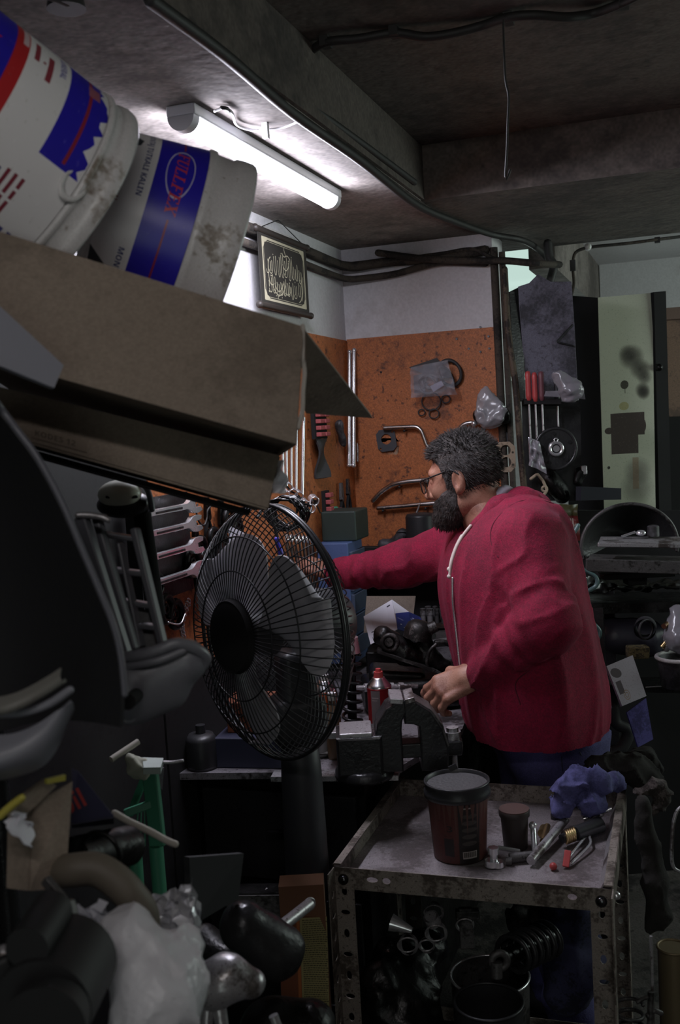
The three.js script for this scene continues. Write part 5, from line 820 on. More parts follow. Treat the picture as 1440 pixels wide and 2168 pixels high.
  soloW('tube_socket', 'short tube socket lying near the spark plug', 'socket', [bar(up([-0.403,0.76,-2.111], 0.011), up([-0.358,0.76,-2.13], 0.013), 0.011, 0.010, 18), bar(up([-0.409,0.76,-2.101], 0.009), up([-0.397,0.76,-2.103], 0.009), 0.009)], mt.dullsteel);
  soloW('wrench_stub', 'upright chrome key end behind the tube socket', 'key', [bar(up([-0.355,0.76,-2.148], 0.0), up([-0.365,0.76,-2.196], 0.05), 0.006), put(ball(0.009), up([-0.365,0.76,-2.196], 0.052))], mt.chrome);
  soloW('wire_hook', 'thin bright wire handle bent back on itself in the tray', 'wire', tube([up([-0.276,0.76,-2.123], 0.006), up([-0.248,0.76,-2.207], 0.012), up([-0.249,0.76,-2.237], 0.016), up([-0.258,0.76,-2.251], 0.014), up([-0.284,0.76,-2.145], 0.008)], 0.003), mt.chrome);
  soloW('red_clip', 'bright red clip at the near tray edge', 'clip', [beamGeo(up([-0.286,0.76,-2.107], 0.004), up([-0.283,0.76,-2.131], 0.03), 0.014, 0.006, [0, 0, 1], 0.002)], mt.red);
  soloW('red_bead', 'round red bead near the red clip', 'bead', put(ball(0.008), up([-0.31,0.76,-2.097], 0.008)), mt.red);
  soloW('black_nut', 'black nut lying on the far tray floor', 'nut', cyl(0.010, 0.010, 0.012, up([-0.343,0.76,-2.374], 0.006), [0, 0, 0], 6), mt.iron);
  // rags
  const ragM = M('blue_rag', { map: rep(dirtTex([0.34, 0.34, 0.53], [0.20, 0.20, 0.34], 97, { lo: 0.4, hi: 0.9, speck: 0.9, grain: 0.06 }), 0.12), r: 0.95, b: 0.0015 }), ragD = M('dark_rag', { map: rep(dirtTex([0.13, 0.12, 0.11], [0.07, 0.065, 0.06], 98), 0.2), r: 0.95, b: 0.0015 }), ragL = M('pale_rag', { map: rep(dirtTex([0.36, 0.33, 0.32], [0.18, 0.16, 0.15], 99), 0.15), r: 0.95, b: 0.001 });
  const clothGeo = (pts, r, amp) => { const fn = (x, y, z) => { let d = 1; for (let i = 0; i < pts.length - 1; i++) d = smin(d, cone(x, y, z, pts[i], pts[i + 1], r[i], r[i + 1]), 0.02); return d + amp * noise(x * 22, y * 22, z * 22) - amp * 1.3 * Math.pow(1 - Math.abs(noise(x * 30 + y * 14, y * 26 - x * 10, z * 30)), 5); }; return sdfGeo(fn, [0, 1, 2].map((k) => Math.min(...pts.map((q) => q[k])) - 0.06), [0, 1, 2].map((k) => Math.max(...pts.map((q) => q[k])) + 0.06), 0.0045); };
  const rg = thing('shop_rag', 'crumpled blue rag arched over the far tray corner', 'rag', [-0.253,0.806,-2.299]);
  partW(rg, 'fold', clothGeo([[-0.313,0.819,-2.3],[-0.302,0.859,-2.308],[-0.277,0.878,-2.318],[-0.235,0.871,-2.332],[-0.2,0.851,-2.385]], [0.018, 0.026, 0.024, 0.018, 0.014], 0.010), ragM);
  partW(rg, 'tail', clothGeo([[-0.282,0.845,-2.313],[-0.257,0.832,-2.31],[-0.246,0.821,-2.313]], [0.016, 0.020, 0.024], 0.007), ragM);
  const gv = thing('work_gloves', 'dark cloth gloves bundled at the far cart corner', 'gloves', [-0.191,0.831,-2.461]);
  partW(gv, 'palm', clothGeo([[-0.252,0.866,-2.443],[-0.212,0.86,-2.456],[-0.17,0.852,-2.47],[-0.134,0.828,-2.481]], [0.018, 0.024, 0.032, 0.024], 0.010), ragD);
  partW(gv, 'cuff', clothGeo([[-0.184,0.856,-2.519],[-0.146,0.858,-2.532],[-0.125,0.832,-2.537]], [0.016, 0.024, 0.018], 0.007), ragD);
  soloW('shop_rag', 'pale stained rag hanging off the cart corner', 'rag', clothGeo([[-0.147,0.844,-2.35],[-0.115,0.851,-2.362],[-0.101,0.825,-2.364],[-0.116,0.801,-2.357]], [0.010, 0.018, 0.016, 0.010], 0.008), ragL);
  soloW('hanging_cloth', 'long dark cloth hanging down beside the cart', 'cloth', clothGeo([[-0.134,0.868,-2.218],[-0.128,0.788,-2.213],[-0.114,0.697,-2.21],[-0.11,0.627,-2.206],[-0.129,0.604,-2.197]], [0.012, 0.018, 0.024, 0.022, 0.010], 0.004), ragD);
}
// things under the cart
{
  const ys = 0.14;
  // silver bucket and black bucket
  const pail = (label, rp, R, H, m, mi) => { const t = thing('pail', label, 'bucket', [rp[0], rp[1] - H, rp[2]]); part(t, 'shell', lathe([[0, 0], [R * 0.85, 0], [R * 0.86, 0.004], [R, H], [R * 0.985, H], [R * 0.845, 0.005], [0, 0.005]], [0, 0, 0], [0, 0, 0], 44), m); part(t, 'rim', ring(R, 0.0032, [0, H, 0], [LEFT, 0, 0], 50), mi); return t; };
  const r1 = [-0.464,0.486,-2.143], r2 = [-0.427,0.541,-1.949];
  pail('silver metal pail with a bright rim under the cart', r1, 0.085, r1[1], mt.dullsteel, mt.chrome);
  pail('black plastic pail in front of the silver pail', r2, 0.068, r2[1], mt.black, mt.black);
  // coil spring strut
  const a = [-0.395,0.594,-2.039], b = [-0.333,0.576,-2.165], A = V(a), Bv = V(b), dir = Bv.clone().sub(A).normalize(), n1 = new THREE.Vector3(0, 1, 0).cross(dir).normalize(), n2 = dir.clone().cross(n1), h = [];
  for (let i = 0; i <= 110; i++) { const s = i / 110, an = s * Math.PI * 2 * 6; h.push(A.clone().addScaledVector(dir, s * 0.14).addScaledVector(n1, 0.036 * Math.cos(an)).addScaledVector(n2, 0.036 * Math.sin(an)).toArray()); }
  const st = thing('spring_strut', 'rusty black coil spring strut lying in the silver pail', 'strut', a); partW(st, 'spring', tube(h, 0.006, { seg: 220, rad: 7 }), mt.iron); partW(st, 'damper', bar(add(a, dir.toArray(), -0.03), add(a, dir.toArray(), 0.15), 0.018), mt.greasy); partW(st, 'eye', [put(ring(0.016, 0.008), add(a, dir.toArray(), -0.04), [0, 0.4, 0]), bar(add(a, dir.toArray(), -0.05), add(add(a, dir.toArray(), -0.05), [0, -0.03, 0.005]), 0.012)], mt.dullsteel);
  // coil spring at the cart's side
  const s2 = thing('coil_spring', 'pale wire coil spring standing beyond the cart leg', 'spring', [[-0.172,0.597,-2.128][0], 0, [-0.172,0.597,-2.128][2]]), hh = []; for (let i = 0; i <= 120; i++) { const an = i / 120 * Math.PI * 2 * 7; hh.push([0.03 * Math.cos(an), 0.40 + i / 120 * 0.17 - 0.1, 0.03 * Math.sin(an)]); } part(s2, 'coil', tube(hh, 0.004, { seg: 240, rad: 6 }), mt.dullsteel); part(s2, 'stand', box(0.09, 0.3, 0.09, [0, 0.15, 0]), mt.iron);
  // exhaust clamps, rings and cups
  const ringAt = [[[-0.583,0.648,-1.936], 0.020, 'bright open clamp ring under the cart, lowest of the pile'], [[-0.541,0.644,-2.003], 0.022, 'dark clamp ring beside the pile under the cart'], [[-0.557,0.664,-2.052], 0.020, 'clamp ring high in the pile under the cart'], [[-0.568,0.605,-2.022], 0.016, 'small clamp ring between the larger rings'], [[-0.496,0.633,-2.071], 0.018, 'clamp ring behind the mesh bag under the cart']];
  ringAt.forEach(([p, R, l], i) => soloW('hose_clamp', l, 'clamp', [put(new THREE.CylinderGeometry(R, R, 0.012, 30, 1, true), p, [1.2, 0.4 * i, 0.3]), put(ring(R, 0.0018), add(p, [0, 0.002, 0.006]), [0.4, 0.3, 0])], mt.steel, 'clamps under the cart'));
  soloW('chrome_cone', 'bright conical fitting on the pile under the cart', 'fitting', cyl(0.006, 0.018, 0.045, [-0.595,0.685,-1.935], [0, 0, 1.3]), mt.chrome);
  soloW('bearing_cup', 'bright bearing cup standing on the pile under the cart', 'bearing', [put(new THREE.CylinderGeometry(0.016, 0.016, 0.02, 24, 1, true), [-0.549,0.671,-2.003], [0.4, 0, 0.2]), cyl(0.012, 0.012, 0.022, [-0.549,0.671,-2.003], [0.4, 0, 0.2])], mt.steel);
  soloW('pale_bracket', 'pale rusted bracket standing under the cart', 'bracket', [box(0.03, 0.09, 0.012, [-0.494,0.626,-2.071], [0, 0.3, 0], 0.003), box(0.05, 0.02, 0.02, [-0.491,0.655,-2.075], [0, 0.3, 0], 0.003)], mt.dullsteel);
  const lump = (label, name, f, o, r, m) => soloW(name, label, 'engine part', sdfGeo(f, o.map((v) => v - r), o.map((v) => v + r), 0.008), m);
  lump('heap of greasy castings under the cart', 'casting_heap', (x, y, z) => { let d = cone(x, y, z, [-0.665,0.521,-2.002], [-0.621,0.511,-2.07], 0.045, 0.06); d = smin(d, cone(x, y, z, [-0.668,0.539,-2.088], [-0.604,0.535,-2.131], 0.045, 0.045), 0.04); d = smin(d, cone(x, y, z, [-0.643,0.44,-2.003], [-0.61,0.438,-2.014], 0.07, 0.075), 0.05); return d + 0.016 * noise(x * 18, y * 18, z * 18) + 0.006 * noise(x * 50, y * 50, z * 50); }, [-0.608,0.508,-2.021], 0.27, mt.greasy);
  lump('crumpled dark metal cover under the cart beside the springs', 'metal_cover', (x, y, z) => cone(x, y, z, [-0.421,0.562,-2.261], [-0.398,0.567,-2.291], 0.026, 0.03) + 0.012 * noise(x * 40, y * 40, z * 40), [-0.409,0.564,-2.276], 0.10, mt.dullsteel);
  // navy cloth sack behind the leg
  const sk = [-0.307,0.507,-2.296]; soloW('cloth_sack', 'navy cloth sack slumped under the cart behind the leg', 'sack', sdfGeo((x, y, z) => { let d = cone(x, y, z, [-0.315,0.567,-2.309], [-0.3,0.448,-2.304], 0.055, 0.07); d = smin(d, cone(x, y, z, [-0.3,0.448,-2.304], [-0.319,0.396,-2.282], 0.07, 0.05), 0.04); return d + 0.012 * noise(x * 14, y * 10, z * 14) + 0.005 * noise(x * 34, y * 30, z * 34); }, sk.map((v) => v - 0.24), sk.map((v) => v + 0.22), 0.007), M('navy_cloth', { map: rep(dirtTex([0.19, 0.19, 0.30], [0.10, 0.10, 0.17], 100), 0.2), r: 0.95 }));
  soloW('red_canister', 'dull red canister in the shade under the cart', 'canister', [cyl(0.035, 0.035, 0.20, [[-0.524,0.569,-1.843][0], 0.12, [-0.524,0.569,-1.843][2]]), cyl(0.012, 0.014, 0.03, [[-0.524,0.569,-1.843][0], 0.235, [-0.524,0.569,-1.843][2]])], M('dull_red', { c: [0.16, 0.03, 0.028], r: 0.6 }));
  // at the right margin
  const b1 = thing('grey_bottle', 'grey bottle with a pale cap standing beyond the cart', 'bottle', [[-0.071,0.634,-1.901][0], 0, [-0.071,0.634,-1.901][2]]); part(b1, 'bottle_body', lathe([[0, 0], [0.032, 0], [0.034, 0.01], [0.034, 0.36], [0.028, 0.385], [0.026, 0.39], [0, 0.39]]), mt.grey); part(b1, 'cap', cyl(0.024, 0.024, 0.025, [0, 0.40, 0]), mt.white);
  const bc = [-0.082,0.561,-2.209]; soloW('brass_canister', 'dull brass canister standing beyond the hanging cloth', 'canister', [cyl(0.032, 0.032, bc[1] - 0.0, [bc[0], bc[1] / 2, bc[2]]), put(ring(0.032, 0.003), [bc[0], bc[1], bc[2]], [LEFT, 0, 0])], M('dull_brass', { c: [0.22, 0.17, 0.10], r: 0.5, m: 0.6 }));
  soloW('thin_post', 'thin steel post standing beside the cart', 'post', bar([[-0.116,0.556,-1.931][0], 0, [-0.116,0.556,-1.931][2]], [-0.111,0.713,-1.947], 0.003), mt.steel);
  soloW('plug_lead', 'dark clamp with bright tips low beside the cart', 'clamp', [tube([[-0.138,0.591,-1.927],[-0.128,0.597,-1.931],[-0.12,0.599,-1.934]], 0.004), tube([[-0.121,0.565,-1.931],[-0.109,0.573,-1.935],[-0.097,0.568,-1.939]], 0.005), bar([-0.114,0.609,-1.937], [-0.118,0.53,-1.928], 0.006)], mt.dullsteel);
  soloW('bent_bar', 'bright bent handle at the margin beyond the cart', 'bar', tube([[-0.053,0.823,-2.349],[-0.071,0.805,-2.341],[-0.08,0.764,-2.334],[-0.082,0.691,-2.327],[-0.062,0.671,-2.332]], 0.004), mt.steel);
}

// ---------- workbench along the left wall ----------
const YB = 0.888;
{
  const a = [-1.215,0.88,-2.162], b = [-0.699,0.88,-2.267], r1 = [-0.61, 0.88, -2.62], r2 = [-0.66, 0.88, -3.1], A = [XL + 0.002, 0.88, -2.165];
  const t = thing('workbench', 'steel topped workbench along the tool wall', 'workbench', [-0.95, 0, -2.9]);
  const top = plate([[A[0], A[2]], [b[0], b[2]], [r1[0], r1[2]], [r2[0], r2[2]], [-0.66, -3.62], [A[0], -3.62]].map(([x, z]) => [x, -z]), 0.016); top.rotateX(-LEFT); top.translate(0, 0.872, 0);
  partW(t, 'worktop', top, M('bench_steel', { map: rep(dirtTex([0.56, 0.54, 0.56], [0.24, 0.22, 0.22], 93, { lo: 0.45, hi: 0.75, speck: 0.74 }), 0.4), r: 0.45, m: 0.5, b: 0.0008 }));
  partW(t, 'cabinet', box(0.44, 0.83, 1.36, [-0.985, 0.445, -2.93]), mt.greasy);
  for (const k of [0, 1, 2]) { const d = partW(t, 'drawer', box(0.40, 0.22, 0.015, [-0.985, 0.72 - k * 0.26, -2.243], [0, 0, 0], 0.004), mt.iron); partW(t, 'handle', box(0.12, 0.016, 0.02, [-0.95, 0.73 - k * 0.26, -2.228]), mt.greasy, true, d); }
  partW(t, 'edge_plate', box(0.30, 0.012, 0.05, [-0.83, 0.882, -2.235], [0, 0.2, 0]), mt.steel);
}
// bench vice
{
  const c = [-0.692,0.903,-2.239], s = 1 / 915, X = (px) => (px - 830) * s, Y = (py) => (1628 - py) * s;
  const t = thing('bench_vice', 'black cast iron bench vice with closed jaws on the workbench edge', 'vice', [c[0], YB + 0.0015, c[2]], FACE);
  const ex = (pts, w, z = 0, bev = 0.004) => put(plate(pts.map(([x, y]) => [X(x), Y(y)]), w - 2 * bev, { bevel: bev }), [0, 0, z - w / 2 + bev]);
  part(t, 'fixed_jaw', [ex([[802, 1606], [798, 1548], [806, 1508], [826, 1478], [846, 1466], [861, 1462], [862, 1484], [852, 1502], [850, 1520], [850, 1606]], 0.085), ex([[722, 1606], [722, 1534], [806, 1534], [806, 1606]], 0.11, 0, 0.006)], mt.iron);
  part(t, 'moving_jaw', ex([[863, 1462], [884, 1468], [912, 1488], [934, 1524], [945, 1565], [944, 1608], [895, 1608], [895, 1545], [893, 1514], [880, 1508], [864, 1506]], 0.085), mt.iron);
  part(t, 'slide_bar', box(0.26, 0.034, 0.05, [X(860), Y(1572), 0], [0, 0, 0], 0.004), mt.iron);
  part(t, 'anvil_plate', box(0.075, 0.012, 0.10, [X(758), Y(1526), 0], [0, 0, 0], 0.003), mt.steel);
  part(t, 'jaw_face', ex([[868, 1459], [886, 1464], [916, 1484], [940, 1520], [950, 1562], [944, 1566], [934, 1526], [911, 1491], [884, 1471], [868, 1466]], 0.072, 0, 0.001), mt.dullsteel);
  part(t, 'jaw_insert', [box(0.03, 0.012, 0.09, [X(846), Y(1460), 0], [0, 0, -0.1], 0.002), box(0.022, 0.012, 0.09, [X(874), Y(1460), 0], [0, 0, 0.2], 0.002)], mt.steel);
  part(t, 'swivel_base', [put(lathe([[0, 0], [0.066, 0], [0.070, 0.008], [0.066, 0.022], [0.055, 0.028], [0, 0.028]]), [X(772), 0, 0])], mt.iron);
  part(t, 'screw', [cyl(0.016, 0.016, 0.10, [X(935), Y(1572), 0], [0, 0, LEFT], 18)], mt.dullsteel);
  part(t, 'screw_head', [cyl(0.019, 0.019, 0.045, [X(962), Y(1562), 0.0], [0, 0, 0], 18), cyl(0.014, 0.014, 0.012, [X(962), Y(1538), 0], [0, 0, 0], 18)], mt.steel);
  part(t, 'handle', [bar([X(962), Y(1545), 0], [X(966), Y(1660), 0], 0.0065), ball(0.010, [X(966), Y(1664), 0])], mt.steel);
}
// cans on the bench
{
  const can = (label, px, py, d, R, H, mats, tip) => {
    const p = [0,1.7,0] && at3(px, d); const t = thing('spray_can', label, 'can', [p[0], YB, p[1]], FACE);
    part(t, 'can_body', lathe([[0, 0], [R, 0], [R, 0.006], [R * 0.97, 0.01], [R * 0.97, H * 0.74], [R, H * 0.75], [R, H * 0.76], [0, H * 0.76]]), mats[0]);
    part(t, 'shoulder', lathe([[R, H * 0.76], [R * 1.01, H * 0.775], [R * 0.9, H * 0.80], [R * 0.55, H * 0.865], [R * 0.52, H * 0.88], [R * 0.42, H * 0.885], [0, H * 0.885]]), mats[1]);
    part(t, 'nozzle', [cyl(R * 0.40, R * 0.36, H * 0.07, [0, H * 0.918, 0]), cyl(R * 0.24, R * 0.22, H * 0.04, [0, H * 0.97, 0])], mats[2]); return t;
  };
  const at3 = (px, d) => ({ 805: [-0.779,0.984,-2.45], 690: [-0.908,0.991,-2.405], 604: [-1.035,1,-2.447] })[px].filter((v, i) => i !== 1);
  const pr = (bg, f) => { const t = canvasTex(512, 512, (x, w, h) => { x.fillStyle = bg; x.fillRect(0, 0, w, h); f(x, w, h); }); return t; };
  const m1 = M('can_red', { map: pr('#7a6f70', (x, w) => { x.fillStyle = '#8a1f24'; for (let i = 0; i < 4; i++) { x.fillRect(i * 128, 0, 62, 512); } x.fillStyle = '#a89a98'; for (let i = 0; i < 4; i++) { x.fillRect(i * 128 + 70, 60, 48, 10); x.fillRect(i * 128 + 70, 84, 38, 8); } }), r: 0.35, m: 0.2 });
  const m2 = M('can_orange', { map: pr('#b04a16', (x, w) => { const q = rng(8); x.fillStyle = '#20130c'; for (let i = 0; i < 70; i++) { x.beginPath(); x.ellipse(q() * 512, q() * 512, 8 + q() * 26, 5 + q() * 12, q() * 3, 0, 7); x.fill(); } x.fillStyle = '#c9bfb4'; for (let i = 0; i < 3; i++) { x.fillRect(i * 170 + 20, 250, 80, 60); x.fillRect(i * 170 + 30, 330, 60, 36); } }), r: 0.35 });
  const m3 = M('can_white', { map: pr('#c9c4c4', (x) => { x.fillStyle = '#a02a2c'; x.fillRect(0, 250, 512, 60); x.fillStyle = '#555'; x.fillRect(0, 340, 512, 20); }), r: 0.4 });
  const sh = M('can_silver', { c: [0.7, 0.7, 0.72], r: 0.25, m: 1 });
  const fix = (t) => t.children[0].geometry;   // lathes keep their own wrap
  for (const [l, px, R, H, m] of [['spray can with a red nozzle and silver shoulder by the vice', 805, 0.031, 0.20, m1], ['orange patterned can standing on the bench behind the fan', 690, 0.030, 0.20, m2], ['slim white can with a red band standing behind the fan', 604, 0.022, 0.22, m3]]) {
    const t = can(l, px, 0, 0, R, H, [m, sh, px === 805 ? mt.red : mt.white]);
    const g = new THREE.CylinderGeometry(R * 0.985, R * 0.985, H * 0.72, 40, 1, true).translate(0, H * 0.38, 0); part(t, 'wrapper', g, m, false);
  }
}
// coil spring, steel stock and shafts lying on the bench
{
  const p = [-0.861,0.977,-2.463], h = [];
  for (let i = 0; i <= 130; i++) { const a = i / 130 * Math.PI * 2 * 9; h.push([0.024 * Math.cos(a), 0.01 + i / 130 * 0.22, 0.024 * Math.sin(a)]); }
  const t = thing('shock_absorber', 'black coil spring damper with chrome top standing behind the fan', 'damper', [p[0], YB, p[2]], [0, 0, -0.03]);
  part(t, 'spring', tube(h, 0.0045, { seg: 260, rad: 6 }), mt.iron); part(t, 'rod', cyl(0.012, 0.012, 0.24, [0, 0.12, 0]), mt.greasy); part(t, 'top_cap', [cyl(0.026, 0.020, 0.04, [0, 0.255, 0]), cyl(0.012, 0.012, 0.03, [0, 0.285, 0])], mt.chrome); part(t, 'foot', cyl(0.02, 0.026, 0.012, [0, 0.006, 0]), mt.iron);
  soloW('steel_block', 'short bright steel block on the bench behind the fan pole', 'block', box(0.035, 0.016, 0.06, add([-0.847,0.966,-2.297], [0, 0, 0]), [0, 0.34, 0], 0.002), mt.steel);
  const shaft = (lab, a, b, r) => soloW('steel_shaft', lab, 'shaft', [bar(a, b, r), ...[0.3, 0.62, 0.75].map((k) => bar(lerp(a, b, k), lerp(a, b, k + 0.06), r * 1.8))], mt.steel);
  shaft('stepped steel shaft lying across the bench behind the spray can', [-0.931,0.994,-2.589], [-0.752,0.974,-2.713], 0.0065);
  shaft('thin steel shaft lying beside the vice', [-0.67,0.991,-2.552], [-0.595,0.994,-2.579], 0.004);
  soloW('oily_rag', 'dark oily rag lying flat on the bench by the spray can', 'rag', sheet((u, v) => { const q = [-0.823,0.975,-2.391]; return [q[0] + (u - 0.5) * 0.16, YB + 0.006 + 0.022 * (1 - Math.abs(u - 0.5) * 2) * (1 - Math.abs(v - 0.5) * 2) + 0.008 * noise(u * 6, v * 6, 3), q[2] + (v - 0.5) * 0.13]; }, 22, 22, 0.003), M('oily_cloth', { c: [0.10, 0.09, 0.085], r: 0.9 }));
  // low dark castings that carry the gearbox
  soloW('engine_block', 'dark greasy cast block carrying the alloy pump on the bench', 'casting', [box(0.28, 0.085, 0.16, [[-0.8,0.91,-2.818][0], YB + 0.046, [-0.8,0.91,-2.818][2]], [0, 0.4, 0], 0.02), box(0.16, 0.05, 0.12, [-0.844,0.972,-2.83], [0, 0.3, -0.1], 0.015), cyl(0.035, 0.035, 0.10, [[-0.73,0.929,-2.823][0], YB + 0.038, [-0.73,0.929,-2.823][2]], [0, 0.4, LEFT])], mt.greasy);
}
// alloy pump housing
{
  const o = [-0.776,1.037,-2.796], s = 2.94 / 2200, q = (x, y, z = 0) => [(x - 880) * s, (1400 - y) * s, z];
  const t = thing('pump_housing', 'grimy alloy pump housing with a round dome lying on the bench', 'engine part', o, FACE);
  const al = M('grimy_alloy', { map: rep(dirtTex([0.34, 0.325, 0.32], [0.13, 0.12, 0.115], 55, { lo: 0.42, hi: 0.68 }), 0.12), r: 0.5, m: 0.5, b: 0.001 });
  part(t, 'casting', sdfGeo((x, y, z) => { let d = cone(x, y, z, q(815, 1352), q(860, 1392), 0.030, 0.032); d = smin(d, cone(x, y, z, q(860, 1392), q(940, 1425), 0.032, 0.022), 0.02); d = smin(d, cone(x, y, z, q(900, 1360), q(915, 1400), 0.02, 0.02), 0.02); return d + 0.003 * noise(x * 60, y * 60, z * 60); }, [-0.15, -0.12, -0.08], [0.15, 0.14, 0.08], 0.005), mt.greasy);
  part(t, 'dome', [put(lathe([[0.040, 0], [0.040, 0.025], [0.034, 0.042], [0.02, 0.052], [0, 0.055]]), q(885, 1362), [0, 0, -0.25]), put(cyl(0.018, 0.016, 0.03, [0.035, 0.03, 0.01], [0, 0, -1.2]), q(890, 1362))], al);
  part(t, 'bearing', [put(ring(0.021, 0.007), q(826, 1362, 0.032)), put(cyl(0.012, 0.012, 0.03), q(824, 1360, 0.028), [LEFT, 0, 0])], al);
  part(t, 'flange', [beamGeo(q(800, 1378, 0.02), q(915, 1425, 0.02), 0.05, 0.008), beamGeo(q(915, 1425, 0.02), q(940, 1442, 0.02), 0.04, 0.008)], al);
  part(t, 'bracket', [tube([q(922, 1372, 0.03), q(908, 1385, 0.034), q(902, 1405, 0.034), q(903, 1420, 0.034)], 0.005), tube([q(925, 1370, 0.01), q(945, 1372, 0.01), q(960, 1384, 0.01)], 0.007)], al);
}
// parts carton, cardboard and the socket shelf on the back wall
{
  const tex = canvasTex(512, 512, (x, w, h) => { x.fillStyle = '#d3d2dc'; x.fillRect(0, 0, w, h); x.fillStyle = '#26283a'; x.save(); x.translate(60, 330); x.rotate(-0.05); x.fillRect(0, 0, 70, 16); x.fillRect(130, -4, 90, 8); for (let i = 0; i < 16; i++) x.fillRect(130 + i * 6, 10, (i * 7) % 5 + 1, 46); x.fillRect(10, 50, 60, 5); x.fillRect(10, 66, 44, 5); x.fillRect(-10, 90, 6, 60); x.restore(); x.fillRect(400, 60, 60, 24); x.fillRect(60, 420, 90, 4); });
  const blueT = canvasTex(512, 512, (x, w, h) => { x.fillStyle = '#2c357e'; x.fillRect(0, 0, w, h); x.fillStyle = '#c9cbe2'; x.font = 'bold 40px sans-serif'; x.save(); x.translate(40, 160); x.rotate(0.5); x.fillText('AUTO PARTS', 0, 0); x.restore(); x.fillRect(120, 360, 60, 18); x.fillRect(250, 420, 90, 16); });
  const A = [-1.011,1.098,-3.059], B = [-0.937,1.139,-3.131], C = [-0.879,1.103,-3.116], K = [-0.907,1.108,-3.064], D = [-0.889,1.069,-3.014], E = [-0.962,1.031,-2.964], G = [-0.86,1.049,-3.054], H = [-0.833,1.043,-3.159], I = [-0.861,1.077,-3.173];
  const t = thing('parts_carton', 'white and blue car parts carton tilted on the bench', 'carton', E);
  const white = M('carton_white', { map: tex, r: 0.5 }), blue = M('carton_blue', { map: blueT, r: 0.5 });
  partW(t, 'printed_face', printUV(slab(A, B, D, E, 0.002)), white, false);
  partW(t, 'side_face', printUV(slab(K, C, G, D, 0.002)), blue, false);
  partW(t, 'end_face', slab(B, C, K, lerp(B, D, 0.45), 0.002), white, false);
  partW(t, 'side_face', printUV(slab(C, I, H, G, 0.002)), blue, false);
  soloW('parts_tray', 'dark steel tray under the tilted parts carton', 'tray', box(0.16, 0.09, 0.11, add([-0.941,1.021,-3.098], [0, -0.078, -0.02]), [0, 0.2, 0], 0.008), mt.greasy);
  soloW('cardboard_piece', 'plain cardboard piece standing behind the parts carton', 'cardboard', slab([-1.037,1.142,-3.181], [-0.892,1.13,-3.252], [-0.906,1.026,-3.238], [-1.049,1.024,-3.166], 0.005), mt.card);
  const y = [-0.933,0.981,-3.54][1], x0 = -0.98, x1 = -0.70, sh = thing('socket_shelf', 'wooden ledge on the back wall holding rows of sockets', 'shelf', [(x0 + x1) / 2, y, -3.58]);
  partW(sh, 'board', box(x1 - x0, 0.014, 0.12, [(x0 + x1) / 2, y - 0.007, -3.585]), mt.wood); partW(sh, 'bracket', [box(0.012, 0.08, 0.09, [x0 + 0.03, y - 0.05, -3.6]), box(0.012, 0.08, 0.09, [x1 - 0.03, y - 0.05, -3.6])], mt.wood);
  const q = rng(77), sk = [0.009, 0.0105, 0.012].map((r) => join([cyl(r * 0.85, r * 0.85, 0.03, [0, 0.015, 0]), cyl(r, r, 0.022, [0, 0.04, 0]), cyl(r * 0.7, r * 0.7, 0.001, [0, 0.0515, 0])]));
  for (let r = 0; r < 2; r++) for (let i = 0; i < 10; i++) solo('socket', r ? 'chrome socket in the rear row on the wooden ledge' : 'chrome socket in the front row on the wooden ledge', 'socket', sk[Math.floor(q() * 3)].clone(), q() < 0.5 ? mt.steel : mt.dullsteel, [x0 + 0.03 + i * 0.0255 + r * 0.008, y, -3.552 - r * 0.045], 0, r ? 'sockets in the rear row' : 'sockets in the front row');
  soloW('engine_cover', 'dull alloy engine cover lying below the socket ledge', 'engine part', [box(0.16, 0.03, 0.10, [-0.823,0.987,-3.264], [0.1, 0.3, 0.05], 0.012), cyl(0.03, 0.026, 0.03, [-0.854,1.004,-3.233], [0.2, 0, 0])], mt.dullsteel);
}
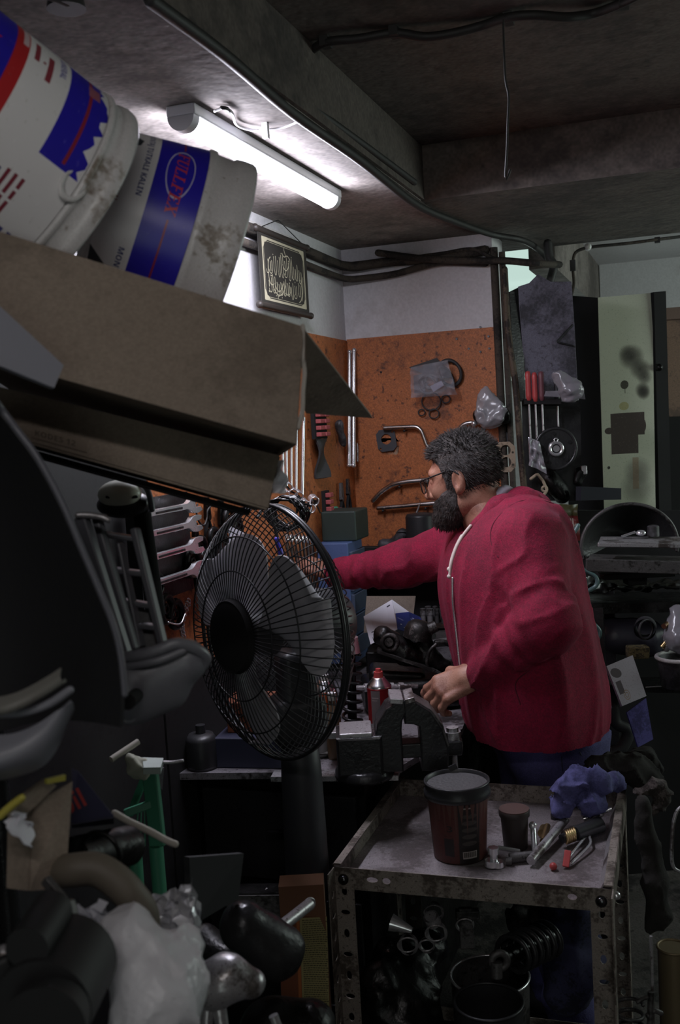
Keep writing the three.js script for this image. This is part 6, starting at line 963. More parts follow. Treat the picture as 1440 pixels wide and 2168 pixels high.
// boxes and bottles at the near end of the bench
{
  const br = M('brown_box', { map: rep(dirtTex([0.42, 0.22, 0.13], [0.25, 0.13, 0.08], 44, { lo: 0.45, hi: 0.8 }), 0.3), r: 0.8 });
  const near = (n, l, cat, px, py, d, w, h, dp, m, ry = 0.3, extra) => { const p = [0,1.7,0]; };
  soloW('navy_box', 'dark navy box lying at the bench end behind the fan', 'box', box(0.22, 0.075, 0.12, [-1.03, YB + 0.0375, -2.29], [0, 0.12, 0], 0.004), M('navy', { c: [0.022, 0.024, 0.05], r: 0.6 }));
  const bb = thing('brown_box', 'reddish brown box stacked on the navy box', 'box', [-1.06, YB + 0.075, -2.32], 0.2);
  part(bb, 'box_body', box(0.13, 0.045, 0.10, [0, 0.0225, 0], [0, 0, 0], 0.003), br); part(bb, 'lid', box(0.136, 0.03, 0.106, [0, 0.062, 0], [0, 0, 0], 0.003), br);
  const can = thing('oil_can', 'black round can standing at the wall end of the bench', 'can', [-1.165, YB, -2.215]);
  part(can, 'can_body', lathe([[0, 0], [0.036, 0], [0.038, 0.01], [0.038, 0.07], [0.03, 0.085], [0, 0.088]]), mt.black); part(can, 'lid', cyl(0.012, 0.012, 0.02, [0, 0.097, 0]), mt.black);
  const q = rng(31);
  for (let i = 0; i < 4; i++) { const o = thing('small_bottle', ['small clear bottle with a red cap behind the fan blades', 'small clear bottle with a white cap behind the fan blades', 'squat clear bottle behind the fan guard', 'narrow clear bottle behind the fan guard'][i], 'bottle', [-0.985 + i * 0.04, YB, -2.335 - q() * 0.03]), H = 0.10 + 0.05 * q(); part(o, 'bottle_body', lathe([[0, 0], [0.018, 0], [0.019, 0.006], [0.019, H * 0.7], [0.009, H * 0.85], [0.009, H], [0, H]]), M('bottle_' + (i % 2), { c: i % 2 ? [0.16, 0.10, 0.06] : [0.34, 0.33, 0.33], r: 0.25 })); part(o, 'cap', cyl(0.011, 0.010, 0.018, [0, H + 0.008, 0]), i ? mt.white : mt.red); }
}

// ---------- tools on the left wall board ----------
const onLeft = (p, off = 0.012) => [XL + 0.012 + off, p[1], p[2]];
{
  // long steel rods hanging upright, the last with a bent head
  const rods = [[[-1.19,1.739,-2.927], [-1.19,1.512,-2.898], 0.004], [[-1.19,1.733,-2.957], [-1.19,1.524,-2.927], 0.004], [[-1.19,1.724,-2.998], [-1.19,1.514,-2.964], 0.0035], [[-1.19,1.729,-3.043], [-1.19,1.496,-3.001], 0.0045], [[-1.19,1.731,-3.106], [-1.19,1.485,-3.052], 0.0055]];
  const labs = ['thin steel rod hanging farthest from the corner', 'thin steel rod hanging second farthest from the corner', 'slim steel rod hanging in the middle of the rods', 'steel rod hanging beside the bent-head rod', 'thick steel rod with a bent flat head'];
  rods.forEach(([a, b, r], i) => soloW('steel_rod', labs[i], 'rod', [bar(a, b, r), ...(i === 4 ? [beamGeo(add(a, [0, 0.0, 0]), add(a, [0.01, 0.012, 0.045]), 0.006, 0.012)] : [ball(r * 1.5, a)])], mt.chrome, 'rods on the board'));
  // red socket rails
  const rail = (label, px, n, cols, w, h) => {
    const t = thing('socket_rail', label, 'tool rail', px[0], LEFT), dx = Math.abs(px[1][2] - px[0][2]), dy = px[0][1] - px[1][1];
    part(t, 'backing', box(dx * 1.15, dy * 1.08, 0.012, [dx / 2, -dy / 2, 0.004]), mt.matte);
    for (let i = 0; i < n; i++) for (let j = 0; j < cols; j++) part(t, 'red_block', box(dx / cols * 0.8, dy / n * 0.66, 0.022, [dx * (j + 0.5) / cols, -dy * (i + 0.5) / n, 0.016], [0, 0, 0], 0.003), M('rail_red', { c: [0.34, 0.07, 0.075], r: 0.5 }));
  };
  rail('double row of red blocks on a black rail above the dark strap', [[-1.19,1.749,-3.182], [-1.19,1.663,-3.285]], 4, 2);
  rail('single row of red blocks on a black rail beside the pliers', [[-1.19,1.482,-3.235], [-1.19,1.39,-3.275]], 4, 1);
  // chrome bars in the corner
  for (const [a, b, r, l] of [[[-1.19,1.962,-3.608], [-1.19,1.556,-3.531], 0.0065, 'long chrome bar hanging at the corner, closest to the tool rail'], [[-1.175,1.967,-3.618], [-1.175,1.554,-3.539], 0.0075, 'long chrome bar hanging in the corner, next to the orange back board'], [[-1.19,1.732,-3.661], [-1.19,1.567,-3.631], 0.006, 'short chrome bar hanging low in the corner']]) soloW('chrome_bar', l, 'bar', [bar(a, b, r), ball(r * 1.25, a), ball(r * 1.2, b)], mt.chrome, 'chrome bars');
  soloW('nylon_strap', 'dark woven strap hanging under the red socket rail', 'strap', sheet((u, v) => { const a = [-1.19,1.659,-3.193], b = [-1.19,1.656,-3.302], d = [-1.19,1.529,-3.234]; return [XL + 0.03 + 0.012 * Math.sin(u * 5 + v * 3) , a[1] + (d[1] - a[1]) * u, a[2] + (b[2] - a[2]) * (0.15 * u + v * (1 - 0.25 * u))]; }, 20, 6, 0.006), mt.rubber);
  soloW('tool_pouch', 'crumpled clear pouch with small tools hanging beside the chrome bars', 'pouch', sdfGeo((x, y, z) => { const a = [-1.19,1.701,-3.447], b = [-1.19,1.634,-3.476]; return cone(x, y, z, a, b, 0.02, 0.012) + 0.006 * noise(x * 50, y * 40, z * 50); }, [-1.23, 1.55, -3.6], [-1.13, 1.78, -3.35], 0.006), mt.grey);
  // pliers and screwdrivers
  const plier = (label, p, s, m, h) => { const t = thing('pliers', label, 'pliers', onLeft(p), [0, LEFT, 0]); for (const k of [-1, 1]) { part(t, 'handle', tube([[0, -0.03 * s, 0], [k * 0.018 * s, -0.07 * s, 0], [k * 0.02 * s, -0.12 * s, 0], [k * 0.012 * s, -0.16 * s, 0]], 0.006 * s), h); part(t, 'jaw', box(0.012 * s, 0.06 * s, 0.01, [k * 0.007 * s, 0, 0], [0, 0, k * 0.12], 0.002), m); } part(t, 'pivot', cyl(0.009 * s, 0.009 * s, 0.014, [0, -0.028 * s, 0], [LEFT, 0, 0], 14), m); return t; };
  plier('black handled pliers hanging by the blue card', [-1.19,1.469,-3.437], 1.0, mt.dullsteel, mt.matte); plier('small dark pliers hanging under the cut wires', [-1.19,1.481,-3.512], 0.9, mt.iron, mt.matte); plier('rusty pliers hanging left of the fan top', [-1.19,1.51,-2.385], 0.9, mt.greasy, mt.matte); plier('greasy pliers hanging over the fan guard', [-1.19,1.49,-2.466], 1.1, mt.greasy, mt.rubber); plier('dark pincers hanging beside the wrench rack', [-1.19,1.452,-2.311], 0.9, mt.greasy, mt.matte);
  const driver = (label, p, m, l = 0.10, hl = 0.09, sc = 1) => { const t = thing('screwdriver', label, 'screwdriver', onLeft(p), LEFT); part(t, 'handle', put(lathe([[0, 0], [0.010 * sc, 0.002], [0.013 * sc, 0.02], [0.012 * sc, hl - 0.02], [0.014 * sc, hl - 0.008], [0.008 * sc, hl], [0, hl]]), [0, -hl, 0]), m); part(t, 'blade', cyl(0.003, 0.003, l, [0, -hl - l / 2, 0]), mt.steel); };
  driver('screwdriver with a green handle standing before the blue card', [-1.17,1.423,-3.36], mt.green, 0.05, 0.06); driver('screwdriver with a dark red handle beside the green one', [-1.17,1.415,-3.41], M('maroon', { c: [0.13, 0.04, 0.05], r: 0.5 }), 0.07, 0.06);
  soloW('green_case', 'dark green plastic case on the bench in the corner', 'case', box(0.12, 0.10, 0.14, add([-1.14,1.369,-3.278], [0.01, 0, 0]), [0, 0, 0], 0.006), M('dark_green', { c: [0.022, 0.036, 0.03], r: 0.5 }));
  const bc = thing('blue_drawer_unit', 'small blue drawer unit under the green case', 'drawers', add([-1.13,1.294,-3.236], [0, -0.345, 0]), LEFT);
  part(bc, 'frame', box(0.15, 0.40, 0.11, [0, 0.17, -0.01], [0, 0, 0], 0.004), mt.blue); for (let i = 0; i < 5; i++) part(bc, 'drawer', box(0.135, 0.06, 0.012, [0, 0.03 + i * 0.07, 0.05], [0, 0, 0], 0.003), M('drawer_blue', { c: [0.055, 0.075, 0.12], r: 0.5 }));
  // ring of spanner ends threaded on a wire, shining under the carton
  const sock = join([cyl(0.014, 0.014, 0.028, [0, 0, 0], [LEFT, 0, 0], 20, true), cyl(0.011, 0.011, 0.028, [0, 0, 0], [LEFT, 0, 0], 20, true), put(ring(0.0125, 0.0018), [0, 0, 0.014])]);
  const pts = [[-1.126,1.553,-2.729], [-1.111,1.536,-2.733], [-1.101,1.518,-2.745], [-1.09,1.509,-2.759], [-1.078,1.483,-2.772], [-1.061,1.471,-2.777], [-1.058,1.49,-2.801]];
  const str = thing('sleeve_string', 'row of shiny hose sleeves threaded on a bent wire', 'sleeves', pts[3]);
  pts.forEach((p) => partW(str, 'sleeve', put(sock.clone(), p, [0.3, 0.6, 0.4]), mt.chrome));
  partW(str, 'wire', tube([[-1.19,1.564,-2.862], ...pts, [-1.19,1.417,-3.206]], 0.003), mt.iron);
  soloW('plastic_strip', 'torn clear plastic strip hanging from the carton edge', 'plastic film', sheet((u, v) => { const a = [-0.517,1.659,-1.246], b = [-0.524,1.617,-1.239]; return add(lerp(a, b, u), [(v - 0.3) * 0.022 * (0.4 + u) , 0, 0.01 * Math.sin(u * 9 + v * 6)]); }, 16, 6, 0.001), mt.bag);
  // row of spanners hanging behind the fan, bright ends up
  for (let i = 0; i < 7; i++) { const p = lerp([-1.185,1.367,-2.908], [-1.185,1.339,-3.117], i / 6), t = thing('spanner', 'combination spanner hanging behind the upper fan guard', 'spanner', onLeft(p), LEFT, 'spanners behind the fan'); part(t, 'shaft', box(0.008, 0.13, 0.005, [0, -0.075, 0], [0, 0, 0], 0.002), mt.dullsteel); part(t, 'ring_end', ring(0.010, 0.0038, [0, 0, 0], [0, 0, 0], 18), mt.chrome); part(t, 'open_end', [box(0.006, 0.02, 0.006, [0.008, -0.148, 0], [0, 0, 0.3]), box(0.006, 0.02, 0.006, [-0.008, -0.148, 0], [0, 0, -0.3])], mt.dullsteel); }
  // big open-ended spanners on the rack at the bench's near end
  const rows = [[-1.17,1.534,-2.132], [-1.17,1.489,-2.13], [-1.17,1.436,-2.131], [-1.17,1.378,-2.132]], lab = ['top', 'second', 'third', 'lowest'];
  const rack = thing('spanner_rack', 'black rack holding four big open spanners on the tool wall', 'rack', onLeft([-1.19,1.337,-2.149], 0), LEFT);
  partW(rack, 'backing', box(0.012, 0.24, 0.20, add([-1.195,1.44,-2.174], [0.002, 0, 0])), mt.iron); for (const s of [0.135, 0.16]) partW(rack, 'slotted_post', box(0.03, 0.26, 0.018, add([-1.18,1.443,-2.146], [0.008, 0, s])), mt.matte);
  const spannerShape = () => { const s = new THREE.Shape(); s.moveTo(-0.11, -0.012); s.lineTo(0.055, -0.012); s.quadraticCurveTo(0.075, -0.014, 0.085, -0.034); s.quadraticCurveTo(0.11, -0.046, 0.135, -0.030); s.lineTo(0.128, -0.014); s.lineTo(0.102, -0.012); s.lineTo(0.100, 0.012); s.lineTo(0.128, 0.018); s.lineTo(0.130, 0.034); s.quadraticCurveTo(0.10, 0.046, 0.082, 0.032); s.quadraticCurveTo(0.070, 0.014, 0.055, 0.012); s.lineTo(-0.11, 0.012); return s; };
  rows.forEach((p, i) => { const t = thing('open_spanner', `big bright open spanner resting in the ${lab[i]} slot of the black rack`, 'spanner', [XL + 0.064, p[1] - 0.004, p[2]], LEFT); part(t, 'forging', put(plate(spannerShape(), 0.010, { bevel: 0.0015 }), [0, 0, -0.005], [0, 0, 0], [1, 0.50, 1]), mt.chrome); part(t, 'panel', box(0.13, 0.006, 0.0145, [-0.03, -0.001, 0], [0, 0, 0], 0.002), mt.iron); });
  // hanging chain, hoses and a loop of wire
  const ch = thing('steel_chain', 'small steel chain looped on the board beside the fan', 'chain', [-1.18,1.279,-2.217]); for (let i = 0; i < 16; i++) { const a = i / 15, p = lerp([-1.18,1.297,-2.23], [-1.18,1.221,-2.189], a); p[2] += 0.02 * Math.sin(a * 3.1); partW(ch, 'link', put(ring(0.008, 0.0018, [0, 0, 0], [0, 0, 0], 14), p, [0.5, i % 2 ? 0 : LEFT, 0.3], [0.7, 1, 1]), mt.chrome); }
  soloW('wire_loop', 'thin black wire loop hanging above the fan', 'wire', tube([[-1.18,1.525,-2.309],[-1.18,1.506,-2.301],[-1.18,1.481,-2.313],[-1.18,1.47,-2.338],[-1.18,1.485,-2.356],[-1.18,1.505,-2.364],[-1.18,1.515,-2.388]], 0.0025), mt.cable);
  soloW('wire_loop', 'thin steel wire dangling in front of the board by the chain', 'wire', tube([[-1.15,1.277,-2.067],[-1.15,1.266,-2.101],[-1.15,1.264,-2.129],[-1.15,1.28,-2.15]], 0.002), mt.chrome);
  // dark hardware hung in the shade between rack and fan
  const q = rng(5); for (let i = 0; i < 9; i++) { const p = [[-1.18,1.298,-2.116], [-1.18,1.278,-2.159], [-1.18,1.416,-2.311], [-1.18,1.377,-2.334], [-1.18,1.431,-2.386], [-1.18,1.468,-2.488], [-1.18,1.439,-2.525], [-1.18,1.36,-2.076], [-1.18,1.387,-2.263]][i]; soloW('old_bearing', ['dark bearing ring hung low by the rack', 'dark bearing ring hung lower beside the first one', 'greasy ring hung between the rack and the fan', 'small greasy ring below the pincers', 'greasy ring at the fan guard edge', 'dark ring above the fan top', 'second dark ring above the fan top', 'dark ring under the lowest spanner', 'greasy ring beside the spanner jaws'][i], 'bearing', put(join([ring(0.022 + 0.01 * q(), 0.009), ring(0.010, 0.004)]), p, [0, LEFT, 0]), mt.greasy, 'rings on the tool board'); }
  // the vivid cable bundle over the fan
  const b = thing('cable_bundle', 'tangled bundle of black cables hanging over the fan', 'cables', [-0.895,1.484,-2.166]);
  for (let i = 0; i < 9; i++) { const o = [-0.886,1.511,-2.172], a0 = q() * 3, h = []; for (let k = 0; k < 22; k++) { const a = a0 + k * 0.62; h.push([o[0] + (0.024 + 0.018 * q()) * Math.cos(a) * 1.3, o[1] + (0.028 + 0.014 * q()) * Math.sin(a), o[2] + (q() - 0.5) * 0.05]); } partW(b, 'loop', tube(h, 0.0026, { seg: 90, rad: 5 }), M('cable_sheen', { c: [0.015, 0.015, 0.016], r: 0.25 })); }
  partW(b, 'lead', tube([...[[-0.836,1.487,-2.134],[-0.855,1.514,-2.13],[-0.884,1.531,-2.121],[-0.914,1.528,-2.11],[-0.909,1.512,-2.057]]], 0.004), mt.cable);
  partW(b, 'lead', tube([...[[-0.885,1.526,-2.067],[-0.876,1.495,-2.068],[-0.869,1.464,-2.067],[-0.866,1.438,-2.066]]], 0.004), mt.cable);
  soloW('blue_tie', 'bright blue plastic tie on the cable over the fan', 'tie', tube([[-0.867,1.463,-2.057],[-0.865,1.453,-2.057],[-0.862,1.444,-2.057],[-0.859,1.432,-2.057]], 0.006), M('vivid_blue', { c: [0.06, 0.05, 0.55], r: 0.35 }));
  soloW('paper_scrap', 'small white paper scrap pinned on the board above the fan', 'paper', slab([-1.17,1.456,-2.459], [-1.17,1.426,-2.55], [-1.17,1.387,-2.532], [-1.17,1.409,-2.457], 0.002), M('paper', { c: [0.6, 0.6, 0.66], r: 0.8 }));
}
// ---------- things on the back board ----------
{
  const zb = ZB + 0.03, al = M('bright_tube', { c: [0.55, 0.54, 0.54], r: 0.3, m: 1, rm: true });
  const T = (label, pts, r) => soloW('bent_tube', label, 'tube', tube(pts, r, { seg: 60, rad: 10, soft: 0.4 }), al);
  T('bright S-shaped metal tube with its upper end over the dark gasket', [[-1.074,1.681,-3.61],[-1.01,1.681,-3.61],[-0.958,1.679,-3.61],[-0.938,1.664,-3.61],[-0.927,1.633,-3.61],[-0.918,1.609,-3.61],[-0.896,1.6,-3.61],[-0.858,1.596,-3.61]], 0.008);
  T('bright hooked metal tube above the man with a round stop', [[-0.809,1.627,-3.61],[-0.805,1.652,-3.61],[-0.786,1.676,-3.61],[-0.761,1.683,-3.61],[-0.727,1.681,-3.61],[-0.676,1.685,-3.61]], 0.008);
  T('dull curved metal tube ending in a point', [[-1.132,1.419,-3.61],[-1.101,1.448,-3.61],[-1.057,1.474,-3.61],[-1.003,1.484,-3.61],[-0.924,1.488,-3.61],[-0.829,1.491,-3.61]], 0.009);
  T('straight metal tube hung level below the curved one', [[-1.115,1.391,-3.61],[-1.026,1.396,-3.61],[-0.937,1.402,-3.61],[-0.833,1.407,-3.61]], 0.008);
  soloW('tube_stop', 'small round stop on the hooked tube', 'fitting', ball(0.011, [-0.744,1.679,-3.6]), mt.chrome);
  for (const p of [[-0.999,1.667,-3.63],[-0.723,1.676,-3.63],[-1.028,1.466,-3.63],[-0.935,1.386,-3.63],[-1.095,1.382,-3.63]]) soloW('board_hook', 'small dark hook screwed into the orange board', 'hook', [bar([p[0], p[1], ZB + 0.012], [p[0], p[1], ZB + 0.05], 0.003), ball(0.005, [p[0], p[1], ZB + 0.05])], mt.iron, 'hooks in the orange board');
  const gasket = (label, p, sc, shape, holes, m, rz = 0, z = 0.012) => { const g = put(plate(shape.map(([x, y]) => [x * sc, y * sc]), 0.003, { holes: holes.map((h) => h.map((v) => v * sc)), seg: 16 }), [p[0], p[1], ZB + z + 0.008], [0, 0, rz]); return soloW('gasket', label, 'gasket', g, m); };
  const s = 1.0, oct = (w, h, c) => [[-w + c, -h], [w - c, -h], [w, -h + c], [w, h - c], [w - c, h], [-w + c, h], [-w, h - c], [-w, -h + c]];
  const pale = M('gasket_paper', { map: rep(dirtTex([0.62, 0.56, 0.48], [0.42, 0.37, 0.31], 95), 0.1), r: 0.85 }), dark = M('gasket_dark', { c: [0.05, 0.052, 0.06], r: 0.6 });
  gasket('pale two-hole carburettor gasket hung beside the plastic bag', [-0.643,1.557,-3.64], 1, oct(0.036, 0.053, 0.018), [[0.003, 0.024, 0.018], [0.003, -0.018, 0.018], [-0.027, 0.035, 0.004], [0.028, 0.015, 0.004], [-0.026, -0.008, 0.004], [0.027, -0.028, 0.004]], pale, 0, 0.03);
  gasket('dark square gasket with one round hole', [-1.075,1.636,-3.64], 1, oct(0.036, 0.040, 0.014), [[0, 0.004, 0.019], [-0.026, -0.028, 0.004], [0.026, 0.028, 0.004]], dark, 0.1, 0.014);
  gasket('pale gasket sheet behind the dark square gasket', [-1.067,1.613,-3.64], 1, oct(0.036, 0.030, 0.010), [[0, 0.004, 0.019]], pale, -0.05, 0.006);
  gasket('large dark ring gasket with bolt ears behind the plastic bag', [-0.673,1.645,-3.64], 1, oct(0.055, 0.062, 0.03), [[-0.008, -0.006, 0.034], [0.040, 0.045, 0.004], [0.04, -0.045, 0.004], [-0.042, -0.045, 0.004]], dark, 0, 0.010);
  gasket('orange edged flat gasket under the two-hole one', [-0.698,1.529,-3.64], 1, oct(0.03, 0.04, 0.01), [[0.004, 0.01, 0.016]], M('gasket_tan', { c: [0.45, 0.22, 0.10], r: 0.8 }), 0.1, 0.010);
  // bagged gasket set, belts and O-rings
  const o = [-0.874,1.848,-3.62], belt = (p, R, r, sx, rz, l) => soloW('drive_belt', l, 'belt', put(ring(R, r, [0, 0, 0], [0, 0, 0], 50), p, [0.1, 0, rz], [sx, 1, 1.2]), mt.rubber);
  belt([-0.826,1.861,-3.62], 0.046, 0.007, 0.85, 0.4, 'black belt loop behind the bagged gaskets'); belt([-0.836,1.85,-3.605], 0.038, 0.006, 0.5, 0.5, 'narrow black belt loop beside the bagged gaskets');
  soloW('dark_flap', 'black flat belt strip fanned over the bagged gaskets', 'belt', slab([-0.972,1.891,-3.612], [-0.869,1.917,-3.612], [-0.809,1.843,-3.612], [-0.889,1.848,-3.612], 0.005), mt.rubber);
  const crumple = (u, v, k) => 0.010 * noise(u * 5, v * 5, k) + 0.005 * noise(u * 13, v * 13, k + 3);
  const bagSheet = (a, b, c, d, k, m, l) => soloW('gasket_bag', l, 'plastic bag', sheet((u, v) => { const p = lerp(lerp(a, b, u), lerp(d, c, u), v); p[2] += 0.02 * Math.sin(u * Math.PI) * Math.sin(v * Math.PI) + crumple(u, v, k); return p; }, 26, 26, 0.0012), m);
  bagSheet([-0.958,1.889,-3.575], [-0.821,1.905,-3.575], [-0.794,1.784,-3.575], [-0.957,1.782,-3.575], 3, mt.film, 'clear plastic bag of gaskets pinned to the orange board');
  soloW('gasket_label', 'small white label inside the bag of gaskets', 'label', slab([-0.896,1.819,-3.605], [-0.854,1.836,-3.605], [-0.846,1.819,-3.605], [-0.885,1.798,-3.605], 0.001), M('paper', {}));
  soloW('gasket_set', 'folded silver gasket set inside the pinned bag', 'gaskets', [put(ring(0.022, 0.007), [-0.896,1.836,-3.615]), put(ring(0.03, 0.004), [-0.908,1.825,-3.612]), slab([-0.957,1.861,-3.615], [-0.915,1.867,-3.615], [-0.918,1.8,-3.615], [-0.957,1.798,-3.615], 0.004)], mt.dullsteel);
  [[[-0.9,1.766,-3.625], 0.034, 'large thin black ring hanging below the gasket bag'], [[-0.937,1.729,-3.625], 0.012, 'small thin black ring at one side of the large ring'], [[-0.892,1.722,-3.625], 0.018, 'middling thin black ring below the large ring'], [[-0.846,1.771,-3.625], 0.015, 'thin black ring beside the gasket bag']].forEach(([p, R, l]) => soloW('seal_ring', l, 'ring', put(ring(R, 0.0025, [0, 0, 0], [0, 0, 0], 36), p, [0, 0, 0], [1, 0.92, 1]), mt.rubber));
  // bag hung by the upright pipes
  const bg = thing('parts_bag', 'crumpled clear plastic bag of dark parts hung at the board edge', 'plastic bag', [-0.68,1.687,-3.58]);
  partW(bg, 'film', sdfGeo((x, y, z) => { const d = cone(x, y, z, [-0.701,1.794,-3.58], [-0.682,1.717,-3.58], 0.018, 0.062); return smax(d, Math.abs(z + 3.585) - 0.035, 0.02) + 0.012 * Math.abs(noise(x * 38, y * 30, z * 38)) + 0.004 * noise(x * 90, y * 80, z * 90); }, [-0.82, 1.60, -3.645], [-0.58, 1.88, -3.51], 0.005), M('bag_film', { c: [0.6, 0.59, 0.63], r: 0.22, transmission: 0.6, thickness: 0 }));
  partW(bg, 'contents', sdfGeo((x, y, z) => cone(x, y, z, [-0.717,1.705,-3.59], [-0.64,1.698,-3.59], 0.026, 0.028) + 0.008 * noise(x * 45, y * 45, z * 45), [-0.80, 1.60, -3.65], [-0.58, 1.80, -3.54], 0.006), mt.greasy);
  // black canister hanging on a hook
  const cn = thing('black_canister', 'black cylindrical canister hung from the straight tube by a hook', 'canister', [-0.948,1.234,-3.57]);
  partW(cn, 'shell', lathe([[0, 0], [0.050, 0], [0.053, 0.006], [0.053, 0.122], [0.047, 0.132], [0.02, 0.136], [0, 0.136]], [-0.946,1.239,-3.565]), mt.black); partW(cn, 'hook', tube([[-0.949,1.406,-3.58],[-0.955,1.39,-3.58],[-0.963,1.373,-3.58],[-0.97,1.359,-3.58]], 0.003), mt.chrome);
  soloW('rubber_elbow', 'grey rubber hose elbow lying behind the outstretched arm', 'hose', [tube([[-1.09, 1.262, -3.57], [-1.06, 1.262, -3.57], [-1.035, 1.275, -3.57], [-1.015, 1.30, -3.57]], 0.022), put(ring(0.022, 0.004), [-1.013, 1.302, -3.57], [LEFT - 0.4, 0, 0])], mt.grey);
  soloW('flat_toolbox', 'low dark toolbox on the ledge behind the outstretched arm', 'toolbox', [box(0.30, 0.05, 0.10, [-1.0, 1.185, -3.58], [0, 0, 0], 0.01), box(0.22, 0.03, 0.08, [-0.98, 1.222, -3.58], [0, 0.1, 0], 0.01)], mt.greasy);
  soloW('wall_ledge', 'narrow dark ledge along the back wall below the orange board', 'ledge', [box(0.50, 0.02, 0.14, [-0.95, 1.15, -3.58]), box(0.02, 0.14, 0.10, [-1.15, 1.07, -3.6]), box(0.02, 0.14, 0.10, [-0.75, 1.07, -3.6])], mt.greasy);
  soloW('green_box', 'faded green box on the ledge behind the man', 'box', box(0.10, 0.05, 0.08, [-0.77, 1.186, -3.58], [0, 0, 0], 0.005), M('faded_green', { c: [0.16, 0.18, 0.13], r: 0.7 }));
  soloW('carburettor', 'black carburettor body on the ledge beside the man', 'engine part', [box(0.05, 0.03, 0.05, [-0.77, 1.227, -3.58], [0, 0.3, 0], 0.008), cyl(0.014, 0.014, 0.05, [-0.745, 1.235, -3.57], [0, 0, 0.4]), cyl(0.016, 0.02, 0.03, [-0.79, 1.235, -3.57])], mt.iron);
}

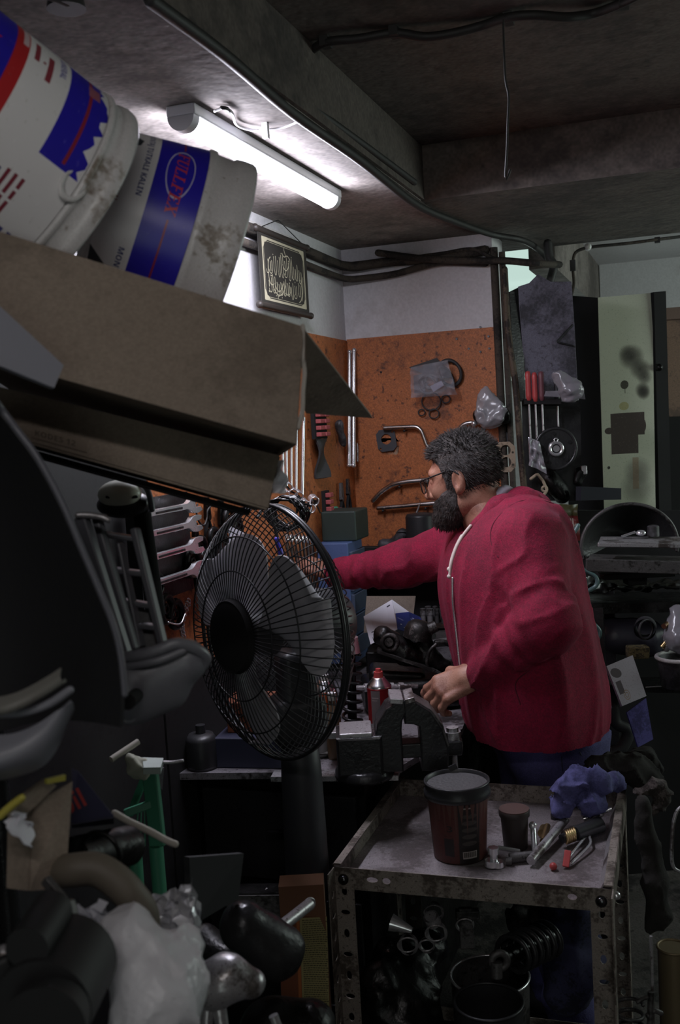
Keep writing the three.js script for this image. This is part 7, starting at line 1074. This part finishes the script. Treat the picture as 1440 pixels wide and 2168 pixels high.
// ---------- back right: metal sheet, cabinet, bench clutter ----------
{
  const sh = thing('metal_sheet', 'grimy bluish sheet metal panel with a pointed top hung by the pipes', 'sheet metal', [[-0.487,1.772,-3.557][0], [-0.487,1.772,-3.557][1], [-0.487,1.772,-3.557][2]]), mm = M('grimy_sheet', { map: rep(dirtTex([0.40, 0.385, 0.44], [0.23, 0.22, 0.25], 96, { lo: 0.4, hi: 0.8 }), 0.35), r: 0.45, m: 0.2, b: 0.001 });
  const o = [-0.482,1.946,-3.574], s = 3.5 / 2200, q = ([x, y]) => [(x - 1155) * s, (720 - y) * s];
  const pl = put(plate([[1102, 640], [1102, 606], [1125, 600], [1144, 583], [1170, 600], [1213, 602], [1216, 700], [1218, 850], [1112, 850], [1106, 740]].map(q), 0.006, { bevel: 0.001 }), o, [0, FACE, 0]);
  partW(sh, 'sheet', pl, mm); partW(sh, 'side_flange', slab([-0.59,2.112,-3.529], [-0.557,2.131,-3.564], [-0.552,1.744,-3.531], [-0.582,1.746,-3.5], 0.006), mt.iron); partW(sh, 'crease', tube([[-0.394,1.991,-3.595],[-0.446,1.937,-3.572],[-0.393,1.921,-3.589]], 0.003, { soft: 0.02 }), mt.iron); partW(sh, 'lower_panel', slab([-0.566,1.745,-3.548], [-0.38,1.734,-3.612], [-0.383,1.399,-3.581], [-0.567,1.41,-3.518], 0.01), mt.iron);
  // white steel cabinet with stains
  const ct = canvasTex(512, 2048, (x, w, h) => {
    x.fillStyle = '#b4b8a4'; x.fillRect(0, 0, w, h); const R = rng(12);
    const soft = (X, Y, r, a) => { const g = x.createRadialGradient(X, Y, 0, X, Y, r); g.addColorStop(0, `rgba(38,36,30,${a})`); g.addColorStop(0.55, `rgba(44,42,36,${a * 0.6})`); g.addColorStop(1, 'rgba(60,58,50,0)'); x.fillStyle = g; x.fillRect(X - r, Y - r, 2 * r, 2 * r); };
    soft(300, 600, 130, 0.85); soft(380, 720, 110, 0.8); soft(260, 560, 90, 0.6); soft(420, 800, 80, 0.7); soft(400, 920, 80, 0.95); soft(410, 950, 70, 0.9); x.fillStyle = '#3c392e'; x.beginPath(); x.ellipse(225, 860, 38, 42, 0, 0, 7); x.fill(); x.fillRect(226, 890, 6, 52);
    x.fillStyle = 'rgba(150,140,80,0.6)'; x.beginPath(); x.ellipse(215, 1065, 46, 40, 0, 0, 7); x.fill();
    x.fillStyle = '#3b2f2a'; x.fillRect(85, 1130, 330, 215); x.fillRect(85, 1300, 265, 220); x.beginPath(); x.ellipse(68, 1292, 42, 32, 0, 0, 7); x.fill(); x.beginPath(); x.ellipse(390, 1260, 40, 70, 0, 0, 7); x.fill();
    soft(340, 1690, 150, 0.5); soft(330, 1850, 180, 0.45); x.fillStyle = 'rgba(110,70,40,0.35)'; x.fillRect(290, 1560, 60, 300); x.fillStyle = '#2c2a24'; x.beginPath(); x.arc(55, 1645, 14, 0, 7); x.fill();
    for (let i = 0; i < 2600; i++) { x.fillStyle = R() < 0.6 ? 'rgba(60,58,48,0.22)' : 'rgba(220,222,205,0.2)'; x.fillRect(R() * w, R() * h, 2 + R() * 4, 2 + R() * 5); }
  });
  const A = [-0.343,2.116,-4.009], B = [-0.153,2.122,-4.077], C = [-0.162,1.33,-4.003], D = [-0.342,1.332,-3.94], w = thing('steel_cabinet', 'pale green stained steel cabinet side with dark frame', 'cabinet', [(A[0] + B[0]) / 2, 0, A[2]], 0);
  const g = slab(A, B, C, D, 0.004); printUV(g); partW(w, 'stained_panel', g, M('cabinet_paint', { map: ct, r: 0.55 }), false);
  const bk = [-0.376,-0.08,-0.923], down = (p) => [p[0], 0, p[2]];
  partW(w, 'frame_post', slab([-0.152,2.123,-4.066], [-0.111,2.126,-4.102], down([-0.119,1.282,-4.025]), down([-0.163,1.287,-3.989]), 0.02), mt.matte); partW(w, 'inner_wall', slab([-0.443,2.14,-4.083], A, down(D), down([-0.448,1.328,-4.009]), 0.006), mt.matte); partW(w, 'back_panel', slab(add(A, bk, 0.5), add(B, bk, 0.5), down(add(C, bk, 0.5)), down(add(D, bk, 0.5)), 0.01), mt.iron); partW(w, 'lower_panel', slab(D, C, down(C), down(D), 0.006), mt.iron);
  partW(w, 'latch', ball(0.014, [-0.135,1.846,-4.048]), mt.greasy);
  // brown partition beyond; the black slab below paints the shade of an opening
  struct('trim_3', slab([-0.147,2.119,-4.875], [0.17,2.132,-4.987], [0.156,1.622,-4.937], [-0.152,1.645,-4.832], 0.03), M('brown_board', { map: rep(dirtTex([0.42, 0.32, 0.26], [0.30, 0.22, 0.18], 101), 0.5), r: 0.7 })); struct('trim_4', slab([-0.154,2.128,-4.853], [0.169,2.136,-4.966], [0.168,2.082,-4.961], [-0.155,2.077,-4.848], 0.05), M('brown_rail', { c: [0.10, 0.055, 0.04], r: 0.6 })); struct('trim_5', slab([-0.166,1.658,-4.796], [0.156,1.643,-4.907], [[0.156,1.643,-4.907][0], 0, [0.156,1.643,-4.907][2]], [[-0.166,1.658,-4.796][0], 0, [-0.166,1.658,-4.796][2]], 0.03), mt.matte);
  // screwdrivers in the sheet's pocket and a clear bag
  const drv = (l, p, m) => { const t = thing('screwdriver', l, 'screwdriver', p, FACE); part(t, 'handle', lathe([[0, 0], [0.008, 0.004], [0.0098, 0.02], [0.009, 0.07], [0.0102, 0.085], [0.007, 0.098], [0, 0.1]]), m); part(t, 'blade', cyl(0.0032, 0.0032, 0.13, [0, -0.065, 0]), mt.steel); };
  drv('red screwdriver standing nearest the rusty pipe', [-0.531,1.743,-3.475], mt.red); drv('red screwdriver standing in the middle of the pocket', [-0.511,1.738,-3.482], mt.red); drv('dark screwdriver standing beside the clear bag', [-0.49,1.74,-3.489], M('maroon', {})); drv('black screwdriver half hidden by the clear bag', [-0.448,1.735,-3.55], mt.black);
  soloW('tool_pocket', 'dark leather strip holding the screwdrivers', 'tool holder', [slab([-0.552,1.75,-3.49], [-0.438,1.744,-3.529], [-0.438,1.725,-3.527], [-0.552,1.732,-3.488], 0.05)], mt.matte);
  const cb = [-0.414,1.797,-3.489]; soloW('clear_bag', 'clear plastic bag with a folded end hung on the metal sheet', 'plastic bag', [sdfGeo((x, y, z) => { const d = cone(x, y, z, [-0.436,1.822,-3.483], [-0.397,1.773,-3.493], 0.022, 0.045); return d + 0.014 * Math.abs(noise(x * 32, y * 32, z * 32)) + 0.004 * noise(x * 80, y * 80, z * 80); }, cb.map((v) => v - 0.11), cb.map((v) => v + 0.11), 0.005), sheet((u, v) => { const p = lerp(lerp([-0.481,1.758,-3.473], [-0.352,1.74,-3.516], u), lerp([-0.477,1.774,-3.497], [-0.359,1.77,-3.537], u), v); p[2] += 0.006 * noise(u * 6, v * 3, 1); return p; }, 18, 4, 0.002)], M('bag_film2', { c: [0.5, 0.48, 0.52], r: 0.2, transmission: 0.65, thickness: 0 }));
  // flywheel with its bright hub, gaskets and dark housing under it
  const fw = thing('flywheel', 'dark round flywheel with a bright slotted centre', 'engine part', [-0.447,1.584,-3.448], FACE); part(fw, 'disc', [cyl(0.070, 0.070, 0.014, [0, 0, 0], [LEFT, 0, 0], 40), ring(0.066, 0.006, [0, 0, 0.004])], mt.iron); part(fw, 'hub', [ring(0.020, 0.006, [0, 0, 0.012]), cyl(0.011, 0.011, 0.012, [0, 0, 0.010], [LEFT, 0, 0])], mt.chrome); part(fw, 'tab', ring(0.006, 0.002, [0, 0.028, 0.012]), mt.chrome); for (let i = 0; i < 5; i++) part(fw, 'bolt_hole', cyl(0.006, 0.006, 0.003, [0.05 * Math.cos(i * 1.26 + 0.4), 0.05 * Math.sin(i * 1.26 + 0.4), 0.009], [LEFT, 0, 0], 12), mt.matte);
  const pale = cache.gasket_paper; soloW('bent_gasket', 'pale bent gasket frame below the flywheel', 'gasket', tube([...[[-0.526,1.49,-3.412],[-0.505,1.504,-3.42],[-0.488,1.481,-3.424],[-0.477,1.45,-3.425],[-0.492,1.429,-3.418],[-0.51,1.418,-3.411]]], 0.005, { soft: 0.1 }), pale); soloW('gasket_eye', 'round eye of the pale gasket frame', 'gasket', put(ring(0.008, 0.004), [-0.484,1.455,-3.423], [0, FACE, 0]), pale);
  soloW('plastic_sleeve', 'crumpled dark film hanging beside the flywheel', 'film', sheet((u, v) => { const p = lerp(lerp([-0.525,1.628,-3.382], [-0.49,1.611,-3.392], v), lerp([-0.524,1.537,-3.374], [-0.47,1.506,-3.39], v), u); p[2] += 0.012 * noise(u * 6, v * 6, 5); return p; }, 18, 12, 0.002), M('bag_film2', {}));
  soloW('gear_housing', 'dark greasy gear housing below the flywheel', 'engine part', sdfGeo((x, y, z) => { let d = cone(x, y, z, [-0.476,1.48,-3.503], [-0.44,1.423,-3.51], 0.036, 0.028); d = smin(d, cone(x, y, z, [-0.377,1.499,-3.528], [-0.385,1.468,-3.523], 0.02, 0.02), 0.03); return d + 0.008 * noise(x * 30, y * 30, z * 30); }, [-0.445,1.463,-3.502].map((v) => v - 0.14), [-0.445,1.463,-3.502].map((v) => v + 0.14), 0.006), mt.greasy);
  soloW('dark_beam', 'short square dark steel bar jutting in front of the cabinet', 'bar', [slab([-0.381,1.455,-3.481], [-0.27,1.428,-3.708], [-0.271,1.389,-3.704], [-0.383,1.409,-3.476], 0.02)], M('bluish_iron', { c: [0.02, 0.02, 0.026], r: 0.9, specularIntensity: 0.25 }));
  soloW('clip_bracket', 'small bright bracket beside the gear housing', 'bracket', [box(0.02, 0.03, 0.02, [-0.367,1.506,-3.522], [0, 0.3, 0], 0.004)], mt.steel);
  // bench under these things
  const y1 = [-0.222,1.115,-3.272][1], rb = thing('rear_bench', 'dark cluttered bench against the back of the shop', 'bench', [-0.25, 0, -3.3]);
  partW(rb, 'worktop', slab([-0.421,1.074,-3.571], [0.106,1.033,-3.805], [0.091,1.098,-3.274], [-0.335,1.112,-3.126], 0.03), mt.greasy); partW(rb, 'lower_shelf', slab([-0.355,0.797,-3.517], [0.096,0.77,-3.672], [0.083,0.859,-3.197], [-0.271,0.886,-3.076], 0.02), mt.greasy); for (const p of [[-0.306,1.05,-3.152], [0.069,1.027,-3.281], [-0.305,0.968,-3.549], [0.078,0.945,-3.681]]) partW(rb, 'leg', beamGeo([p[0], 0, p[2]], [p[0], y1, p[2]], 0.04, 0.04, [1, 0, 0]), mt.iron); partW(rb, 'back_board', slab([-0.415,1.351,-3.757], [0.119,1.314,-3.994], [[0.119,1.314,-3.994][0], 0, [0.119,1.314,-3.994][2]], [[-0.415,1.351,-3.757][0], 0, [-0.415,1.351,-3.757][2]], 0.02), mt.matte);
  // tub with trays of tools
  const tb = thing('wash_tub', 'dark oval wash tub with a worn silver edge on the rear bench', 'tub', [-0.218,1.127,-3.328]), oc = [-0.22,1.268,-3.393], pw = 3.3 / 2200, arc = []; for (let i = 0; i <= 24; i++) { const a = Math.PI * (1.08 - i / 24 * 1.14); arc.push([oc[0] + 102 * pw * Math.cos(a) * 0.944, oc[1] + 88 * pw * Math.sin(a), oc[2] - 102 * pw * Math.cos(a) * 0.33]); }
  const acv = new THREE.CatmullRomCurve3(arc.map(V)); partW(tb, 'rim', tube(arc, 0.006, { seg: 60 }), mt.dullsteel); partW(tb, 'shell', sheet((u, v) => { const p = acv.getPoint(u).toArray(), c2 = [oc[0], oc[1] + 0.02, oc[2] - 0.14]; return lerp(p, c2, v * 0.9); }, 30, 8, 0.004), mt.iron);
  const tray = (l, a, b, c2, d, th, m) => soloW('steel_tray', l, 'tray', [slab(a, b, c2, d, 0.006), beamGeo(d, c2, 0.012, th, [0, 1, 0], 0.003)], m);
  tray('upper steel tray holding tools in front of the tub', [-0.298,1.308,-3.284], [-0.052,1.293,-3.369], [-0.056,1.284,-3.239], [-0.296,1.302,-3.157], 0.014, mt.steel); tray('lower wide steel tray below the tub', [-0.338,1.245,-3.35], [-0.055,1.221,-3.446], [-0.065,1.227,-3.178], [-0.326,1.251,-3.088], 0.038, mt.dullsteel);
  soloW('tray_support', 'dark metal box carrying the steel trays', 'box', [box(0.22, 0.016, 0.10, [-0.199,1.194,-3.287], [0, FACE, 0], 0.004), box(0.06, 0.03, 0.06, [-0.2,1.177,-3.286], [0, FACE, 0], 0.004)], mt.matte);
  soloW('round_knob', 'pale round knob on the upper tray', 'knob', [cyl(0.018, 0.018, 0.03, [-0.143,1.32,-3.318]), put(ball(0.018, [0, 0, 0], [1, 0.3, 1]), [-0.143,1.335,-3.319])], mt.grey); soloW('tray_spanner', 'small spanner lying on the upper tray', 'spanner', [bar([-0.234,1.312,-3.264], [-0.194,1.324,-3.279], 0.004), put(ball(0.013, [0, 0, 0], [1.2, 0.7, 1]), [-0.178,1.32,-3.285])], mt.chrome); soloW('steel_rule', 'short bright steel strip lying on the upper tray', 'strip', beamGeo([-0.288,1.312,-3.214], [-0.247,1.312,-3.228], 0.012, 0.004), mt.steel);
  soloW('folded_cover', 'folded grey cover heaped on the rear bench under the tub', 'cover', sheet((u, v) => { const p = lerp(lerp([-0.376,1.158,-3.329], [-0.073,1.123,-3.485], u), lerp([-0.341,1.143,-3.127], [-0.069,1.132,-3.242], u), v); p[1] += 0.015 + 0.012 * noise(u * 9, v * 5, 2) + 0.006 * noise(u * 20, v * 10, 4); return p; }, 40, 14, 0.004), mt.greasy);
  // coiled teal air hose, red bag
  soloW('air_hose', 'teal coiled air hose dangling behind the man', 'hose', tube([[-0.344,1.368,-3.093],[-0.364,1.331,-3.082],[-0.373,1.293,-3.076],[-0.355,1.261,-3.079],[-0.333,1.238,-3.085],[-0.299,1.214,-3.095],[-0.299,1.189,-3.092],[-0.329,1.171,-3.081],[-0.358,1.154,-3.069],[-0.367,1.124,-3.063],[-0.341,1.097,-3.07],[-0.308,1.076,-3.08],[-0.292,1.05,-3.083],[-0.309,1.021,-3.074],[-0.336,1.009,-3.064]], 0.0065, { seg: 110 }), M('teal_hose', { c: [0.10, 0.17, 0.17], r: 0.3 }));
  soloW('red_bag', 'red printed bag hanging behind the man', 'bag', sheet((u, v) => { const p = lerp(lerp([-0.475,1.404,-3.422], [-0.387,1.396,-3.473], u), lerp([-0.457,1.276,-3.417], [-0.382,1.277,-3.465], u), v); p[2] += 0.012 * noise(u * 5, v * 5, 9); return p; }, 16, 16, 0.003), M('bag_print', { map: canvasTex(128, 128, (x) => { x.fillStyle = '#5a1f1d'; x.fillRect(0, 0, 128, 128); x.fillStyle = '#9a8a86'; for (let i = 0; i < 4; i++) x.fillRect(58 + i * 13, 40, 6, 40); x.fillStyle = '#3d3a20'; x.fillRect(0, 90, 128, 38); }), r: 0.4 }), null, false);
  soloW('grimy_bottle', 'grimy pale bottle standing behind the man', 'bottle', [lathe([[0, 0], [0.03, 0], [0.032, 0.01], [0.032, 0.12], [0.014, 0.15], [0.014, 0.17], [0, 0.17]], add([-0.401,1.128,-3.37], [0, 0, 0]))], mt.grey);
  // lower clutter: housing with hollow tube, sponge, cartons, parts bag, pail
  soloW('tank_body', 'dark blue-black dented tank on the lower shelf', 'tank', [sdfGeo((x, y, z) => { const d = cone(x, y, z, [-0.266,1.009,-3.248], [-0.17,0.996,-3.28], 0.058, 0.058); return d + 0.006 * noise(x * 20, y * 20, z * 20); }, [-0.218,1.006,-3.264].map((v) => v - 0.17), [-0.218,1.006,-3.264].map((v) => v + 0.17), 0.007)], M('tank_paint', { c: [0.055, 0.052, 0.075], r: 0.4 }));
  soloW('hollow_sleeve', 'pale hollow sleeve lying open end outward', 'sleeve', [put(new THREE.CylinderGeometry(0.031, 0.031, 0.05, 30, 1, true), [-0.166,1.057,-3.127], [LEFT, 0.9, 0]), put(new THREE.CylinderGeometry(0.025, 0.025, 0.05, 30, 1, true), [-0.166,1.057,-3.127], [LEFT, 0.9, 0]), put(ring(0.028, 0.003), add([-0.163,1.059,-3.107], [0.0, 0, 0.01]), [0, 0.9, 0])], mt.grey);
  soloW('sponge_block', 'speckled yellow-grey sponge block under the sleeve', 'sponge', put(box(0.062, 0.036, 0.04, [0, 0, 0], [0, 0, 0], 0.005), [-0.189,0.989,-3.113], [0, FACE, -0.03]), M('sponge', { map: rep(dirtTex([0.42, 0.38, 0.26], [0.22, 0.20, 0.15], 102, { n: 16 }), 0.12), r: 0.95, b: 0.003 }));
  const lc = thing('leaning_carton', 'white carton with a blue lower sleeve leaning behind the man', 'carton', [-0.209,0.753,-2.979]), wt = canvasTex(256, 256, (x) => { x.fillStyle = '#b9b6c0'; x.fillRect(0, 0, 256, 256); const R = rng(6); x.fillStyle = 'rgba(70,64,66,0.8)'; x.beginPath(); x.ellipse(56, 60, 48, 30, 0.3, 0, 7); x.fill(); x.fillRect(20, 110, 50, 80); x.strokeStyle = '#a28a72'; x.lineWidth = 5; x.beginPath(); x.arc(80, 205, 28, 0, 7); x.stroke(); x.beginPath(); x.arc(80, 205, 14, 0, 7); x.stroke(); for (let i = 0; i < 400; i++) { x.fillStyle = 'rgba(90,84,86,0.35)'; x.fillRect(R() * 256, R() * 256, 1 + R() * 4, 1 + R() * 4); } });
  const W = [[-0.269,0.976,-2.978], [-0.2,0.998,-3.025], [-0.164,0.888,-2.996], [-0.228,0.869,-2.951]], gw = slab(...W, 0.012); printUV(gw); partW(lc, 'white_lid', gw, M('lid_print', { map: wt, r: 0.6 }), false);
  partW(lc, 'blue_sleeve', slab([-0.217,0.846,-2.974], [-0.165,0.88,-3.006], [-0.148,0.769,-2.981], [-0.188,0.752,-2.955], 0.010), M('sleeve_blue', { map: rep(dirtTex([0.36, 0.35, 0.62], [0.26, 0.25, 0.46], 103), 0.2), r: 0.6 }));
  const pb = thing('parts_sack', 'clear bag of small shiny parts on the pail', 'plastic bag', [-0.095,1.022,-3.096]), R = rng(44); partW(pb, 'film', sdfGeo((x, y, z) => cone(x, y, z, [-0.074,1.098,-3.131], [-0.069,1.034,-3.106], 0.03, 0.05) + 0.010 * Math.abs(noise(x * 40, y * 40, z * 40)), [-0.072,1.068,-3.108].map((v) => v - 0.12), [-0.072,1.068,-3.108].map((v) => v + 0.12), 0.006), M('bag_film2', {})); for (let i = 0; i < 14; i++) { const p = [-0.079,1.042,-3.103]; partW(pb, 'fitting', put(R() < 0.5 ? ring(0.010, 0.004, [0, 0, 0], [0, 0, 0], 14) : cyl(0.008, 0.008, 0.022, [0, 0, 0], [0, 0, 0], 8), [p[0] + (R() - 0.5) * 0.08, p[1] + (R() - 0.5) * 0.08, p[2] + (R() - 0.5) * 0.04], [R() * 3, R() * 3, R() * 3]), R() < 0.5 ? mt.steel : mt.brass); }
  const pl2 = thing('grey_pail', 'grey pail with a pale rim standing at the shop edge', 'pail', [-0.083,0.892,-3.089]); partW(pl2, 'shell', lathe([[0, 0], [0.055, 0], [0.066, 0.085], [0.062, 0.085], [0.052, 0.004], [0, 0.004]], [-0.07,0.896,-3.093]), mt.grey); partW(pl2, 'rim', ring(0.066, 0.006, add([-0.07,0.896,-3.093], [0, 0.085, 0]), [LEFT, 0, 0]), mt.white);
  soloW('dark_hose_loop', 'black corrugated hose hanging behind the jeans', 'hose', tube([[-0.262,0.827,-3.074],[-0.254,0.785,-3.073],[-0.222,0.759,-3.082],[-0.238,0.715,-3.072],[-0.276,0.69,-3.057],[-0.264,0.634,-3.056],[-0.225,0.618,-3.068]], 0.018, { seg: 50 }), mt.rubber);
  soloW('long_rod', 'thin upright rod behind the man leaning on the bench', 'rod', bar([-0.319,1.063,-3.021], [-0.263,0.848,-3], 0.006), M('blue_rod', { c: [0.05, 0.06, 0.10], r: 0.4 })); soloW('thin_wire', 'thin wire hanging behind the jeans', 'wire', tube([[-0.268,0.777,-2.961],[-0.259,0.723,-2.959],[-0.249,0.669,-2.958]], 0.0015), mt.steel);
  soloW('shelf_edge_wire', 'bright thin wire along the lower shelf edge', 'wire', tube([[-0.167,0.892,-3.081],[-0.125,0.892,-3.095],[-0.084,0.886,-3.109]], 0.0018), mt.chrome);
}

renderer.render(scene, camera);
